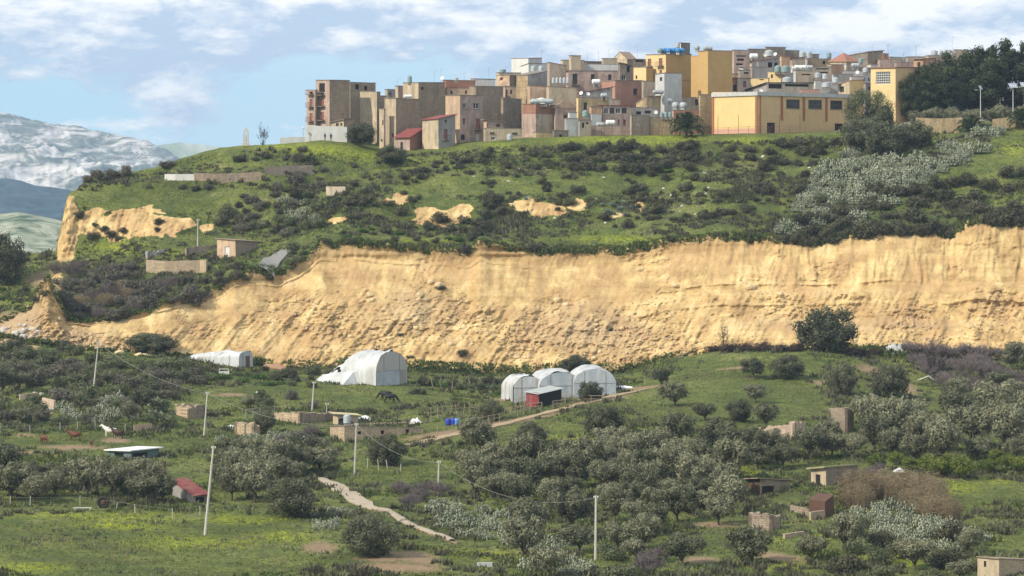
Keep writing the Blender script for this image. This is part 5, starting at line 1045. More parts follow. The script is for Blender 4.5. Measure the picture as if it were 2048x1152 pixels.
# pines and trees of the east end
def big(kind, cat, ms, px, py, Y, w, h, lb, zf=1.0, grp=None):
    p = W3(px, py, Y); p.z = min(p.z, gz(p.x, p.y)) if abs(p.z-gz(p.x, p.y)) > 1.0 else p.z; s = Y/F; hh = (p.z-(HY-(py-h))/F*Y); hh = ((HY-(py-h))/F*Y)-p.z
    put(kind, cat, ms, p, w*s, hh/zf, label=lb, group=grp)
for i, (px, py, Y, w, h, lb) in enumerate([(1822, 214, 696, 62, 66, 'small pine at the low end of the dark pine row'), (1862, 214, 700, 84, 90, 'pine leaning over the small end pine'), (1908, 214, 704, 108, 118, 'broad pine with a domed crown in the dark pine row'), (1962, 216, 702, 110, 124, 'pine with layered clouds of needles behind the street lamp'), (2012, 214, 706, 108, 134, 'tall pine behind the first solar panel lamp'), (2062, 214, 704, 120, 136, 'pine cut by the frame at the end of the row'), (1940, 214, 716, 120, 118, 'dark pine standing behind the layered pine'), (1880, 216, 690, 96, 70, 'low pine bough mass above the olives on the wall')]):
    big('pine_tree', 'pine tree', PINE[i % 4], px, py, Y, w, h, lb)
big('tree', 'tree', DROOP[0], 1738, 268, 671, 112, 104, 'drooping grey green pepper tree against the sports hall end')
for px, py, w, h, lb in [(1752, 262, 84, 62, 'dark bush wedged behind the two large bushes'), (1722, 300, 96, 74, 'tall rounded dark bush in front of the drooping pepper tree'), (1774, 308, 104, 78, 'large dark bush mass beside the drooping pepper tree'), (1826, 296, 94, 66, 'large rounded dark bush below the dressed stone wall')]: at_px('tree', 'tree', pick(DENSE), px, py, w, h, zf=.86, label=lb)
at_px('tree', 'tree', pick(DENSE), 10, 568, 92, 116, zf=.86, label='big dark tree at the edge of the frame before the far fields'); at_px('tree', 'tree', pick(DENSE), 785, 326, 70, 42, zf=.86, label='dark bush in the dip below the dark red roofed house')
rr_ = random.Random(8)
for i, px in enumerate([1835, 1856, 1880, 1902, 1925, 1948, 1985, 2006, 2030, 2052]):
    big('olive_tree', 'olive tree', OLV[i % 6], px, 237, 672+rr_.uniform(0, 3), 38+rr_.uniform(0, 14), 26+rr_.uniform(0, 12), ('first', 'second', 'third', 'fourth', 'fifth', 'sixth', 'seventh', 'eighth', 'ninth', 'tenth')[i]+' small olive along the wall top, counting from the pepper tree', grp='olives in a row above the stone wall')
# palms
PT = plain('palm_trunk', (0.15, 0.11, 0.07), 0.95, 0.3, 4.0)
def frond_mesh():
    V = []; Fc = []; n = 14; pts = [(1.0*math.sin(t*1.5)/1.0*.98, .62*math.sin(t*2.35)*1.0-0.15*t) for t in np.linspace(0, 1, n)]
    for i in range(n-1):
        (x0, z0), (x1, z1) = pts[i], pts[i+1]; k = len(V); V += [(x0, -.012, z0), (x0, .012, z0), (x1, .01, z1), (x1, -.01, z1)]; Fc.append((k, k+1, k+2, k+3))
        for s in (-1, 1):
            for q in (0, .5):
                xm, zm = x0+(x1-x0)*q, z0+(z1-z0)*q; ll = .26*math.sin(math.pi*min(1, (i+q+1.2)/n))**.6; k = len(V); V += [(xm, 0, zm), (xm+.055, 0, zm+.01), (xm+.16, s*ll, zm-.13)]; Fc.append((k, k+1, k+2))
    me = newmesh('frond', V, Fc, L_PALM); at = me.attributes.new('tone', 'FLOAT', 'FACE'); at.data.foreach_set('value', R_(9).rand(len(Fc)).astype(np.float32)); return me
FR = frond_mesh()
def palm(px, py, Y, w, h, lb):
    p = W3(px, py, Y); s = Y/F; Rr = w*s/2; H_ = h*s; o = empty('palm_tree', (p.x, p.y, p.z-.2), lb, 'palm tree'); th = H_*.42
    MB().lathe([(.42, -.8), (.38, 0), (.34, th*.6), (.42, th)], 10).build('trunk', PT, o)
    g = random.Random(int(px))
    for k in range(46):
        t = k/46; f = link('frond', FR, o, (0, 0, th)); f.rotation_euler = (0, -0.95+1.75*t+g.uniform(-.1, .1), 2.4*k+g.uniform(-.2, .2)); q = Rr*g.uniform(.9, 1.1); f.scale = (q, q, q*.9)
palm(1373, 273, 668, 62, 42, 'short bushy palm tree at the meadow edge below the town'); palm(1943, 285, 664, 64, 50, 'short bushy palm tree among the prickly pears below the stone wall'); palm(2043, 262, 664, 50, 50, 'palm cut by the frame beside the broken stone wall')
for px, py, w in [(1215, 425, 24), (1228, 430, 22), (1240, 420, 24), (1250, 432, 20), (1205, 412, 20), (1262, 418, 20), (1225, 412, 22), (1052, 400, 20), (1020, 452, 22), (1030, 446, 18), (742, 378, 16), (1246, 408, 20), (1212, 436, 18)]:
    at_px('agave', 'agave', pick(AGA), px, py, w, w*1.0, group='blue grey agaves on the slope')
# ---- ground cover nobody could count
def tufts(name, label, n, mat, hr, sel, seed, blades=3, wr=0.10, rng=None):
    g = R_(seed); X, Y, ZZ = [], [], []; need = n; px = g.uniform(-80, 2130, n*6); 
    rr = g.randint(14, PYg.shape[0]-60, n*6); ci = np.interp(px, pxs, np.arange(len(pxs))).astype(int)
    if rng: r0, r1 = int(np.searchsorted(S[:, 0], rng[0])), int(np.searchsorted(S[:, 0], rng[1])); rr = g.randint(r0, r1, n*6)
    # even spread in the picture: pick rows by their visible height
    hgt = np.clip(PYg[rr, ci]-PYg[np.minimum(rr+1, PYg.shape[0]-1), ci], 0, 6)*np.ones(len(px)); ok = (g.rand(len(px)) < hgt/1.8) | bool(rng)
    ok &= ((sand[rr, ci] < .25) | bool(rng)) & (S[rr, ci] < 12.4) & sel(rr, ci, g); rr, ci = rr[ok][:n], ci[ok][:n]
    n = len(rr); j = g.rand(n, 1)
    P = np.stack([Xg[rr, ci], Yg[rr, ci], Z[rr, ci]], 1); Q = np.stack([Xg[rr+1, ci+1], Yg[rr+1, ci+1], Z[rr+1, ci+1]], 1); P = P*(1-j)+Q*j
    P = np.repeat(P, blades, 0); m = len(P); a = g.rand(m)*6.28; h = g.uniform(hr[0], hr[1], m)*(0.5+np.clip(0.5+fbm(P[:, 0]/6, P[:, 1]/5, 1, 3), 0.1, 1.3)); w = g.uniform(wr*.6, wr*1.4, m)
    o = np.stack([g.normal(size=m)*wr*1.4, g.normal(size=m)*wr*1.4, np.zeros(m)], 1); sd = np.stack([np.cos(a)*w, np.sin(a)*w, np.zeros(m)], 1); ln = np.stack([g.normal(size=m)*h*.35, g.normal(size=m)*h*.35, h], 1)
    P = P+o-np.array([0, 0, .04]); V = np.stack([P-sd, P+sd, P+ln], 1).reshape(-1, 3)
    me = newmesh(name, V, np.arange(3*m).reshape(m, 3), mat); at = me.attributes.new('tone', 'FLOAT', 'FACE'); at.data.foreach_set('value', g.rand(m).astype(np.float32)); ob = link(name, me); tag(ob, label, 'grass', None, 'stuff')
L_GRASS = leafmat('grass_blades', (0.060, 0.085, 0.025), (0.22, 0.24, 0.09)); L_WEED = leafmat('weed_leaves', (0.045, 0.062, 0.018), (0.13, 0.16, 0.045)); L_STRAW = leafmat('straw', (0.14, 0.12, 0.06), (0.34, 0.29, 0.17))
tufts('grass', 'short meadow grass over the valley floor and slopes', 60000, L_GRASS, (.10, .30), lambda r, c, g: soil[r, c] < .5, 31)
tufts('weeds', 'dark leafy weeds in patches over the meadows', 22000, L_WEED, (.2, .6), lambda r, c, g: (fbm(Xg[r, c]/7, Yg[r, c]/7, 3, 3) > .12) & (soil[r, c] < .4) & (clear[r, c] < .12), 32, 4, .16)
tufts('dry_grass', 'dry straw coloured grass on the rough slopes', 20000, L_STRAW, (.15, .4), lambda r, c, g: (fbm(Xg[r, c]/7, Yg[r, c]/6, 5, 3) > .18), 33, 3, .07)
tufts('undergrowth', 'low scrubby undergrowth dotted over slopes and banks', 8000, L_MAQ, (.35, .9), lambda r, c, g: (fbm(Xg[r, c]/10, Yg[r, c]/7, 8, 3) > -.1) & ((S[r, c] > 6.9) | (g.rand(len(r)) < .35)) & (soil[r, c] < .5) & (clear[r, c] < .12), 35, 16, .22)
tufts('herbs', 'mixed green herbs tangled in the meadows and banks', 6000, L_SAGE, (.2, .5), lambda r, c, g: (fbm(Xg[r, c]/5, Yg[r, c]/4, 11, 3) > .05) & (soil[r, c] < .5) & ((clear[r, c] < .12) | (g.rand(len(r)) < .15)), 36, 10, .2)
tufts('turf', 'ragged turf hanging over the edge of the scarp', 4200, L_WEED, (.2, .6), lambda r, c, g: g.rand(len(r)) < .6, 37, 5, .2, (6.955, 7.12))
tufts('weeds', 'weeds creeping up from the foot of the slide', 2600, L_WEED, (.2, .7), lambda r, c, g: g.rand(len(r)) < .5*(fbm(Xg[r, c]/4, 0, 3, 3)+.6), 38, 6, .25, (5.8, 6.08))
tufts('yellow_flowers', 'yellow wood sorrel blossom in drifts', 16000, L_YEL, (.10, .26), lambda r, c, g: (yel[r, c] > .25) & (fbm(Xg[r, c]/1.6, Yg[r, c]/1.6, 3, 2) > -.05), 34, 2, .12)
# ------------------------------------------------------------------ roof tanks, aerials, dishes
def tank_v(zf, x, yb, w, h, Y, mat, label, domed=True):
    px, py = zf(x, yb); s = Y/F; r = abs(zf(x+w/2, 0)[0]-px)*s; hh = abs(zf(0, yb-h)[1]-py)*s; p = W3(px, py, Y)
    o = empty('water_tank', p, label, 'water tank'); pr = [(r*.96, 0)]; n = 5
    for k in range(n): z0 = hh*.82*k/n; z1 = hh*.82*(k+1)/n; pr += [(r, z0+.02), (r, z0+(z1-z0)*.7), (r*.93, z0+(z1-z0)*.85)]
    pr += [(r*.98, hh*.82), (r*.7, hh*.93), (r*.3, hh)] if domed else [(r*.98, hh*.9), (r*.95, hh)]
    MB().lathe(pr, 14).build('tank_body', mat, o, True); MB().lathe([(r*.32, hh*.97), (r*.32, hh*1.06), (r*.1, hh*1.08)], 10).build('lid', mat, o); MB().box(-r*.8, -r*.8, -.6, r*.8, r*.8, -.01).build('stand', SLAB, o); return o
def tank_h(zf, x, yc, w, h, Y, mat, label, end=False):
    px, py = zf(x, yc+h/2); s = Y/F; L = abs(zf(x+w, 0)[0]-zf(x, 0)[0])*s; r = abs(zf(0, yc+h/2)[1]-zf(0, yc-h/2)[1])*s/2; p = W3(px, py, Y)
    o = empty('water_tank', p, label, 'water tank', rz=(1.2 if end else 0.15)); m = MB(); n = 12; Ls = L if not end else L*1.3
    prof = [(r*.35, -Ls/2), (r*.8, -Ls/2+.1*Ls*.5), (r, -Ls*.38), (r, -Ls*.15), (r*.95, -Ls*.13), (r*.95, -Ls*.10), (r, -Ls*.08), (r, Ls*.12), (r*.95, Ls*.14), (r*.95, Ls*.17), (r, Ls*.19), (r, Ls*.38), (r*.8, Ls/2-.05*Ls), (r*.35, Ls/2)]
    for q, x_ in prof:
        for i in range(n): t = 2*math.pi*i/n; m.v.append((x_, q*math.cos(t), r+q*math.sin(t)))
    for j in range(len(prof)-1):
        for i in range(n): i2 = (i+1) % n; m.f.append((j*n+i, j*n+i2, (j+1)*n+i2, (j+1)*n+i))
    m.f.append(tuple(range(n))[::-1]); m.f.append(tuple(range((len(prof)-1)*n, len(prof)*n))); m.build('tank_body', mat, o, True)
    for sx in (-.3, .3): MB().box(sx*Ls-.08, -r*.7, -.5, sx*Ls+.08, r*.7, r*.25).build('foot', METAL, o)
    return o
tank_v(T1, 903, 375, 36, 54, 690, TANKD, 'tall grey green tank alone on the brown block house roof'); tank_h(T1, 890, 483, 70, 26, 690, TANKW, 'white horizontal tank on the low roof behind the cream side wall')
tank_v(T1, 1877, 288, 40, 44, 715, TANKG, 'first of two grey tanks before the white parapet'); tank_v(T1, 1937, 288, 40, 44, 715, TANKG, 'second of two grey tanks before the white parapet'); tank_v(T1, 1636, 294, 50, 24, 720, TANKD, 'squat dark tank on the low parapet house')
tank_v(T1, 1690, 826, 46, 46, 668, TANKG, 'blue grey tank at the meadow edge beside the low cream building'); tank_v(T1, 1268, 357, 34, 22, 700, TANKG, 'small grey tank above the brick topped house'); tank_h(T1, 1945, 523, 190, 40, 681, TANKG, 'long grey tank under a pale cover on the brick house roof')
for i, x in enumerate((228, 263, 298, 333, 368)): tank_v(T2, x, 470, 31, 54, 700, TANKG, ('first', 'second', 'third', 'fourth', 'fifth')[i]+' of five grey tanks in a line on the stained cream wall house')
tank_h(T2, 645, 456, 86, 50, 700, TANKW, 'big white horizontal tank on the pink building roof terrace'); tank_h(T2, 720, 590, 66, 44, 683, TANKG, 'grey horizontal tank beside the dark red tiled roof'); tank_v(T2, 540, 795, 60, 60, 676, TANKD, 'green grey tank in front of the dark doorway')
tank_h(T2, 690, 872, 90, 40, 671, TANKG, 'pale blue grey flat tank behind the rusty fence'); tank_h(T2, 785, 855, 96, 52, 672, TANKW, 'white horizontal tank under the glazed veranda')
for i, x in enumerate((1285, 1325, 1365)): tank_v(T2, x, 800, 37, 48, 677, TANKD, ('first', 'middle', 'last')[i]+' of three greenish tanks on the cream rubble wall')
for i, x in enumerate((1420, 1495)): tank_h(T2, x, 684, 62, 58, 684, TANKG, ('first', 'second')[i]+' of two ribbed grey tanks above the brown low house', True)
tank_v(T2, 1720, 582, 84, 56, 699, TANKG, 'wide grey tank on the rough stone corner beside the sports hall'); tank_h(T2, 1250, 556, 110, 42, 686, METAL, 'dark metal horizontal tank below the concrete block', False); tank_h(T2, 1345, 636, 78, 34, 688, TANKW, 'white lying tank above the awning'); tank_v(T2, 115, 675, 130, 60, 682, SHEET, 'low domed white cover beside the brick house')
for i, x in enumerate((1268, 1312, 1355, 1400, 1445, 1485)): tank_h(T2, x, 150, 46, 48, 702+i % 2, TANKB if i else TANKD, ('greenish first', 'second', 'third', 'fourth', 'fifth', 'sixth')[i]+' tank of the blue row on the yellow house', True)
tank_v(T2, 1440, 122, 46, 46, 712, TANKG, 'grey tank before the small dark roof room'); tank_h(T2, 1735, 132, 90, 42, 700, METAL, 'dark tank on top of the plain mustard building'); tank_h(T2, 1630, 125, 40, 44, 712, METAL, 'dark round tank between the mustard buildings', True)
tank_h(T3, 330, 207, 84, 54, 745, TANKW, 'white domed tank below the brown skyline building'); tank_v(T3, 480, 208, 90, 60, 748, TANKG, 'big grey domed tank below the highest building')
for i, (x, w) in enumerate(((805, 60), (866, 56))): tank_v(T3, x, 226, w, 66, 760, TANKG, ('paler', 'darker')[i]+' one of two tall grey tanks on the skyline')
tank_v(T3, 1062, 222, 50, 52, 765, TANKD, 'green grey tank alone on the skyline before the red hipped roof'); tank_v(T3, 562, 360, 64, 62, 706, TANKD, 'first dark tank beside the small bright yellow house'); tank_v(T3, 636, 362, 86, 62, 705, TANKD, 'second and wider dark tank beside the small bright yellow house')
for i, x in enumerate((755, 810, 876)): tank_h(T3, x, 315, 62, 42, 722, TANKW if i != 2 else TANKG, ('first', 'second', 'third')[i]+' horizontal tank in the row on the white walled terrace')
for i, (x, y, w) in enumerate(((955, 418, 76), (1020, 432, 66), (1035, 510, 90), (1125, 465, 70), (655, 462, 100))): tank_v(T3, x, y, w, 52, 700, TANKG if i else METAL, ('silvery tank on legs', 'grey drum shaped tank', 'broad pale tank', 'grey tank beside the stained wall', 'low white tank under the dark tanks')[i]+(' above the sports hall' if i < 4 else ''))
tank_h(T3, 1320, 296, 84, 44, 733, TANKG, 'grey tank below the red hipped roof'); tank_v(T3, 1372, 272, 50, 44, 742, TANKD, 'dark green tank beside the red hipped roof'); tank_v(T3, 1420, 365, 60, 46, 715, TANKG, 'grey tank among the white cloths terrace')
for i, (x, w) in enumerate(((482, 60), (540, 30), (580, 34), (628, 48))): tank_v(T4, x, 222, w, 42, 765, TANKG, ('first and widest', 'second', 'third', 'fourth')[i]+' tank of the row next to the pines')
def aerial(zf, x, yt, yb, Y, label, kind=0):
    px, pb = zf(x, yb); _, pt = zf(x, yt); p = W3(px, pb+3, Y); h = (pb+3-pt)/F*Y; m = MB(); m.tube((0, 0, -.4), (0, 0, h), .035, .025, 5)
    for k in range(2):
        z = h-.1-.5*k; d = (-1)**k*(.9 if kind == 0 else .6); m.tube((-.2*d, 0, z), (d, .15, z), .02, .02, 4)
        for q in range(5): x_ = -.2*d+1.2*d*q/4; m.tube((x_, -.28, z), (x_, .28, z), .014, .014, 3)
    o = m.build('television_aerial', METAL, None, loc=p); tag(o, label, 'aerial', 'television aerials on the town roofs')
AER = [(T1, 806, 348, 400, 700), (T1, 1100, 275, 360, 706), (T1, 1150, 268, 352, 708), (T1, 1332, 290, 356, 706), (T1, 1525, 255, 345, 718), (T1, 1944, 118, 180, 745), (T1, 1660, 250, 290, 722),
 (T2, 115, 155, 220, 745), (T2, 560, 172, 240, 755), (T2, 770, 135, 228, 752), (T2, 870, 118, 230, 756), (T2, 670, 150, 232, 758), (T2, 1045, 95, 190, 740), (T2, 168, 530, 650, 684), (T2, 785, 440, 690, 680), (T2, 775, 600, 880, 672), (T2, 1180, 620, 800, 677),
 (T3, 560, 75, 118, 778), (T3, 740, 110, 150, 781), (T3, 898, 112, 186, 778), (T3, 985, 175, 230, 755), (T3, 1490, 90, 155, 788), (T3, 1640, 90, 185, 785), (T3, 1910, 105, 215, 775), (T3, 1360, 155, 200, 788), (T3, 1790, 175, 215, 776), (T4, 320, 135, 232, 770), (T4, 640, 60, 180, 766), (T4, 210, 200, 250, 752), (T4, 70, 120, 215, 785), (T3, 1700, 215, 250, 752)]
LMK_T = [(615, 200, 'apartment block at the west tip'), (810, 180, 'brown block house with the tall tank'), (900, 175, 'brick topped house'), (985, 160, 'cream parapet building'), (1070, 130, 'bright white house'), (1150, 140, 'long pink building'), (1230, 120, 'grey gabled house'), (1110, 200, 'red brick house'), (1225, 200, 'terracotta house'), (1290, 100, 'pale yellow house'), (1300, 235, 'palm tree'), (1500, 105, 'brown skyline building'), (1560, 100, 'stepped highest building'), (1625, 110, 'two tall skyline tanks'), (1700, 115, 'red hipped roof'), (1750, 100, 'dark brick warehouse'), (1800, 115, 'mauve grey house'), (1840, 105, 'orange villa'), (1900, 100, 'tank row by the pines')]
for i, (zf, x, yt, yb, Y) in enumerate(AER):
    aerial(zf, x, yt, yb, Y, None, i % 2)
for i, (zf, x, y, Y) in enumerate([(T3, 540, 188, 744), (T3, 435, 198, 746), (T2, 565, 575, 680), (T2, 500, 568, 683), (T3, 1340, 365, 715), (T2, 1225, 755, 680), (T3, 700, 312, 720), (T3, 1215, 305, 728), (T3, 398, 545, 690), (T1, 1160, 340, 700)]):
    p = W3(*zf(x, y), Y); o = empty('satellite_dish', p, None, 'satellite dish', 'satellite dishes on the roofs', rz=prng.uniform(-.6, .6))
    MB().lathe([(.02, 0), (.25, .03), (.42, .10), (.46, .13), (.44, .13), (.24, .06), (.02, .03)], 14).build('dish', FRAMEW, o).rotation_euler = (1.15, 0, 0); MB().tube((0, .05, -.9), (0, .03, 0), .03, .03, 5).build('mast', METAL, o)
# ------------------------------------------------------------------ poles and wires
CONC = plain('concrete_pole', (0.50, 0.47, 0.41), 0.9, 0.15, 1.5, stain=(.3, .27, .23), amt=.4); WOODP = plain('weathered_wood', (0.34, 0.27, 0.19), 0.95, 0.25, 3.0); WIREM = plain('wire', (0.30, 0.28, 0.25), 0.7, 0.1)
def pole(bx, by, tx, ty, label, r0=.16, r1=.10, ins=True, mat=None):
    b = ground(bx, by); t = W3(tx, ty, b.y); o = empty('utility_pole', b, label, 'utility pole', rz=0); d = t-b
    MB().tube(Vector((0, 0, 0))-d.normalized()*.5, d, r0, r1, 8).build('shaft', mat or CONC, o)
    if ins:
        for s in (-1, 1): MB().lathe([(.04, 0), (.09, .04), (.05, .09), (.09, .13), (.03, .2)], 8, (d.x+s*.22, d.y, d.z-.25)).build('insulator', FRAMEW, o)
        MB().tube((d.x-.28, d.y, d.z-.3), (d.x+.28, d.y, d.z-.3), .035, .035, 5).build('bracket', METAL, o)
    return t
tA = pole(187, 778, 197, 684, 'leaning concrete pole among the bushes near the fallen pole'); tB = pole(408, 873, 415, 784, 'concrete pole between the ruin and the prickly pears'); tC = pole(410, 1070, 427, 892, 'tall leaning concrete pole in front of the rusty red hut roof', .18, .12)
tD = pole(624, 824, 628, 763, 'short concrete pole before the collapsed white greenhouse'); tE = pole(709, 950, 713, 846, 'concrete pole in front of the long stone stable'); tF = pole(876, 988, 878, 921, 'thin concrete pole at the edge of the prickly pears below the meadow'); tG = pole(1191, 1120, 1192, 991, 'straight white pole carrying the wire at the bottom of the grove', .17, .12)
tH = pole(395, 508, 396, 438, 'concrete pole behind the yard walls of the small house'); pole(652, 842, 654, 806, 'short lamp pole behind the stable canopy', .08, .06)
def wire(a, b, sag, label, r=.022):
    m = MB(); n = 22; P = [a.lerp(b, k/n)-Vector((0, 0, sag*4*(k/n)*(1-k/n)+.25)) for k in range(n+1)]; o = P[0].copy()
    for p, q in zip(P[:-1], P[1:]): m.tube(p-o, q-o, r, r, 4, False)
    tag(m.build('overhead_wire', WIREM, None, loc=o), label, 'wire')
wire(tA, tB, 1.2, 'wire sagging down from the leaning pole to the pole by the ruin'); wire(tB, tE, 1.6, 'wire from the ruin pole past the sandstone hut to the stable pole'); wire(tE, tF, 1.4, 'wire curving down from the stable pole to the thin pole'); wire(tF, tG, 2.4, 'long wire hanging across the olive grove to the white pole')
fp = ground(303, 703); o = MB().tube((-3.4, 0, 1.9), (0.3, .3, .1), .15, .13, 8).build('fallen_pole', CONC, None, loc=fp); tag(o, 'fallen concrete pole leaning over the yellow boulders', 'pole')
# ------------------------------------------------------------------ greenhouses
FILM = plain('white_greenhouse_film', (0.56, 0.57, 0.57), 0.45, 0.14, 0.7, stain=(.32, .31, .28), amt=.75, sscale=.4, bs=.3); FILMB = plain('bluish_greenhouse_film', (0.32, 0.36, 0.39), 0.45, 0.3, 0.9, stain=(.58, .60, .60), amt=.7); FILMG = plain('grey_gable_film', (0.42, 0.40, 0.37), 0.5, 0.15)
def tunnel(label, cpx, cpy, W_, H_, L_, ang, sw=1.4, taper=None, gable=None, seed=1, bays=5, torn=False, mat=FILM):
    """tunnel greenhouse; its near gable is centred at the pixel, the axis runs back at ang from the view direction"""
    b = ground(cpx, cpy); o = empty('greenhouse', b, label, 'greenhouse', rz=ang); g = random.Random(seed); nU, nV = 22, 26; V = []; Fc = []
    for j in range(nV+1):
        y = L_*j/nV; k = 1.0 if taper is None else float(np.interp(j/nV, *taper)); sag = .02*abs(math.sin(math.pi*j/nV*bays))
        for i in range(nU+1):
            t = i/nU; 
            if t < .12: x, z = -W_/2, sw*t/.12
            elif t > .88: x, z = W_/2, sw*(1-t)/.12
            else: a = math.pi*(1-(t-.12)/.76); x, z = W_/2*math.cos(a), sw+(H_-sw)*math.sin(a)
            q = .22*float(vnoise(x*.8, y*.5, seed))+.12*float(vnoise(x*2.6, y*2.2, seed+4))
            V.append((x*(1-sag*.5)+q, y+.1*float(vnoise(x, z, seed)), max(-.3, z*k*(1-sag)+q*1.5-.3*(t < .01 or t > .99))))
    for j in range(nV):
        for i in range(nU):
            if torn and j > nV*.62 and 1 <= i <= 6 and g.random() < .55: continue
            a = j*(nU+1)+i; Fc.append((a, a+1, a+nU+2, a+nU+1))
    link('film', newmesh('film', V, Fc, mat, True), o)
    for e, y in ((0, -.03), (1, L_+.03)):          # gables
        k = 1 if e == 0 or taper is None else taper[1][-1]; m = MB(); n = 16; pts = [(-W_/2, y, -.3), (W_/2, y, -.3)]+[(W_/2*math.cos(math.pi*q/n), y, (sw+(H_-sw)*math.sin(math.pi*q/n))*k) for q in range(n+1)]
        m.face(pts if e == 0 else pts[::-1]); m.build('gable_sheet', gable or mat, o)
    ht = MB()
    for k in range(bays+1):
        y = L_*k/bays; kk = 1 if taper is None else float(np.interp(k/bays, *taper)); P = [(-W_/2, y, 0)]+[(W_/2*0.985*math.cos(math.pi*(1-q/12)), y, (sw+(H_-sw)*0.975*math.sin(math.pi*q/12))*kk) for q in range(13)]+[(W_/2, y, 0)]
        h = MB(); [h.tube(p, q, .035, .035, 4, False) for p, q in zip(P[:-1], P[1:])]; h.build('hoop', METAL, o)
    for x in (-W_/4, W_/4): MB().box(x-.02, -.10, 0, x+.02, -.05, sw+(H_-sw)*math.sqrt(1-(2*x/W_)**2)).build('post', WOODP, o)
    MB().box(-W_/2, -.10, sw-.02, W_/2, -.05, sw+.03).build('rail', METAL, o); return o
gA = tunnel('large collapsed white greenhouse tunnel with a grey arched end before the scarp', 783, 770, 8.2, 6.0, 13, math.radians(50), 2.6, ([0, .55, .8, 1], [1, .98, .6, .25]), FILMG, 3, 5, True)
MB().box(-3.9, -.16, 0, 2.0, -.13, 2.5).build('blue_tarpaulin', FILMB, gA); MB().box(2.1, -.19, 0, 3.6, -.13, 2.4).build('door', plain('door_grey_wood', (.33, .30, .27), .9, .2), gA)
MB().hexa([(-4.2, 4, 0), (-7.6, 5, 0), (-7.2, 13, 0), (-4.1, 13, 0), (-4.0, 4, 2.7), (-4.6, 5, 2.3), (-4.6, 12.5, 1.6), (-4.0, 13, 1.2)]).build('collapsed_side_film', FILM, gA)
tunnel('white first bay of the triple greenhouse tunnels behind the red shed', 1058, 803, 5.4, 4.3, 8, math.radians(14), 2.4, None, FILM, 7); tunnel('bluish middle bay of the triple greenhouse tunnels with sagging plastic', 1122, 797, 7.4, 4.5, 12, math.radians(8), 2.2, None, FILMB, 8); tunnel('last white topped bay of the triple greenhouse tunnels beside the dark round tree', 1190, 792, 7.2, 4.6, 12, math.radians(4), 2.2, None, FILMB, 9)
gC = tunnel('low white greenhouse with a bluish gable and a brown door below the slide', 492, 734, 4.6, 2.9, 11, math.radians(62), 2.0, ([0, .5, 1], [1, .95, .7]), FILMB, 12); MB().box(-.1, -.2, 0, .9, -.13, 2.0).build('door', FRAMEB, gC)
# ------------------------------------------------------------------ sheds, stables, ruins in the valley
REDP = plain('faded_red_board', (0.23, 0.030, 0.035), 0.8, 0.25, 1.5, stain=(.5, .45, .42), amt=.3); RUST = plain('rusty_sheet', (0.11, 0.060, 0.038), 0.85, 0.35, 1.2, stain=(.12, .06, .05), amt=.5); RUSTR = plain('red_rusty_sheet', (0.16, 0.032, 0.032), 0.8, 0.3, 1.2, stain=(.30, .15, .10), amt=.6)
STONE = wallm('honey_block_wall', (0.50, 0.39, 0.26), amt=.35, blocks=True); STONED = wallm('old_stone_wall', (0.34, 0.27, 0.20), amt=.5, blocks=True); OCHR = wallm('crumbling_render', (0.52, 0.40, 0.30), (0.20, .14, .11), .6)
def hv(label, C_, b, L, R, t, m, w=(), th=48, **k):
    Y = ground(C_, b).y; n = k.pop('name', 'shed'); c = k.pop('cat', 'shed'); B = dict(L=L, C=C_, R=R, t=t, b=b+3, Y=Y, th=th, m=m, w=list(w)); B.update(k); return house(label, [B], name=n, cat=c)
def ruin(label, C_, b, L, R, t, m, th=48, rag=.35):
    m = m if isinstance(m, tuple) else (m, m); Y = ground(C_, b).y; th = math.radians(th); Cp = Vector(((C_-1024)/F*Y, Y, 0)); uL, uR = (L-1024)/F, (R-1024)/F; g = random.Random(int(C_))
    dl, dr = Vector((-math.cos(th), math.sin(th), 0)), Vector((math.sin(th), math.cos(th), 0)); l1 = (Cp.x-uL*Y)/(math.cos(th)+uL*math.sin(th)); l2 = (uR*Y-Cp.x)/(math.sin(th)-uR*math.cos(th)); l2 = max(l2, 1.5)
    A, R_p = Cp+dl*l1, Cp+dr*l2; D = A+dr*l2; zA, zC, zR = (HY-t[0])/F*A.y, (HY-t[1])/F*Y, (HY-t[2])/F*R_p.y; o = empty('ruin', (Cp.x, Cp.y, gz(Cp.x, Cp.y)), label, 'ruin'); off = o.location.copy(); T = .42
    for (P, Q, z0, z1, mt) in ((A, Cp, zA, zC, m[0]), (Cp, R_p, zC, zR, m[1]), (R_p, D, zR, (zA+zR)/2, m[1]), (D, A, (zA+zR)/2, zA, m[0])):
        d = (Q-P); Ln = d.length; d = d/Ln; n = Vector((-d.y, d.x, 0)); w = MB(); k = max(3, int(Ln/.5)); hs = [z0+(z1-z0)*i/k-g.random()**2*rag*1.6+g.uniform(-.05, .1) for i in range(k+1)]
        for i in range(k):
            a, c = P+d*(Ln*i/k), P+d*(Ln*(i+1)/k); gb = min(gz(a.x, a.y), gz(c.x, c.y))-.6; p = [a, c, c+n*T, a+n*T]; w.hexa([Vector((v.x, v.y, gb))-off for v in p]+[Vector((v.x, v.y, max(gb+.3, z)))-off for v, z in zip(p, (hs[i], hs[i+1] if g.random() < .6 else hs[i], hs[i+1] if g.random() < .6 else hs[i], hs[i]))])
        w.build('wall', mt, o)
    return o
st_ = hv('long low stable of honey coloured blocks with three small dark windows', 689, 884, 660, 846, (853, 852, 856), STONE, [(1, 719, 863, 7, 11, 'void'), (1, 765, 863, 7, 11, 'void'), (1, 815, 862, 7, 11, 'void')], 62, name='stable', cat='stable', ov=.1, tk=.08)
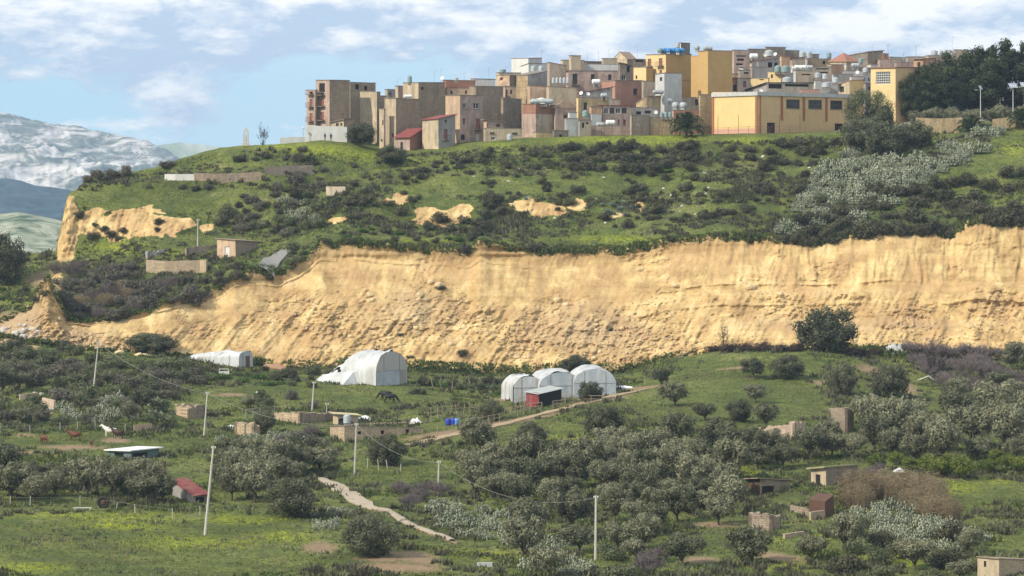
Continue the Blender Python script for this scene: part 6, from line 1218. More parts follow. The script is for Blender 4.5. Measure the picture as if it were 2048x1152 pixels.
def roof_stones():
    Y = ground(689, 884).y; th = math.radians(62); Cp = Vector(((689-1024)/F*Y, Y, 0)); dr = Vector((math.sin(th), math.cos(th), 0)); z = (HY-852)/F*Y+.09; g = random.Random(4); k = 0; s = .2
    while s < 15.2:
        r = g.uniform(.12, .2); m = MB(); m.hexa([(x*r*g.uniform(.8, 1.2), y*r*g.uniform(.8, 1.2), zz*r*g.uniform(.8, 1.2)) for zz in (0, 1) for x, y in ((-1.3, -1), (1.3, -1), (1.3, 1), (-1.3, 1))])
        p = Cp+dr*s+Vector((-.1, .25, z)); o = m.build('roof_stone', STONED, st_); o.location = p-st_.location; s += g.uniform(.5, .8); k += 1
roof_stones()
tank_v(ID, 694, 846, 15, 17, ground(689, 884).y+1.5, TANKG, 'grey drum tank standing behind the stable wall')
hv('open red boarded shed with a dark front and pale sheet roof', 1078, 815, 1053, 1123, (784, 789, 777), (REDP, VOIDM), [], 55, ov=.35, tk=.08, rm=plain('zinc_sheet', (.36, .38, .36), .6, .15))  # right wall near-black: shade of the open inside put into its colour
def red_boards():
    o = bpy.data.objects['shed']; Y = ground(1078, 815).y; th = math.radians(55); s = Y/F
    for k in range(6):
        z = .25+k*.42; x1 = 25*s/math.cos(th); m = MB(); dl = Vector((-math.cos(th), math.sin(th), 0)); n = Vector((-dl.y, dl.x, 0)); n = -n if n.y > 0 else n; q = [Vector((0, 0, 0)), dl*x1]
        a, b = q; mm_ = MB(); mm_.hexa([Vector((p.x, p.y, zz)) for zz in (z, z+.34) for p in (a+n*.01, b+n*.01, b+n*.06, a+n*.06)]); mm_.build('board', REDP, o)
red_boards()
ruin('roofless lit stone wall room behind the round dark tree', 600, 848, 546, 668, (826, 825, 827), (STONE, STONED), 45, .15)  # second wall takes the darker stone: its shade is put into the colour
hv('open canopy of cream boards on posts behind the stable', 676, 850, 666, 716, (824, 828, 832), (CREAM, CREAM), [(1, 683, 844, 10, 14, 'void')], 60, ov=.6, tk=.08, rm=plain('cream_board', (.50, .42, .24), .9, .2))
ruin('roofless sandstone hut with a broken pale corner', 508, 872, 469, 522, (842, 843, 852), STONE, 25)
ruin('low ruined wall of pinkish stone beside the concrete pole', 377, 838, 350, 412, (807, 812, 810), (STONE, STONED), 50)
hv('white roofed pen with teal side boards beside the horses', 262, 920, 217, 318, (901, 902, 896), plain('teal_board', (.13, .18, .17), .8, .3), [(1, 280, 910, 30, 9, 'void'), (0, 238, 910, 18, 9, 'void')], 40, ov=.5, tk=.16, rm=plain('white_sheet', (.78, .77, .74), .6, .06))
hut = hv('hut with a rusty red corrugated roof hidden between olive trees', 385, 1006, 345, 414, (960, 992, 988), (GREY, GREY), [(1, 400, 1000, 18, 12, 'void')], 62, ov=.5, tk=.07, rm=RUSTR)
hv('dark lean-to with rusty sheet roof behind the red roofed hut', 350, 985, 332, 398, (958, 962, 975), (GREY, GREY), [], 60, ov=.4, tk=.06, rm=RUST)
p = ground(329, 965); tag(MB().lathe([(.22, -.3), (.2, 2.6), (.26, 2.62), (.26, 2.9), (.1, 3.0)], 8).build('stove_pipe', RUST, None, loc=p), 'rust coloured stove pipe rising behind the rusty red roof', 'pipe')
ruin('square ruined tower of grey render with a broken stone top', 1695, 866, 1657, 1708, (817, 814, 818), (STONED, STONED), 20)
ruin('roofless ruin wall with a crumbling gable edge between olive trees', 1590, 880, 1497, 1612, (868, 841, 846), OCHR, 28)
hv('stone hut with an overgrown slab roof beside the pinkish bare trees', 1652, 972, 1622, 1716, (938, 935, 930), (CREAM, STONED), [(0, 1636, 960, 9, 22, 'void')], 50, ov=.5, tk=.2, rm=plain('mossy_slab', (.33, .30, .16), .95, .4), name='hut', cat='hut')
hv('collapsing open lean-to with a pale board roof in the grove', 1520, 990, 1497, 1578, (958, 956, 961), (FRAMEB, STONED), [(1, 1536, 980, 24, 16, 'void')], 55, ov=.6, tk=.12, rm=WOODP, name='hut', cat='hut')
ruin('dry stone ruin overgrown at the bottom of the grove', 1545, 1062, 1497, 1562, (1026, 1030, 1028), STONED, 25)
hv('cream cottage with a slit window at the corner of the picture', 1998, 1162, 1955, 2075, (1114, 1118, 1122), (CREAM, STONE), [(0, 1970, 1128, 5, 12, 'dark')], 40, ov=.15, tk=.12, rm=TILE_B, name='cottage', cat='cottage')
tank_v(ID, 1975, 1166, 14, 16, ground(1990, 1152).y-1.5, TANKG, 'grey drum in front of the cream cottage'); 
hv('small pink house with a white door and a brown sloping roof on the ledge', 471, 516, 434, 516, (477, 481, 484), (PEACH, STONED), [(0, 454, 503, 9, 20, 'wdoor')], 42, ov=.3, tk=.15, rm=TILE_B, name='house', cat='house')
ruin('low ruined yard walls between the pole and the small pink house', 374, 514, 368, 434, (497, 494, 489), (STONED, STONED), 60, .15)
ruin('small grey roofless room beside the stone terrace', 296, 518, 290, 332, (504, 502, 498), (GREY, GREY), 60)
lowwall('cream stone terrace wall in front of the pink house yard', [(292, 545), (330, 548), (400, 546), (412, 545)], 2.6, STONE, 'terrace_wall', drop=.6); lowwall('thin pale crumbling wall at the foot of the meadow', [(1570, 1078), (1610, 1072)], .6, STONE, 'low_wall'); lowwall('low stone wall by the yellow flowers', [(955, 1134), (985, 1134)], .5, LGREY, 'low_wall')
lowwall('crumbling red brown wall among the weeds near the horses', [(84, 812), (108, 818)], 1.4, OCHR, 'ruin_wall'); lowwall('wooden board pen side beside the white horse', [(268, 865), (304, 862)], 1.2, plain('pale_boards', (.50, .36, .24), .9, .2), 'board_fence', 'fence', .1, .2); lowwall('red brown ruin wall above the dry bank', [(40, 800), (75, 795)], .9, OCHR, 'ruin_wall')
o = hv('rust brown leaning sheet shelter beside the yellow bush', 1650, 1036, 1618, 1668, (1000, 1004, 990), (RUST, RUST), [], 30, ov=.02, tk=.05, rm=RUST, name='shelter', cat='shelter')
lowwall('crumbling stone garden wall with rusty posts beside the brown shelter', [(1580, 1022), (1620, 1032)], .8, STONED, 'garden_wall'); lowwall('pale stone wall end under the brown shelter', [(1622, 1040), (1650, 1036)], 1.0, STONE, 'garden_wall')
# ------------------------------------------------------------------ tracks
def strip(name, label, pts, wid, mat, lift=.14, nseg=90):
    P = [ground(x, y) for x, y in pts]; Q = []
    for k in range(nseg+1):
        t = k/nseg*(len(P)-1); i = min(int(t), len(P)-2); f = t-i; Q.append(P[i].lerp(P[i+1], f))
    for _ in range(6): Q = [Q[0]]+[(Q[i-1]+Q[i]*2+Q[i+1])/4 for i in range(1, len(Q)-1)]+[Q[-1]]
    V = []; Fc = []; W_ = np.interp(np.linspace(0, len(wid)-1, nseg+1), range(len(wid)), wid)
    for k, q in enumerate(Q):
        d = (Q[min(k+1, nseg)]-Q[max(k-1, 0)]); n = Vector((-d.y, d.x, 0)).normalized()
        for j in range(5):
            s = (j/4-.5)*W_[k]*(1+.18*float(vnoise(k*.5, j, 3))); p = q+n*s; g = max(gz(p.x+e, p.y+f) for e in (-.4, -.2, 0, .2, .4) for f in (-.7, -.35, 0, .35, .7)); V.append((p.x, p.y, g+lift+.05*(1-abs(j-2)/2)))
        for s in (-.5, .5): p = q+n*s*W_[k]*1.04; V.append((p.x, p.y, gz(p.x, p.y)-.25))
    for k in range(nseg):
        a, b = k*7, (k+1)*7
        for j in range(4): Fc.append((a+j, a+j+1, b+j+1, b+j))
        Fc.append((a+5, a, b, b+5)); Fc.append((a+4, a+6, b+6, b+4))
    o = link(name, newmesh(name, V, Fc, mat, False)); tag(o, label, None, None, 'structure')
TRK = plain('pale_concrete_track', (0.42, 0.345, 0.26), 0.95, 0.25, 1.2, stain=(.30, .25, .17), amt=.6); DIRT = plain('dirt_track', (0.38, 0.27, 0.17), 0.95, 0.3, 1.0, stain=(.16, .17, .08), amt=.5); ASPH = plain('old_asphalt', (0.22, 0.21, 0.20), 0.9, 0.2)
strip('path', 'pale concrete track bending down beside the open trunk olive', [(644, 958), (664, 968), (690, 985), (722, 1005), (745, 1018), (775, 1022), (800, 1038), (840, 1058), (905, 1082)], [1.2, 2.2, 2.8, 2.6, 1.3, 1.0, 1.3, 1.1, .9], TRK)
strip('dirt_track', 'dirt track climbing from the stable past the red shed', [(806, 893), (870, 880), (950, 862), (1010, 848), (1090, 828), (1160, 810), (1220, 796), (1290, 780)], [1.6, 2.6, 2.8, 2.4, 2.2, 2.4, 2.6, 1.5], DIRT)
strip('road', 'broken end of the asphalt road hanging over the scarp', [(523, 541), (538, 528), (560, 512), (585, 502)], [4.5, 4.2, 4, 3.5], ASPH, .12, 20)
# ------------------------------------------------------------------ fences
def fence(label, pts, step, h, rails=(0.9,), mat=None, pr=.05, name='fence', lean=.06, wirey=False, rmat=None):
    P = [ground(x, y) for x, y in pts]; o = empty(name, P[0], label, 'fence'); off = P[0]; g = random.Random(int(pts[0][0])); posts = []
    for a, b in zip(P[:-1], P[1:]):
        n = max(1, int((b-a).length/step))
        for k in range(n): q = a.lerp(b, k/n); q.z = gz(q.x, q.y); posts.append(q)
    posts.append(P[-1]); me = MB().tube((0, 0, -.4), (0, 0, 1), pr, pr*.85, 6).mesh('post', mat or WOODP)
    for q in posts: f = link('post', me, o, q-off); f.scale = (1, 1, h*g.uniform(.85, 1.1)); f.rotation_euler = (g.uniform(-lean, lean), g.uniform(-lean, lean), 0)
    for r in rails:
        for a, b in zip(posts[:-1], posts[1:]):
            if not wirey and g.random() < .12: continue
            d = (b-a); m = MB().tube((0, 0, 0), d+Vector((0, 0, g.uniform(-.05, .05) if not wirey else 0)), .014 if wirey else .04, None, 4); m.build('wire' if wirey else 'rail', rmat or (WIREM if wirey else WOODP), o, loc=a-off+Vector((0, pr, h*r)))
    return o
fence('wooden rail fence from the stable along the dirt track', [(846, 876), (905, 868), (965, 852), (1010, 840), (1060, 826)], 2.1, 1.6, (.45, .85)); fence('pale rail fence of the paddock beside the red shed', [(1010, 832), (1060, 820), (1130, 812), (1165, 806)], 2.0, 1.3, (.4, .85)); fence('short paddock rails before the white greenhouse bay', [(1032, 812), (1056, 806)], 1.2, 1.3, (.4, .85))
fence('rail fence behind the red shed towards the dark round tree', [(1124, 800), (1160, 806), (1205, 806)], 2.0, 1.3, (.5, .9)); fence('thin wire fence over the hillside meadow', [(1290, 770), (1340, 768), (1400, 760), (1450, 752), (1500, 745)], 4.2, 1.5, (.9,), None, .05, wirey=True)
fence('row of pale posts along the horse paddock', [(0, 868), (60, 866), (120, 862), (190, 858), (250, 862)], 2.6, 1.3, (.5, .9), CONC, .05, wirey=True); fence('old posts along the edge of the bottom field', [(20, 1012), (60, 1012), (160, 1010), (270, 1026), (345, 1036), (400, 1030)], 3.4, 1.2, (.9,), CONC, .06, wirey=True, lean=.12)
fence('slanting concrete fence posts below the dense dark tree', [(735, 935), (757, 940), (775, 938), (800, 945)], 1.8, 1.4, (.3,), CONC, .06, wirey=True, lean=.2); fence('rusty netting posts behind the small valley garden', [(275, 790), (330, 786), (400, 788), (470, 795)], 2.4, 1.8, (.3, .6, .9), RAIL, .035, wirey=True)
fence('crooked stake fence in the weeds before the slide', [(866, 776), (884, 782), (1000, 766), (1020, 768)], 2.6, 1.7, (), None, .06, lean=.3); fence('stick fence around the woodpile pen', [(862, 838), (900, 832), (940, 828), (958, 830)], 1.6, 1.9, (.6,), None, .05, lean=.2); fence('metal pen rails above the stable yard', [(491, 838), (520, 833), (548, 830)], 1.6, 1.5, (.55, .95), METAL, .045)
def mesh_fence(label, x0, x1, yb, Y, h, tall):
    p0 = W3(x0, yb, Y); p0.z = gz(p0.x, p0.y); o = empty('mesh_fence', p0, label, 'fence'); n = int((x1-x0)*Y/F/2.2); g = random.Random(5); pts = []
    for k in range(n+1): px = x0+(x1-x0)*k/n; X = (px-1024)/F*Y; pts.append(Vector((X, Y, gz(X, Y))))
    me = MB().tube((0, 0, -.5), (0, 0, 1), .05, .05, 5).mesh('post', RAIL)
    for i, q in enumerate(pts): f = link('post', me, o, q-p0); f.scale = (1, 1, h if not tall or i % 2 else tall)
    for a, b in zip(pts[:-1], pts[1:]):
        m = MB(); d = b-a
        for z in (.08, .5, .95): m.tube(Vector((0, 0, h*z)), d+Vector((0, 0, h*z)), .022, None, 4, False)
        for q in range(1, 9): m.tube(d*(q/9)+Vector((0, 0, .08*h)), d*(q/9)+Vector((0, 0, h*.95)), .014, None, 3, False)
        m.build('mesh_panel', RAIL, o, loc=a-p0)
mesh_fence('rusty mesh fence along the meadow edge under the glazed veranda', 1183, 1345, 268, 669, 1.9, 0); mesh_fence('rusty mesh fence with tall posts in front of the yellow sports hall', 1395, 1600, 268, 669, 1.7, 4.2)
for i, (x, yt) in enumerate([(1318, 228), (1208, 215)]):
    p = W3(x, 268, 669); tag(MB().tube((0, 0, -.5), (0, 0, (268-yt)/F*669), .07, .05, 6).build('steel_post', RAIL, None, loc=p), ('tall rusty post beside the three greenish tanks', 'tall pale mast rising before the glazed veranda')[i], 'post')
# ------------------------------------------------------------------ horses
def skin_mesh(name, J, E, mat, sub=2):
    me = bpy.data.meshes.new(name+'_frame'); me.from_pydata([j[:3] for j in J], E, []); o = bpy.data.objects.new('tmp', me); COL.objects.link(o); m = o.modifiers.new('s', 'SKIN'); 
    for v, j in zip(me.skin_vertices[0].data, J): v.radius = (j[3], j[4] if len(j) > 4 else j[3])
    me.skin_vertices[0].data[0].use_root = True; s = o.modifiers.new('u', 'SUBSURF'); s.levels = s.render_levels = sub
    dg = bpy.context.evaluated_depsgraph_get(); n = bpy.data.meshes.new_from_object(o.evaluated_get(dg)); n.name = name; bpy.data.objects.remove(o); n.materials.clear(); n.materials.append(mat)
    n.polygons.foreach_set('use_smooth', np.ones(len(n.polygons), dtype=bool)); return n
def horse_mesh(graze, mat, s=0):
    J = [(-.62, 0, 1.14, .38, .42), (0, 0, 1.04, .40, .44), (.52, 0, 1.08, .36, .44)]
    J += [(.86, 0, 1.36 if not graze else 1.12, .18, .26), (1.12, 0, 1.62 if not graze else .82, .13, .19), (1.30, 0, 1.80 if not graze else .52, .12, .15), (1.50, 0, 1.62 if not graze else .28, .07, .08), (1.62, 0, 1.50 if not graze else .14, .06, .06)]
    E = [(0, 1), (1, 2), (2, 3), (3, 4), (4, 5), (5, 6), (6, 7)]
    for y, o_ in ((.17, s), (-.17, -s)):
        k = len(J); J += [(.55, y, .88, .11), (.58+o_*.08, y, .50, .075), (.58+o_*.16, y, .12, .055), (.62+o_*.16, y, .02, .06)]; E += [(2, k), (k, k+1), (k+1, k+2), (k+2, k+3)]
        k = len(J); J += [(-.66, y, .90, .16), (-.58-o_*.1, y, .66, .10), (-.80-o_*.12, y, .46, .08), (-.76-o_*.14, y, .12, .055), (-.72-o_*.14, y, .02, .06)]; E += [(0, k), (k, k+1), (k+1, k+2), (k+2, k+3), (k+3, k+4)]
    k = len(J); J += [(-.92, 0, 1.28, .06), (-1.04, 0, 1.0, .07), (-1.06, 0, .62, .045)]; E += [(0, k), (k, k+1), (k+1, k+2)]
    return skin_mesh('body', J, E, mat, 1)
def coat(n, c): return plain(n, c, .6, .2, 3.0)
def horse(px, py, graze, mat, rz, label, s=1.0, extra=None, cat='horse'):
    p = ground(px, py); o = empty(cat.replace(' ', '_'), p, label, cat, rz=rz); o.scale = (s, s, s); link('body', horse_mesh(graze, mat, .5), o)
    hz = (1.80 if not graze else .52)
    me = MB(); P = [Vector((.62, 0, 1.5 if not graze else 1.42)), Vector((.92, 0, 1.68 if not graze else 1.26)), Vector((1.12, 0, 1.80 if not graze else .98)), Vector((1.26, 0, 1.94 if not graze else .68))]
    for a, b in zip(P[:-1], P[1:]): me.tube(a, b, .05, .05, 5)
    me.build('mane', extra or mat, o)
    for y in (-.05, .05): MB().tube((1.22, y, hz+.04), (1.20, y*1.4, hz+.20), .035, .01, 5).build('ear', mat, o)
BLK = coat('black_coat', (.014, .012, .012)); BRN = coat('chestnut_coat', (.13, .045, .022)); DBR = coat('dark_brown_coat', (.045, .022, .014)); WHT = coat('white_coat', (.68, .65, .58)); BAY = coat('bay_coat', (.10, .05, .03))
horse(771, 800, True, BLK, 2.9, 'black horse grazing just behind the other black horse in the valley meadow', 1.1); horse(780, 806, True, BLK, -.12, 'black horse grazing in the valley meadow before the greenhouse', 1.1)
horse(88, 888, True, BRN, -.9, 'chestnut horse with its head down at the edge of the paddock', .98, DBR); horse(150, 882, False, BRN, 3.05, 'long chestnut horse standing side on in the paddock', 1.0, DBR); horse(183, 892, True, BAY, -1.3, 'small brown foal behind the long chestnut horse', .75, DBR); horse(220, 874, False, WHT, 3.0, 'white horse beside the wooden pen', 1.05); horse(236, 878, False, DBR, 2.8, 'dark brown horse standing against the white horse', 1.0, BLK)
# two people in dark clothes by the whitewashed wall
def person(px, py, Y, mat, label, rz):
    p = W3(px, py, Y); p.z = gz(p.x, p.y); o = empty('person', p, label, 'person', rz=rz)
    J = [(0, 0, .95, .13), (0, 0, 1.2, .14), (0, 0, 1.42, .15), (0, 0, 1.52, .055), (0, 0, 1.62, .09), (0, 0, 1.72, .08)]; E = [(0, 1), (1, 2), (2, 3), (3, 4), (4, 5)]
    for s in (-1, 1):
        k = len(J); J += [(s*.20, 0, 1.42, .06), (s*.25, .03, 1.15, .045), (s*.22, -.10, .93, .035), (s*.2, -.16, .86, .03)]; E += [(2, k), (k, k+1), (k+1, k+2), (k+2, k+3)]
        k = len(J); J += [(s*.10, 0, .85, .085), (s*.11, .01, .48, .06), (s*.12, 0, .10, .045), (s*.12, -.14, .04, .04)]; E += [(0, k), (k, k+1), (k+1, k+2), (k+2, k+3)]
    link('body', skin_mesh('body', J, E, mat, 1), o); MB().lathe([(.085, 1.62), (.10, 1.68), (.09, 1.76), (.03, 1.8)], 8).build('hair', plain('dark_hair', (.02, .015, .01), .8), o)
DKB = plain('dark_blue_cloth', (.03, .045, .10), .9, .2)
person(650, 286, 669.5, DKB, 'person in dark blue standing by the whitewashed wall, facing away', 2.6); person(662, 286, 669.5, plain('navy_cloth', (.02, .03, .06), .9, .2), 'second person in navy clothes leaning close to the other by the whitewashed wall', .5)
# ------------------------------------------------------------------ monument, lamps, solar lamps
p = ground(492, 289); o = empty('monument', p, 'slender pale stone monument with a pointed niche on the hilltop', 'monument'); MS = plain('pale_stone', (.50, .44, .36), .9, .15)
MB().box(-.7, -.5, -.5, .7, .5, .5).build('plinth', MS, o)
for s in (-1, 1): MB().hexa([(s*.5-.14, -.2, .5), (s*.5+.14, -.2, .5), (s*.5+.14, .2, .5), (s*.5-.14, .2, .5), (s*.42-.12, -.2, 3.0), (s*.42+.12, -.2, 3.0), (s*.42+.12, .2, 3.0), (s*.42-.12, .2, 3.0)]).build('pillar', MS, o)
MB().hexa([(-.56, -.22, 3.0), (.56, -.22, 3.0), (.56, .22, 3.0), (-.56, .22, 3.0), (-.08, -.1, 4.1), (.08, -.1, 4.1), (.08, .1, 4.1), (-.08, .1, 4.1)]).build('cap', MS, o); MB().lathe([(.2, .5), (.22, 1.2), (.16, 1.9), (.1, 2.1), (.14, 2.3), (.05, 2.5)], 8).build('statue', MS, o)
def lamp(px, py, Y, h, label):
    p = W3(px, py, Y); p.z = gz(p.x, p.y); o = empty('street_lamp', p, label, 'street lamp'); MB().lathe([(.10, -.3), (.07, .4), (.05, h)], 8).build('post', METAL, o); MB().lathe([(.06, h), (.22, h+.1), (.26, h+.45), (.08, h+.62)], 8).build('lantern', FRAMEW, o)
lamp(606, 283, 670, 2.9, 'old street lamp at the corner before the apartment block'); 
def solar(px, pt, Y, w, label, tilt=.9, rz=0.5):
    p = W3(px, 245, Y); p.z = gz(p.x, p.y); zt = (HY-pt)/F*Y-p.z; o = empty('solar_lamp', p, label, 'solar street lamp'); MB().lathe([(.11, -.3), (.08, 1), (.06, zt)], 8).build('post', FRAMEW, o)
    f = MB().box(-w/2, -w*.35, 0, w/2, w*.35, .06).build('solar_panel', plain('solar_panel', (.30, .36, .44), .3, .1, spec=.6), o, loc=(0, 0, zt+.3)); f.rotation_euler = (tilt, 0, rz)
    g = MB(); [g.box(-w/2+k*w/4-.02, -w*.35, .065, -w/2+k*w/4+.02, w*.35, .075) for k in range(5)]; [g.box(-w/2+.02, -w*.35+k*w*.35-.02, .064, w/2-.02, -w*.35+k*w*.35+.02, .074) for k in range(3)]; h = g.build('grid', FRAMEW, f)
    MB().tube((0, 0, zt-.3), (-.9, -.3, zt-.2), .04, .04, 5).build('arm', METAL, o); MB().box(-1.3, -.45, zt-.26, -.8, -.15, zt-.16).build('lamp_head', FRAMEW, o)
solar(1961, 178, 666, 1.3, 'single solar street lamp standing before the pines', 1.1, 1.0); solar(2026, 174, 668, 1.9, 'solar lamp with a wide panel before the dark pines', .8, .3); solar(2049, 172, 668, 1.9, 'solar lamp panel cut by the edge of the frame', .8, .3)
# ------------------------------------------------------------------ small things
def rock_mesh(seed, flat=.75):
    bm = bmesh.new(); bmesh.ops.create_icosphere(bm, subdivisions=2, radius=.5); g = random.Random(seed); o_ = g.uniform(0, 50)
    for v in bm.verts: c = v.co; k = 1+.45*float(vnoise(c.x*2.2+o_, c.y*2.2, c.z*2.2)); v.co = Vector((round(c.x*k*5)/5*.5+c.x*k*.5, c.y*k, c.z*k*flat))
    me = bpy.data.meshes.new('rock'); bm.to_mesh(me); bm.free(); return me
SANDR = plain('sand_boulder', (.60, .46, .26), .95, .2, 2.0, bs=.4); GREYR = plain('pale_rock', (.50, .46, .40), .95, .2, 2.0, bs=.4)
RK = [rock_mesh(s) for s in range(5)]
def rock(px, py, w, mat, label, grp=None):
    me = RK[prng.randrange(5)].copy(); me.materials.append(mat); p = ground(px, py); o = link('boulder', me, None, p); s = w*p.y/F; o.scale = (s, s, s); o.rotation_euler = (prng.uniform(-.3, .3), prng.uniform(-.3, .3), prng.uniform(0, 6)); tag(o, label, 'boulder', grp); PLANTS.append([o, 'boulder', px, py, w, label, None])
for px, py, w, lb in [(275, 710, 16, 'pale yellow boulder at the start of the boulder heap by the fallen pole'), (290, 711, 18, 'middle yellow boulder of the heap by the fallen pole'), (302, 706, 22, 'largest yellow boulder on top of the heap by the fallen pole'), (238, 706, 16, 'flat yellow boulder on the grassy rise'), (700, 632, 10, None), (830, 655, 14, None), (838, 590, 16, None), (880, 572, 20, None), (860, 565, 16, None), (745, 600, 12, None), (740, 590, 14, None), (960, 640, 10, None), (1130, 610, 14, None), (1115, 600, 16, None), (950, 735, 8, None), (1280, 540, 12, None), (1500, 575, 20, None), (1350, 572, 14, None), (1560, 590, 18, None)]: rock(px, py, w, SANDR, lb, None if lb else 'pale boulders stuck in the slipped sand')
scatter([(0,640),(60,650),(110,690),(0,672)], 14, (8, 18), lambda x, y, w: rock(x, y, w, GREYR, None, 'broken rocks at the west foot of the slide'), .6, keep=False)
scatter([(1060,640),(1250,650),(1200,720),(1000,720)], 20, (6, 13), lambda x, y, w: rock(x, y, w, SANDR, None, 'pale boulders stuck in the slipped sand'), .6, keep=False)
scatter([(640,600),(940,560),(1000,700),(700,700)], 26, (6, 14), lambda x, y, w: rock(x, y, w, SANDR, None, 'pale boulders stuck in the slipped sand'), .6, keep=False)
scatter([(900,300),(1660,290),(1640,400),(1100,470),(900,330)], 26, (4, 9), lambda x, y, w: rock(x, y, w, GREYR, None, 'pale stones lying on the upper slope'), .6, keep=False)
scatter([(60,780),(110,800),(110,850),(40,850)], 9, (8, 14), lambda x, y, w: rock(x, y, w, GREYR, None, 'pale stones of the dry bank'), .6, keep=False)
at_px('slipped_bush', 'bush', MAQ[0], 926, 712, 26, 24, label='dark bush that slid down onto the bare talus'); at_px('slipped_bush', 'bush', MAQ[1], 820, 716, 18, 12, label='small dark tuft at the foot of the talus near the collapsed greenhouse'); at_px('slipped_bush', 'bush', MAQ[2], 929, 506, 28, 36, label='dark bush hanging over the scarp edge'); at_px('slipped_bush', 'bush', MAQ[3], 800, 672, 12, 12, label='tiny dark plant in the middle of the talus'); at_px('slipped_bush', 'bush', MAQ[4], 1223, 662, 12, 12, label='tiny dark plant on the talus above the triple greenhouse')
at_px('slipped_bush', 'bush', MAQ[5], 880, 578, 26, 14, label='dark clod of slipped scrub on the upper talus')
BLUE = plain('blue_plastic', (.03, .06, .40), .4, .1); WPL = plain('white_plastic', (.75, .75, .73), .5, .08)
for px, lb, m in ((896, 'dark blue drum lying beside the stick fence', BLUE), (906, 'second dark blue drum next to the light blue one', BLUE), (913, 'light blue drum at the end of the drums', plain('light_blue_plastic', (.12, .28, .60), .4, .1))):
    p = ground(px, 850); o = empty('plastic_drum', p, lb, 'drum'); MB().lathe([(.36, 0), (.42, .08), (.42, .4), (.40, .45), (.42, .5), (.42, .9), (.3, 1.0)], 12).build('drum_body', m, o, True); MB().lathe([(.31, 1.0), (.31, 1.05), (.1, 1.07)], 10).build('lid', m, o)
def sheet(px, py, w, d, h, mat, name, label, cat):
    p = ground(px, py); s = p.y/F; m = MB(); n = 8; V = []; Fc = []
    for j in range(n+1):
        for i in range(n+1): x, y = (i/n-.5)*w*s, (j/n)*d*s*3; V.append((x, y, .12+h*s*math.sin(math.pi*i/n)**.6*math.sin(math.pi*j/n)**.6*(.7+.4*float(vnoise(i*.8, j*.8, px)))))
    for j in range(n):
        for i in range(n): a = j*(n+1)+i; Fc.append((a, a+1, a+n+2, a+n+1))
    for i in range(n): V.append((V[i][0], V[i][1], -.15))
    k = (n+1)**2
    for i in range(n-1): Fc.append((k+i, k+i+1, i+1, i))
    tag(link(name, newmesh(name, V, Fc, mat, True), None, p), label, cat)
sheet(725, 842, 40, 8, 10, WPL, 'torn_sheet', 'torn white sheet hanging off the cream canopy behind the stable', 'sheet'); sheet(831, 848, 26, 8, 12, WPL, 'covered_heap', 'white covered heap at the end of the stable', 'covered heap'); sheet(1245, 777, 46, 5, 5, WPL, 'plastic_sheet', 'strip of white plastic on the grass beside the triple greenhouse', 'plastic sheet'); sheet(950, 776, 22, 4, 4, WPL, 'plastic_sheet', 'white plastic scrap in the dark weeds before the slide', 'plastic sheet')
sheet(515, 786, 9, 3, 3, WPL, 'plastic_bag', 'small white bag in the valley meadow', 'bag'); sheet(967, 777, 24, 4, 4, WPL, 'plastic_sheet', 'second white plastic scrap beside the first one before the slide', 'plastic sheet'); sheet(462, 856, 14, 5, 6, WPL, 'plastic_sheet', 'white bundle beside the roofless sandstone hut', 'bundle'); sheet(545, 738, 50, 12, 10, plain('brown_mat', (.36, .21, .12), .9, .2), 'collapsed_roof', 'collapsed brown roof of a shed beside the low white greenhouse', 'collapsed roof')
sheet(1790, 708, 44, 10, 24, plain('grey_concrete_slab', (.45, .44, .42), .9, .15), 'concrete_slab', 'tilted grey slab at the foot of the scarp beside the bare trees', 'slab'); sheet(1800, 946, 26, 8, 10, SHEET, 'leaning_board', 'pale triangular board leaning by the citrus trees', 'board')
p = ground(448, 752); o = empty('bed_frame', p, 'white metal frame standing in the weeds below the low greenhouse', 'metal frame'); MB().box(-.9, -.04, .0, -.82, .04, 1.3).box(.82, -.04, 0, .9, .04, 1.3).box(-.82, -.04, 1.22, .82, .04, 1.3).build('frame', WPL, o); MB().box(-.82, -.03, .1, .82, .03, .85).build('panel', SHEET, o)
p = ground(1835, 762); o = MB().tube((0, 0, .1), (2, .2, .9), .09, .09, 6).tube((2, .2, .9), (3.4, .2, -.2), .09, .09, 6).tube((3.4, .2, -.2), (5.4, .2, -.7), .09, .09, 6).build('bent_pipe', FRAMEW, None, loc=p); tag(o, 'bent white pipe lying on the broken slope', 'pipe')
p = ground(612, 893); o = empty('door_frame', p, 'blue and white gate standing near the stable', 'gate'); MB().box(-.45, -.03, 0, -.38, .03, 1.6).box(.38, -.03, 0, .45, .03, 1.6).box(-.38, -.03, 1.5, .38, .03, 1.6).build('frame', FRAMEW, o); MB().box(-.38, -.015, .1, .38, .015, 1.5).build('leaf', plain('pale_blue_paint', (.25, .35, .62), .6, .1), o)
p = ground(612, 945); o = empty('street_lamp', p, 'little curved white lamp beside the concrete track', 'lamp'); MB().tube((0, 0, -.2), (0, 0, 1.8), .04, .035, 6).tube((0, 0, 1.8), (.6, 0, 2.1), .035, .03, 6).build('post', METAL, o); MB().lathe([(.05, -.05), (.13, 0), (.12, .12), (.03, .15)], 8, (.66, 0, 2.05)).build('lamp_head', FRAMEW, o)
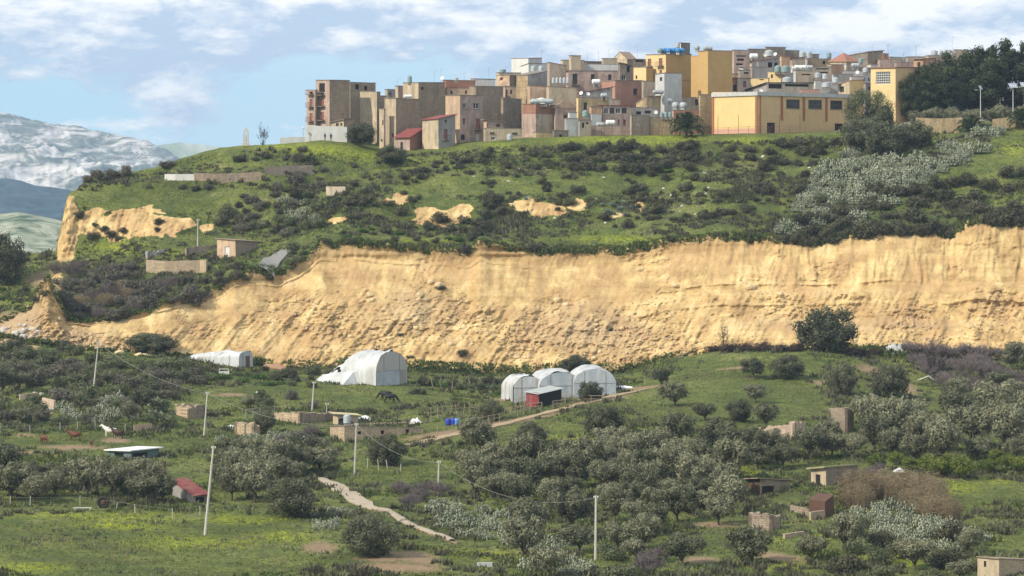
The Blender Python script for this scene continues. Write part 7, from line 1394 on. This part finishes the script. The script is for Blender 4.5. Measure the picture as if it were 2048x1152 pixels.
# tyre by the lower field hedge and board benches
p = ground(206, 1016); o = empty('tractor_tyre', p, 'big dark tyre leaning in the hedge of the bottom field', 'tyre'); m = MB(); n, q = 18, 8
for i in range(n):
    for j in range(q): a, b = 2*math.pi*i/n, 2*math.pi*j/q; r = .62+.2*math.cos(b); m.v.append((r*math.cos(a), .18*math.sin(b), .75+r*math.sin(a)))
for i in range(n):
    for j in range(q): m.f.append((i*q+j, i*q+(j+1) % q, ((i+1) % n)*q+(j+1) % q, ((i+1) % n)*q+j))
m.build('rubber', plain('rubber', (.025, .025, .025), .8, .1), o, True); MB().lathe([(.1, -.05), (.42, -.04), (.42, .04), (.1, .05)], 12).build('rim', RUST, o, True, loc=(0, 0, .75)).rotation_euler = (1.57, 0, 0)
p = ground(165, 1020); tag(MB().box(-1.2, -.2, .25, 1.2, .2, .32).box(-1.0, -.15, -.1, -.9, .15, .25).box(.9, -.15, -.1, 1.0, .15, .25).build('bench', SHEET, None, loc=p), 'low white board bench before the hedge of the bottom field', 'bench')
# ------------------------------------------------------------------ haze
HZ = MB().box(-3000, -300, -120, 2400, 9400, 330).build('haze', None); tag(HZ, 'thin bluish air over the valley', None, None, 'stuff')
hm = bpy.data.materials.new('haze'); hm.use_nodes = True; t_ = hm.node_tree; t_.nodes.clear(); ho = N(t_, 'ShaderNodeOutputMaterial'); hp = N(t_, 'ShaderNodeVolumePrincipled'); hp.inputs['Color'].default_value = (0.54, 0.75, 1.0, 1); hp.inputs['Density'].default_value = 8e-5; hp.inputs['Anisotropy'].default_value = 0.0
t_.links.new(hp.outputs[0], ho.inputs['Volume']); HZ.data.materials.append(hm)
# ------------------------------------------------------------------ labels of the many: what they look like and where they stand
LM = [(740,1080,'large round bush-like tree'),(582,1000,'open trunk olive at the track bend'),(690,985,'pale concrete track'),(425,980,'tall leaning pole'),(375,980,'rusty red hut roof'),(265,900,'white roofed pen'),(150,878,'chestnut horse'),(225,865,'white horse'),(80,830,'dry bank ruins'),(190,730,'leaning pole of the bushes'),(295,695,'fallen pole'),(450,715,'low white greenhouse'),(735,740,'collapsed white greenhouse'),(775,795,'black horses'),(628,795,'short pole of the meadow'),(750,868,'long stone stable'),(610,835,'roofless lit room'),(495,855,'sandstone hut'),(412,830,'pole by the ruin'),(380,820,'pinkish ruin'),(712,900,'stable pole'),(905,845,'blue drums'),(1085,795,'red shed'),(1125,765,'triple greenhouse'),(1180,780,'dark round tree of the paddock'),(1060,870,'lone meadow tree'),(1205,850,'big tree below the red shed'),(877,955,'thin pole'),(1192,1050,'white pole'),(1366,1110,'forked olive'),(1500,1100,'broad bottom olive'),
 (1540,865,'crumbling gable ruin'),(1680,840,'square ruined tower'),(1478,820,'open meadow olives'),(1573,740,'dome shaped meadow tree'),(1683,765,'upright dense meadow tree'),(1655,660,'big carob'),(1500,690,'dark reddish thicket'),(1860,760,'bent white pipe'),(1790,695,'tilted grey slab'),(1945,870,'largest terrace olive'),(1670,950,'overgrown stone hut'),(1535,970,'pale board lean-to'),(1640,1015,'rust brown shelter'),(1525,1040,'dry stone ruin'),(1780,1020,'dry reed bed'),(2000,1130,'cream cottage'),(1900,940,'citrus trees'),(1945,265,'palm below the stone wall'),(1870,255,'dressed stone wall'),(1740,230,'drooping pepper tree'),(1760,290,'two large dark bushes'),(1550,240,'sports hall'),(1372,255,'palm of the meadow edge'),(1230,420,'agave patch'),(1085,415,'long bare scarp patch'),(880,430,'twin bare scarp patches'),(775,400,'small bare scarp patch'),(870,260,'blank cream front house'),(825,290,'dark red mono pitch roof'),(1000,270,'low cream building'),(1120,262,'ruined stone hut of the edge'),(1250,262,'glazed veranda'),(722,270,'round dark tree of the town'),(620,262,'apartment block'),(492,270,'hilltop monument'),(526,275,'leafless hilltop shrub'),(355,354,'thin whitewashed wall'),(455,354,'long brown rubble wall'),(580,345,'overgrown terrace wall'),(670,382,'short ruin wall of the gully'),(475,495,'small pink house'),(395,470,'pole behind the yard'),(350,535,'white stone terrace wall'),(230,440,'western inner cliff'),(130,440,'cliff nose at the west'),(100,590,'sandy spire'),(10,510,'big tree of the frame edge'),(535,525,'broken road end'),(640,470,'start of the high scarp'),(930,490,'notch in the scarp edge'),(1080,495,'second notch of the scarp'),(1340,478,'rise of the scarp edge'),(1440,462,'scrub notch of the eastern scarp'),(1620,470,'foot of the prickly pears'),(1800,455,'dark scrub fringe'),(1960,440,'highest point of the scarp'),(1100,360,'grassy middle slope'),(1300,300,'dark scrub belt under the town'),(1500,380,'eastern green slope'),(1750,350,'great prickly pear field'),(1250,1110,'bottom centre bare shrubs'),(1000,1060,'prickly pear hedge by the wire'),(240,810,'prickly pears above the horses'),(60,960,'western end of the olive band'),(250,950,'middle of the olive band'),(520,950,'eastern end of the olive band'),(1350,950,'heart of the olive grove'),(1150,960,'western grove'),(1100,920,'upper grove edge'),(1400,900,'grove top'),(1750,900,'terrace grove'),(2000,790,'eastern olives'),(960,940,'meadow corner olive'),
 (870,640,'talus middle'),(1150,680,'eastern talus'),(40,660,'west rubble')]
ORD = ['','second ','third ','fourth ','fifth ','sixth ','seventh ','eighth ','ninth ','tenth ','eleventh ','twelfth ','thirteenth ','fourteenth ','fifteenth ','sixteenth ','seventeenth ','eighteenth ','nineteenth ','twentieth ']+['twenty-%s ' % w for w in ('first','second','third','fourth','fifth','sixth','seventh','eighth','ninth')]+['thirtieth ']+['thirty-%s ' % w for w in ('first','second','third','fourth','fifth','sixth','seventh','eighth','ninth')]
WORD = {'olive_tree': 'olive tree', 'scrub_bush': 'dark scrub bush', 'grey_bush': 'grey brown bush', 'green_bush': 'sage green bush', 'leafy_plant': 'fresh green plant', 'prickly_pear': 'prickly pear clump', 'bare_shrub': 'leafless pale shrub', 'reed_bed': 'dry brown reed clump', 'almond_tree': 'leafless mauve tree', 'thorn_thicket': 'dark reddish thicket', 'citrus_tree': 'yellowish citrus tree', 'agave': 'blue grey agave', 'boulder': 'pale boulder'}
def autolabel(items, LMs):
    groups = {}
    for it in items:
        o, kd, x, y, w, lb, _ = it
        if lb: continue
        L = min(LMs, key=lambda q: math.hypot(q[0]-x, (q[1]-y)*1.6)); side = ('above' if y < L[1]-6 else 'below' if y > L[1]+22 else 'beside'); mid = {'olive_tree': 72, 'scrub_bush': 28}.get(kd, 42); size = 'small' if w < mid*.85 else 'large' if w > mid*1.15 else 'medium'
        groups.setdefault((kd, L[2], side, size), []).append((math.hypot(L[0]-x, L[1]-y), it))
    for (kd, l, side, size), v in groups.items():
        v.sort(key=lambda q: q[0])
        for i, (_, it) in enumerate(v): it[0]['label'] = f"{ORD[min(i, len(ORD)-1)]}{size} {WORD.get(kd, kd.replace('_', ' '))} {side} the {l}"+(', counting outward' if len(v) > 1 else '')
autolabel(PLANTS, LM)
for nm, word in (('television_aerial', 'thin television aerial'), ('satellite_dish', 'white satellite dish')):
    its = [[o, nm, 1024+F*o.location.x/o.location.y, HY-F*o.location.z/o.location.y, 1, None, None] for o in bpy.data.objects if o.name.split('.')[0] == nm]; gr = {}
    for it in its: L = min(LMK_T, key=lambda q: math.hypot(q[0]-it[2], q[1]-it[3])); gr.setdefault(L[2], []).append(it)
    for l, v in gr.items():
        for i, it in enumerate(v): it[0]['label'] = f"{ORD[min(i,20)]}{word} above the {l}"+(', going towards the pines' if len(v) > 1 else '')
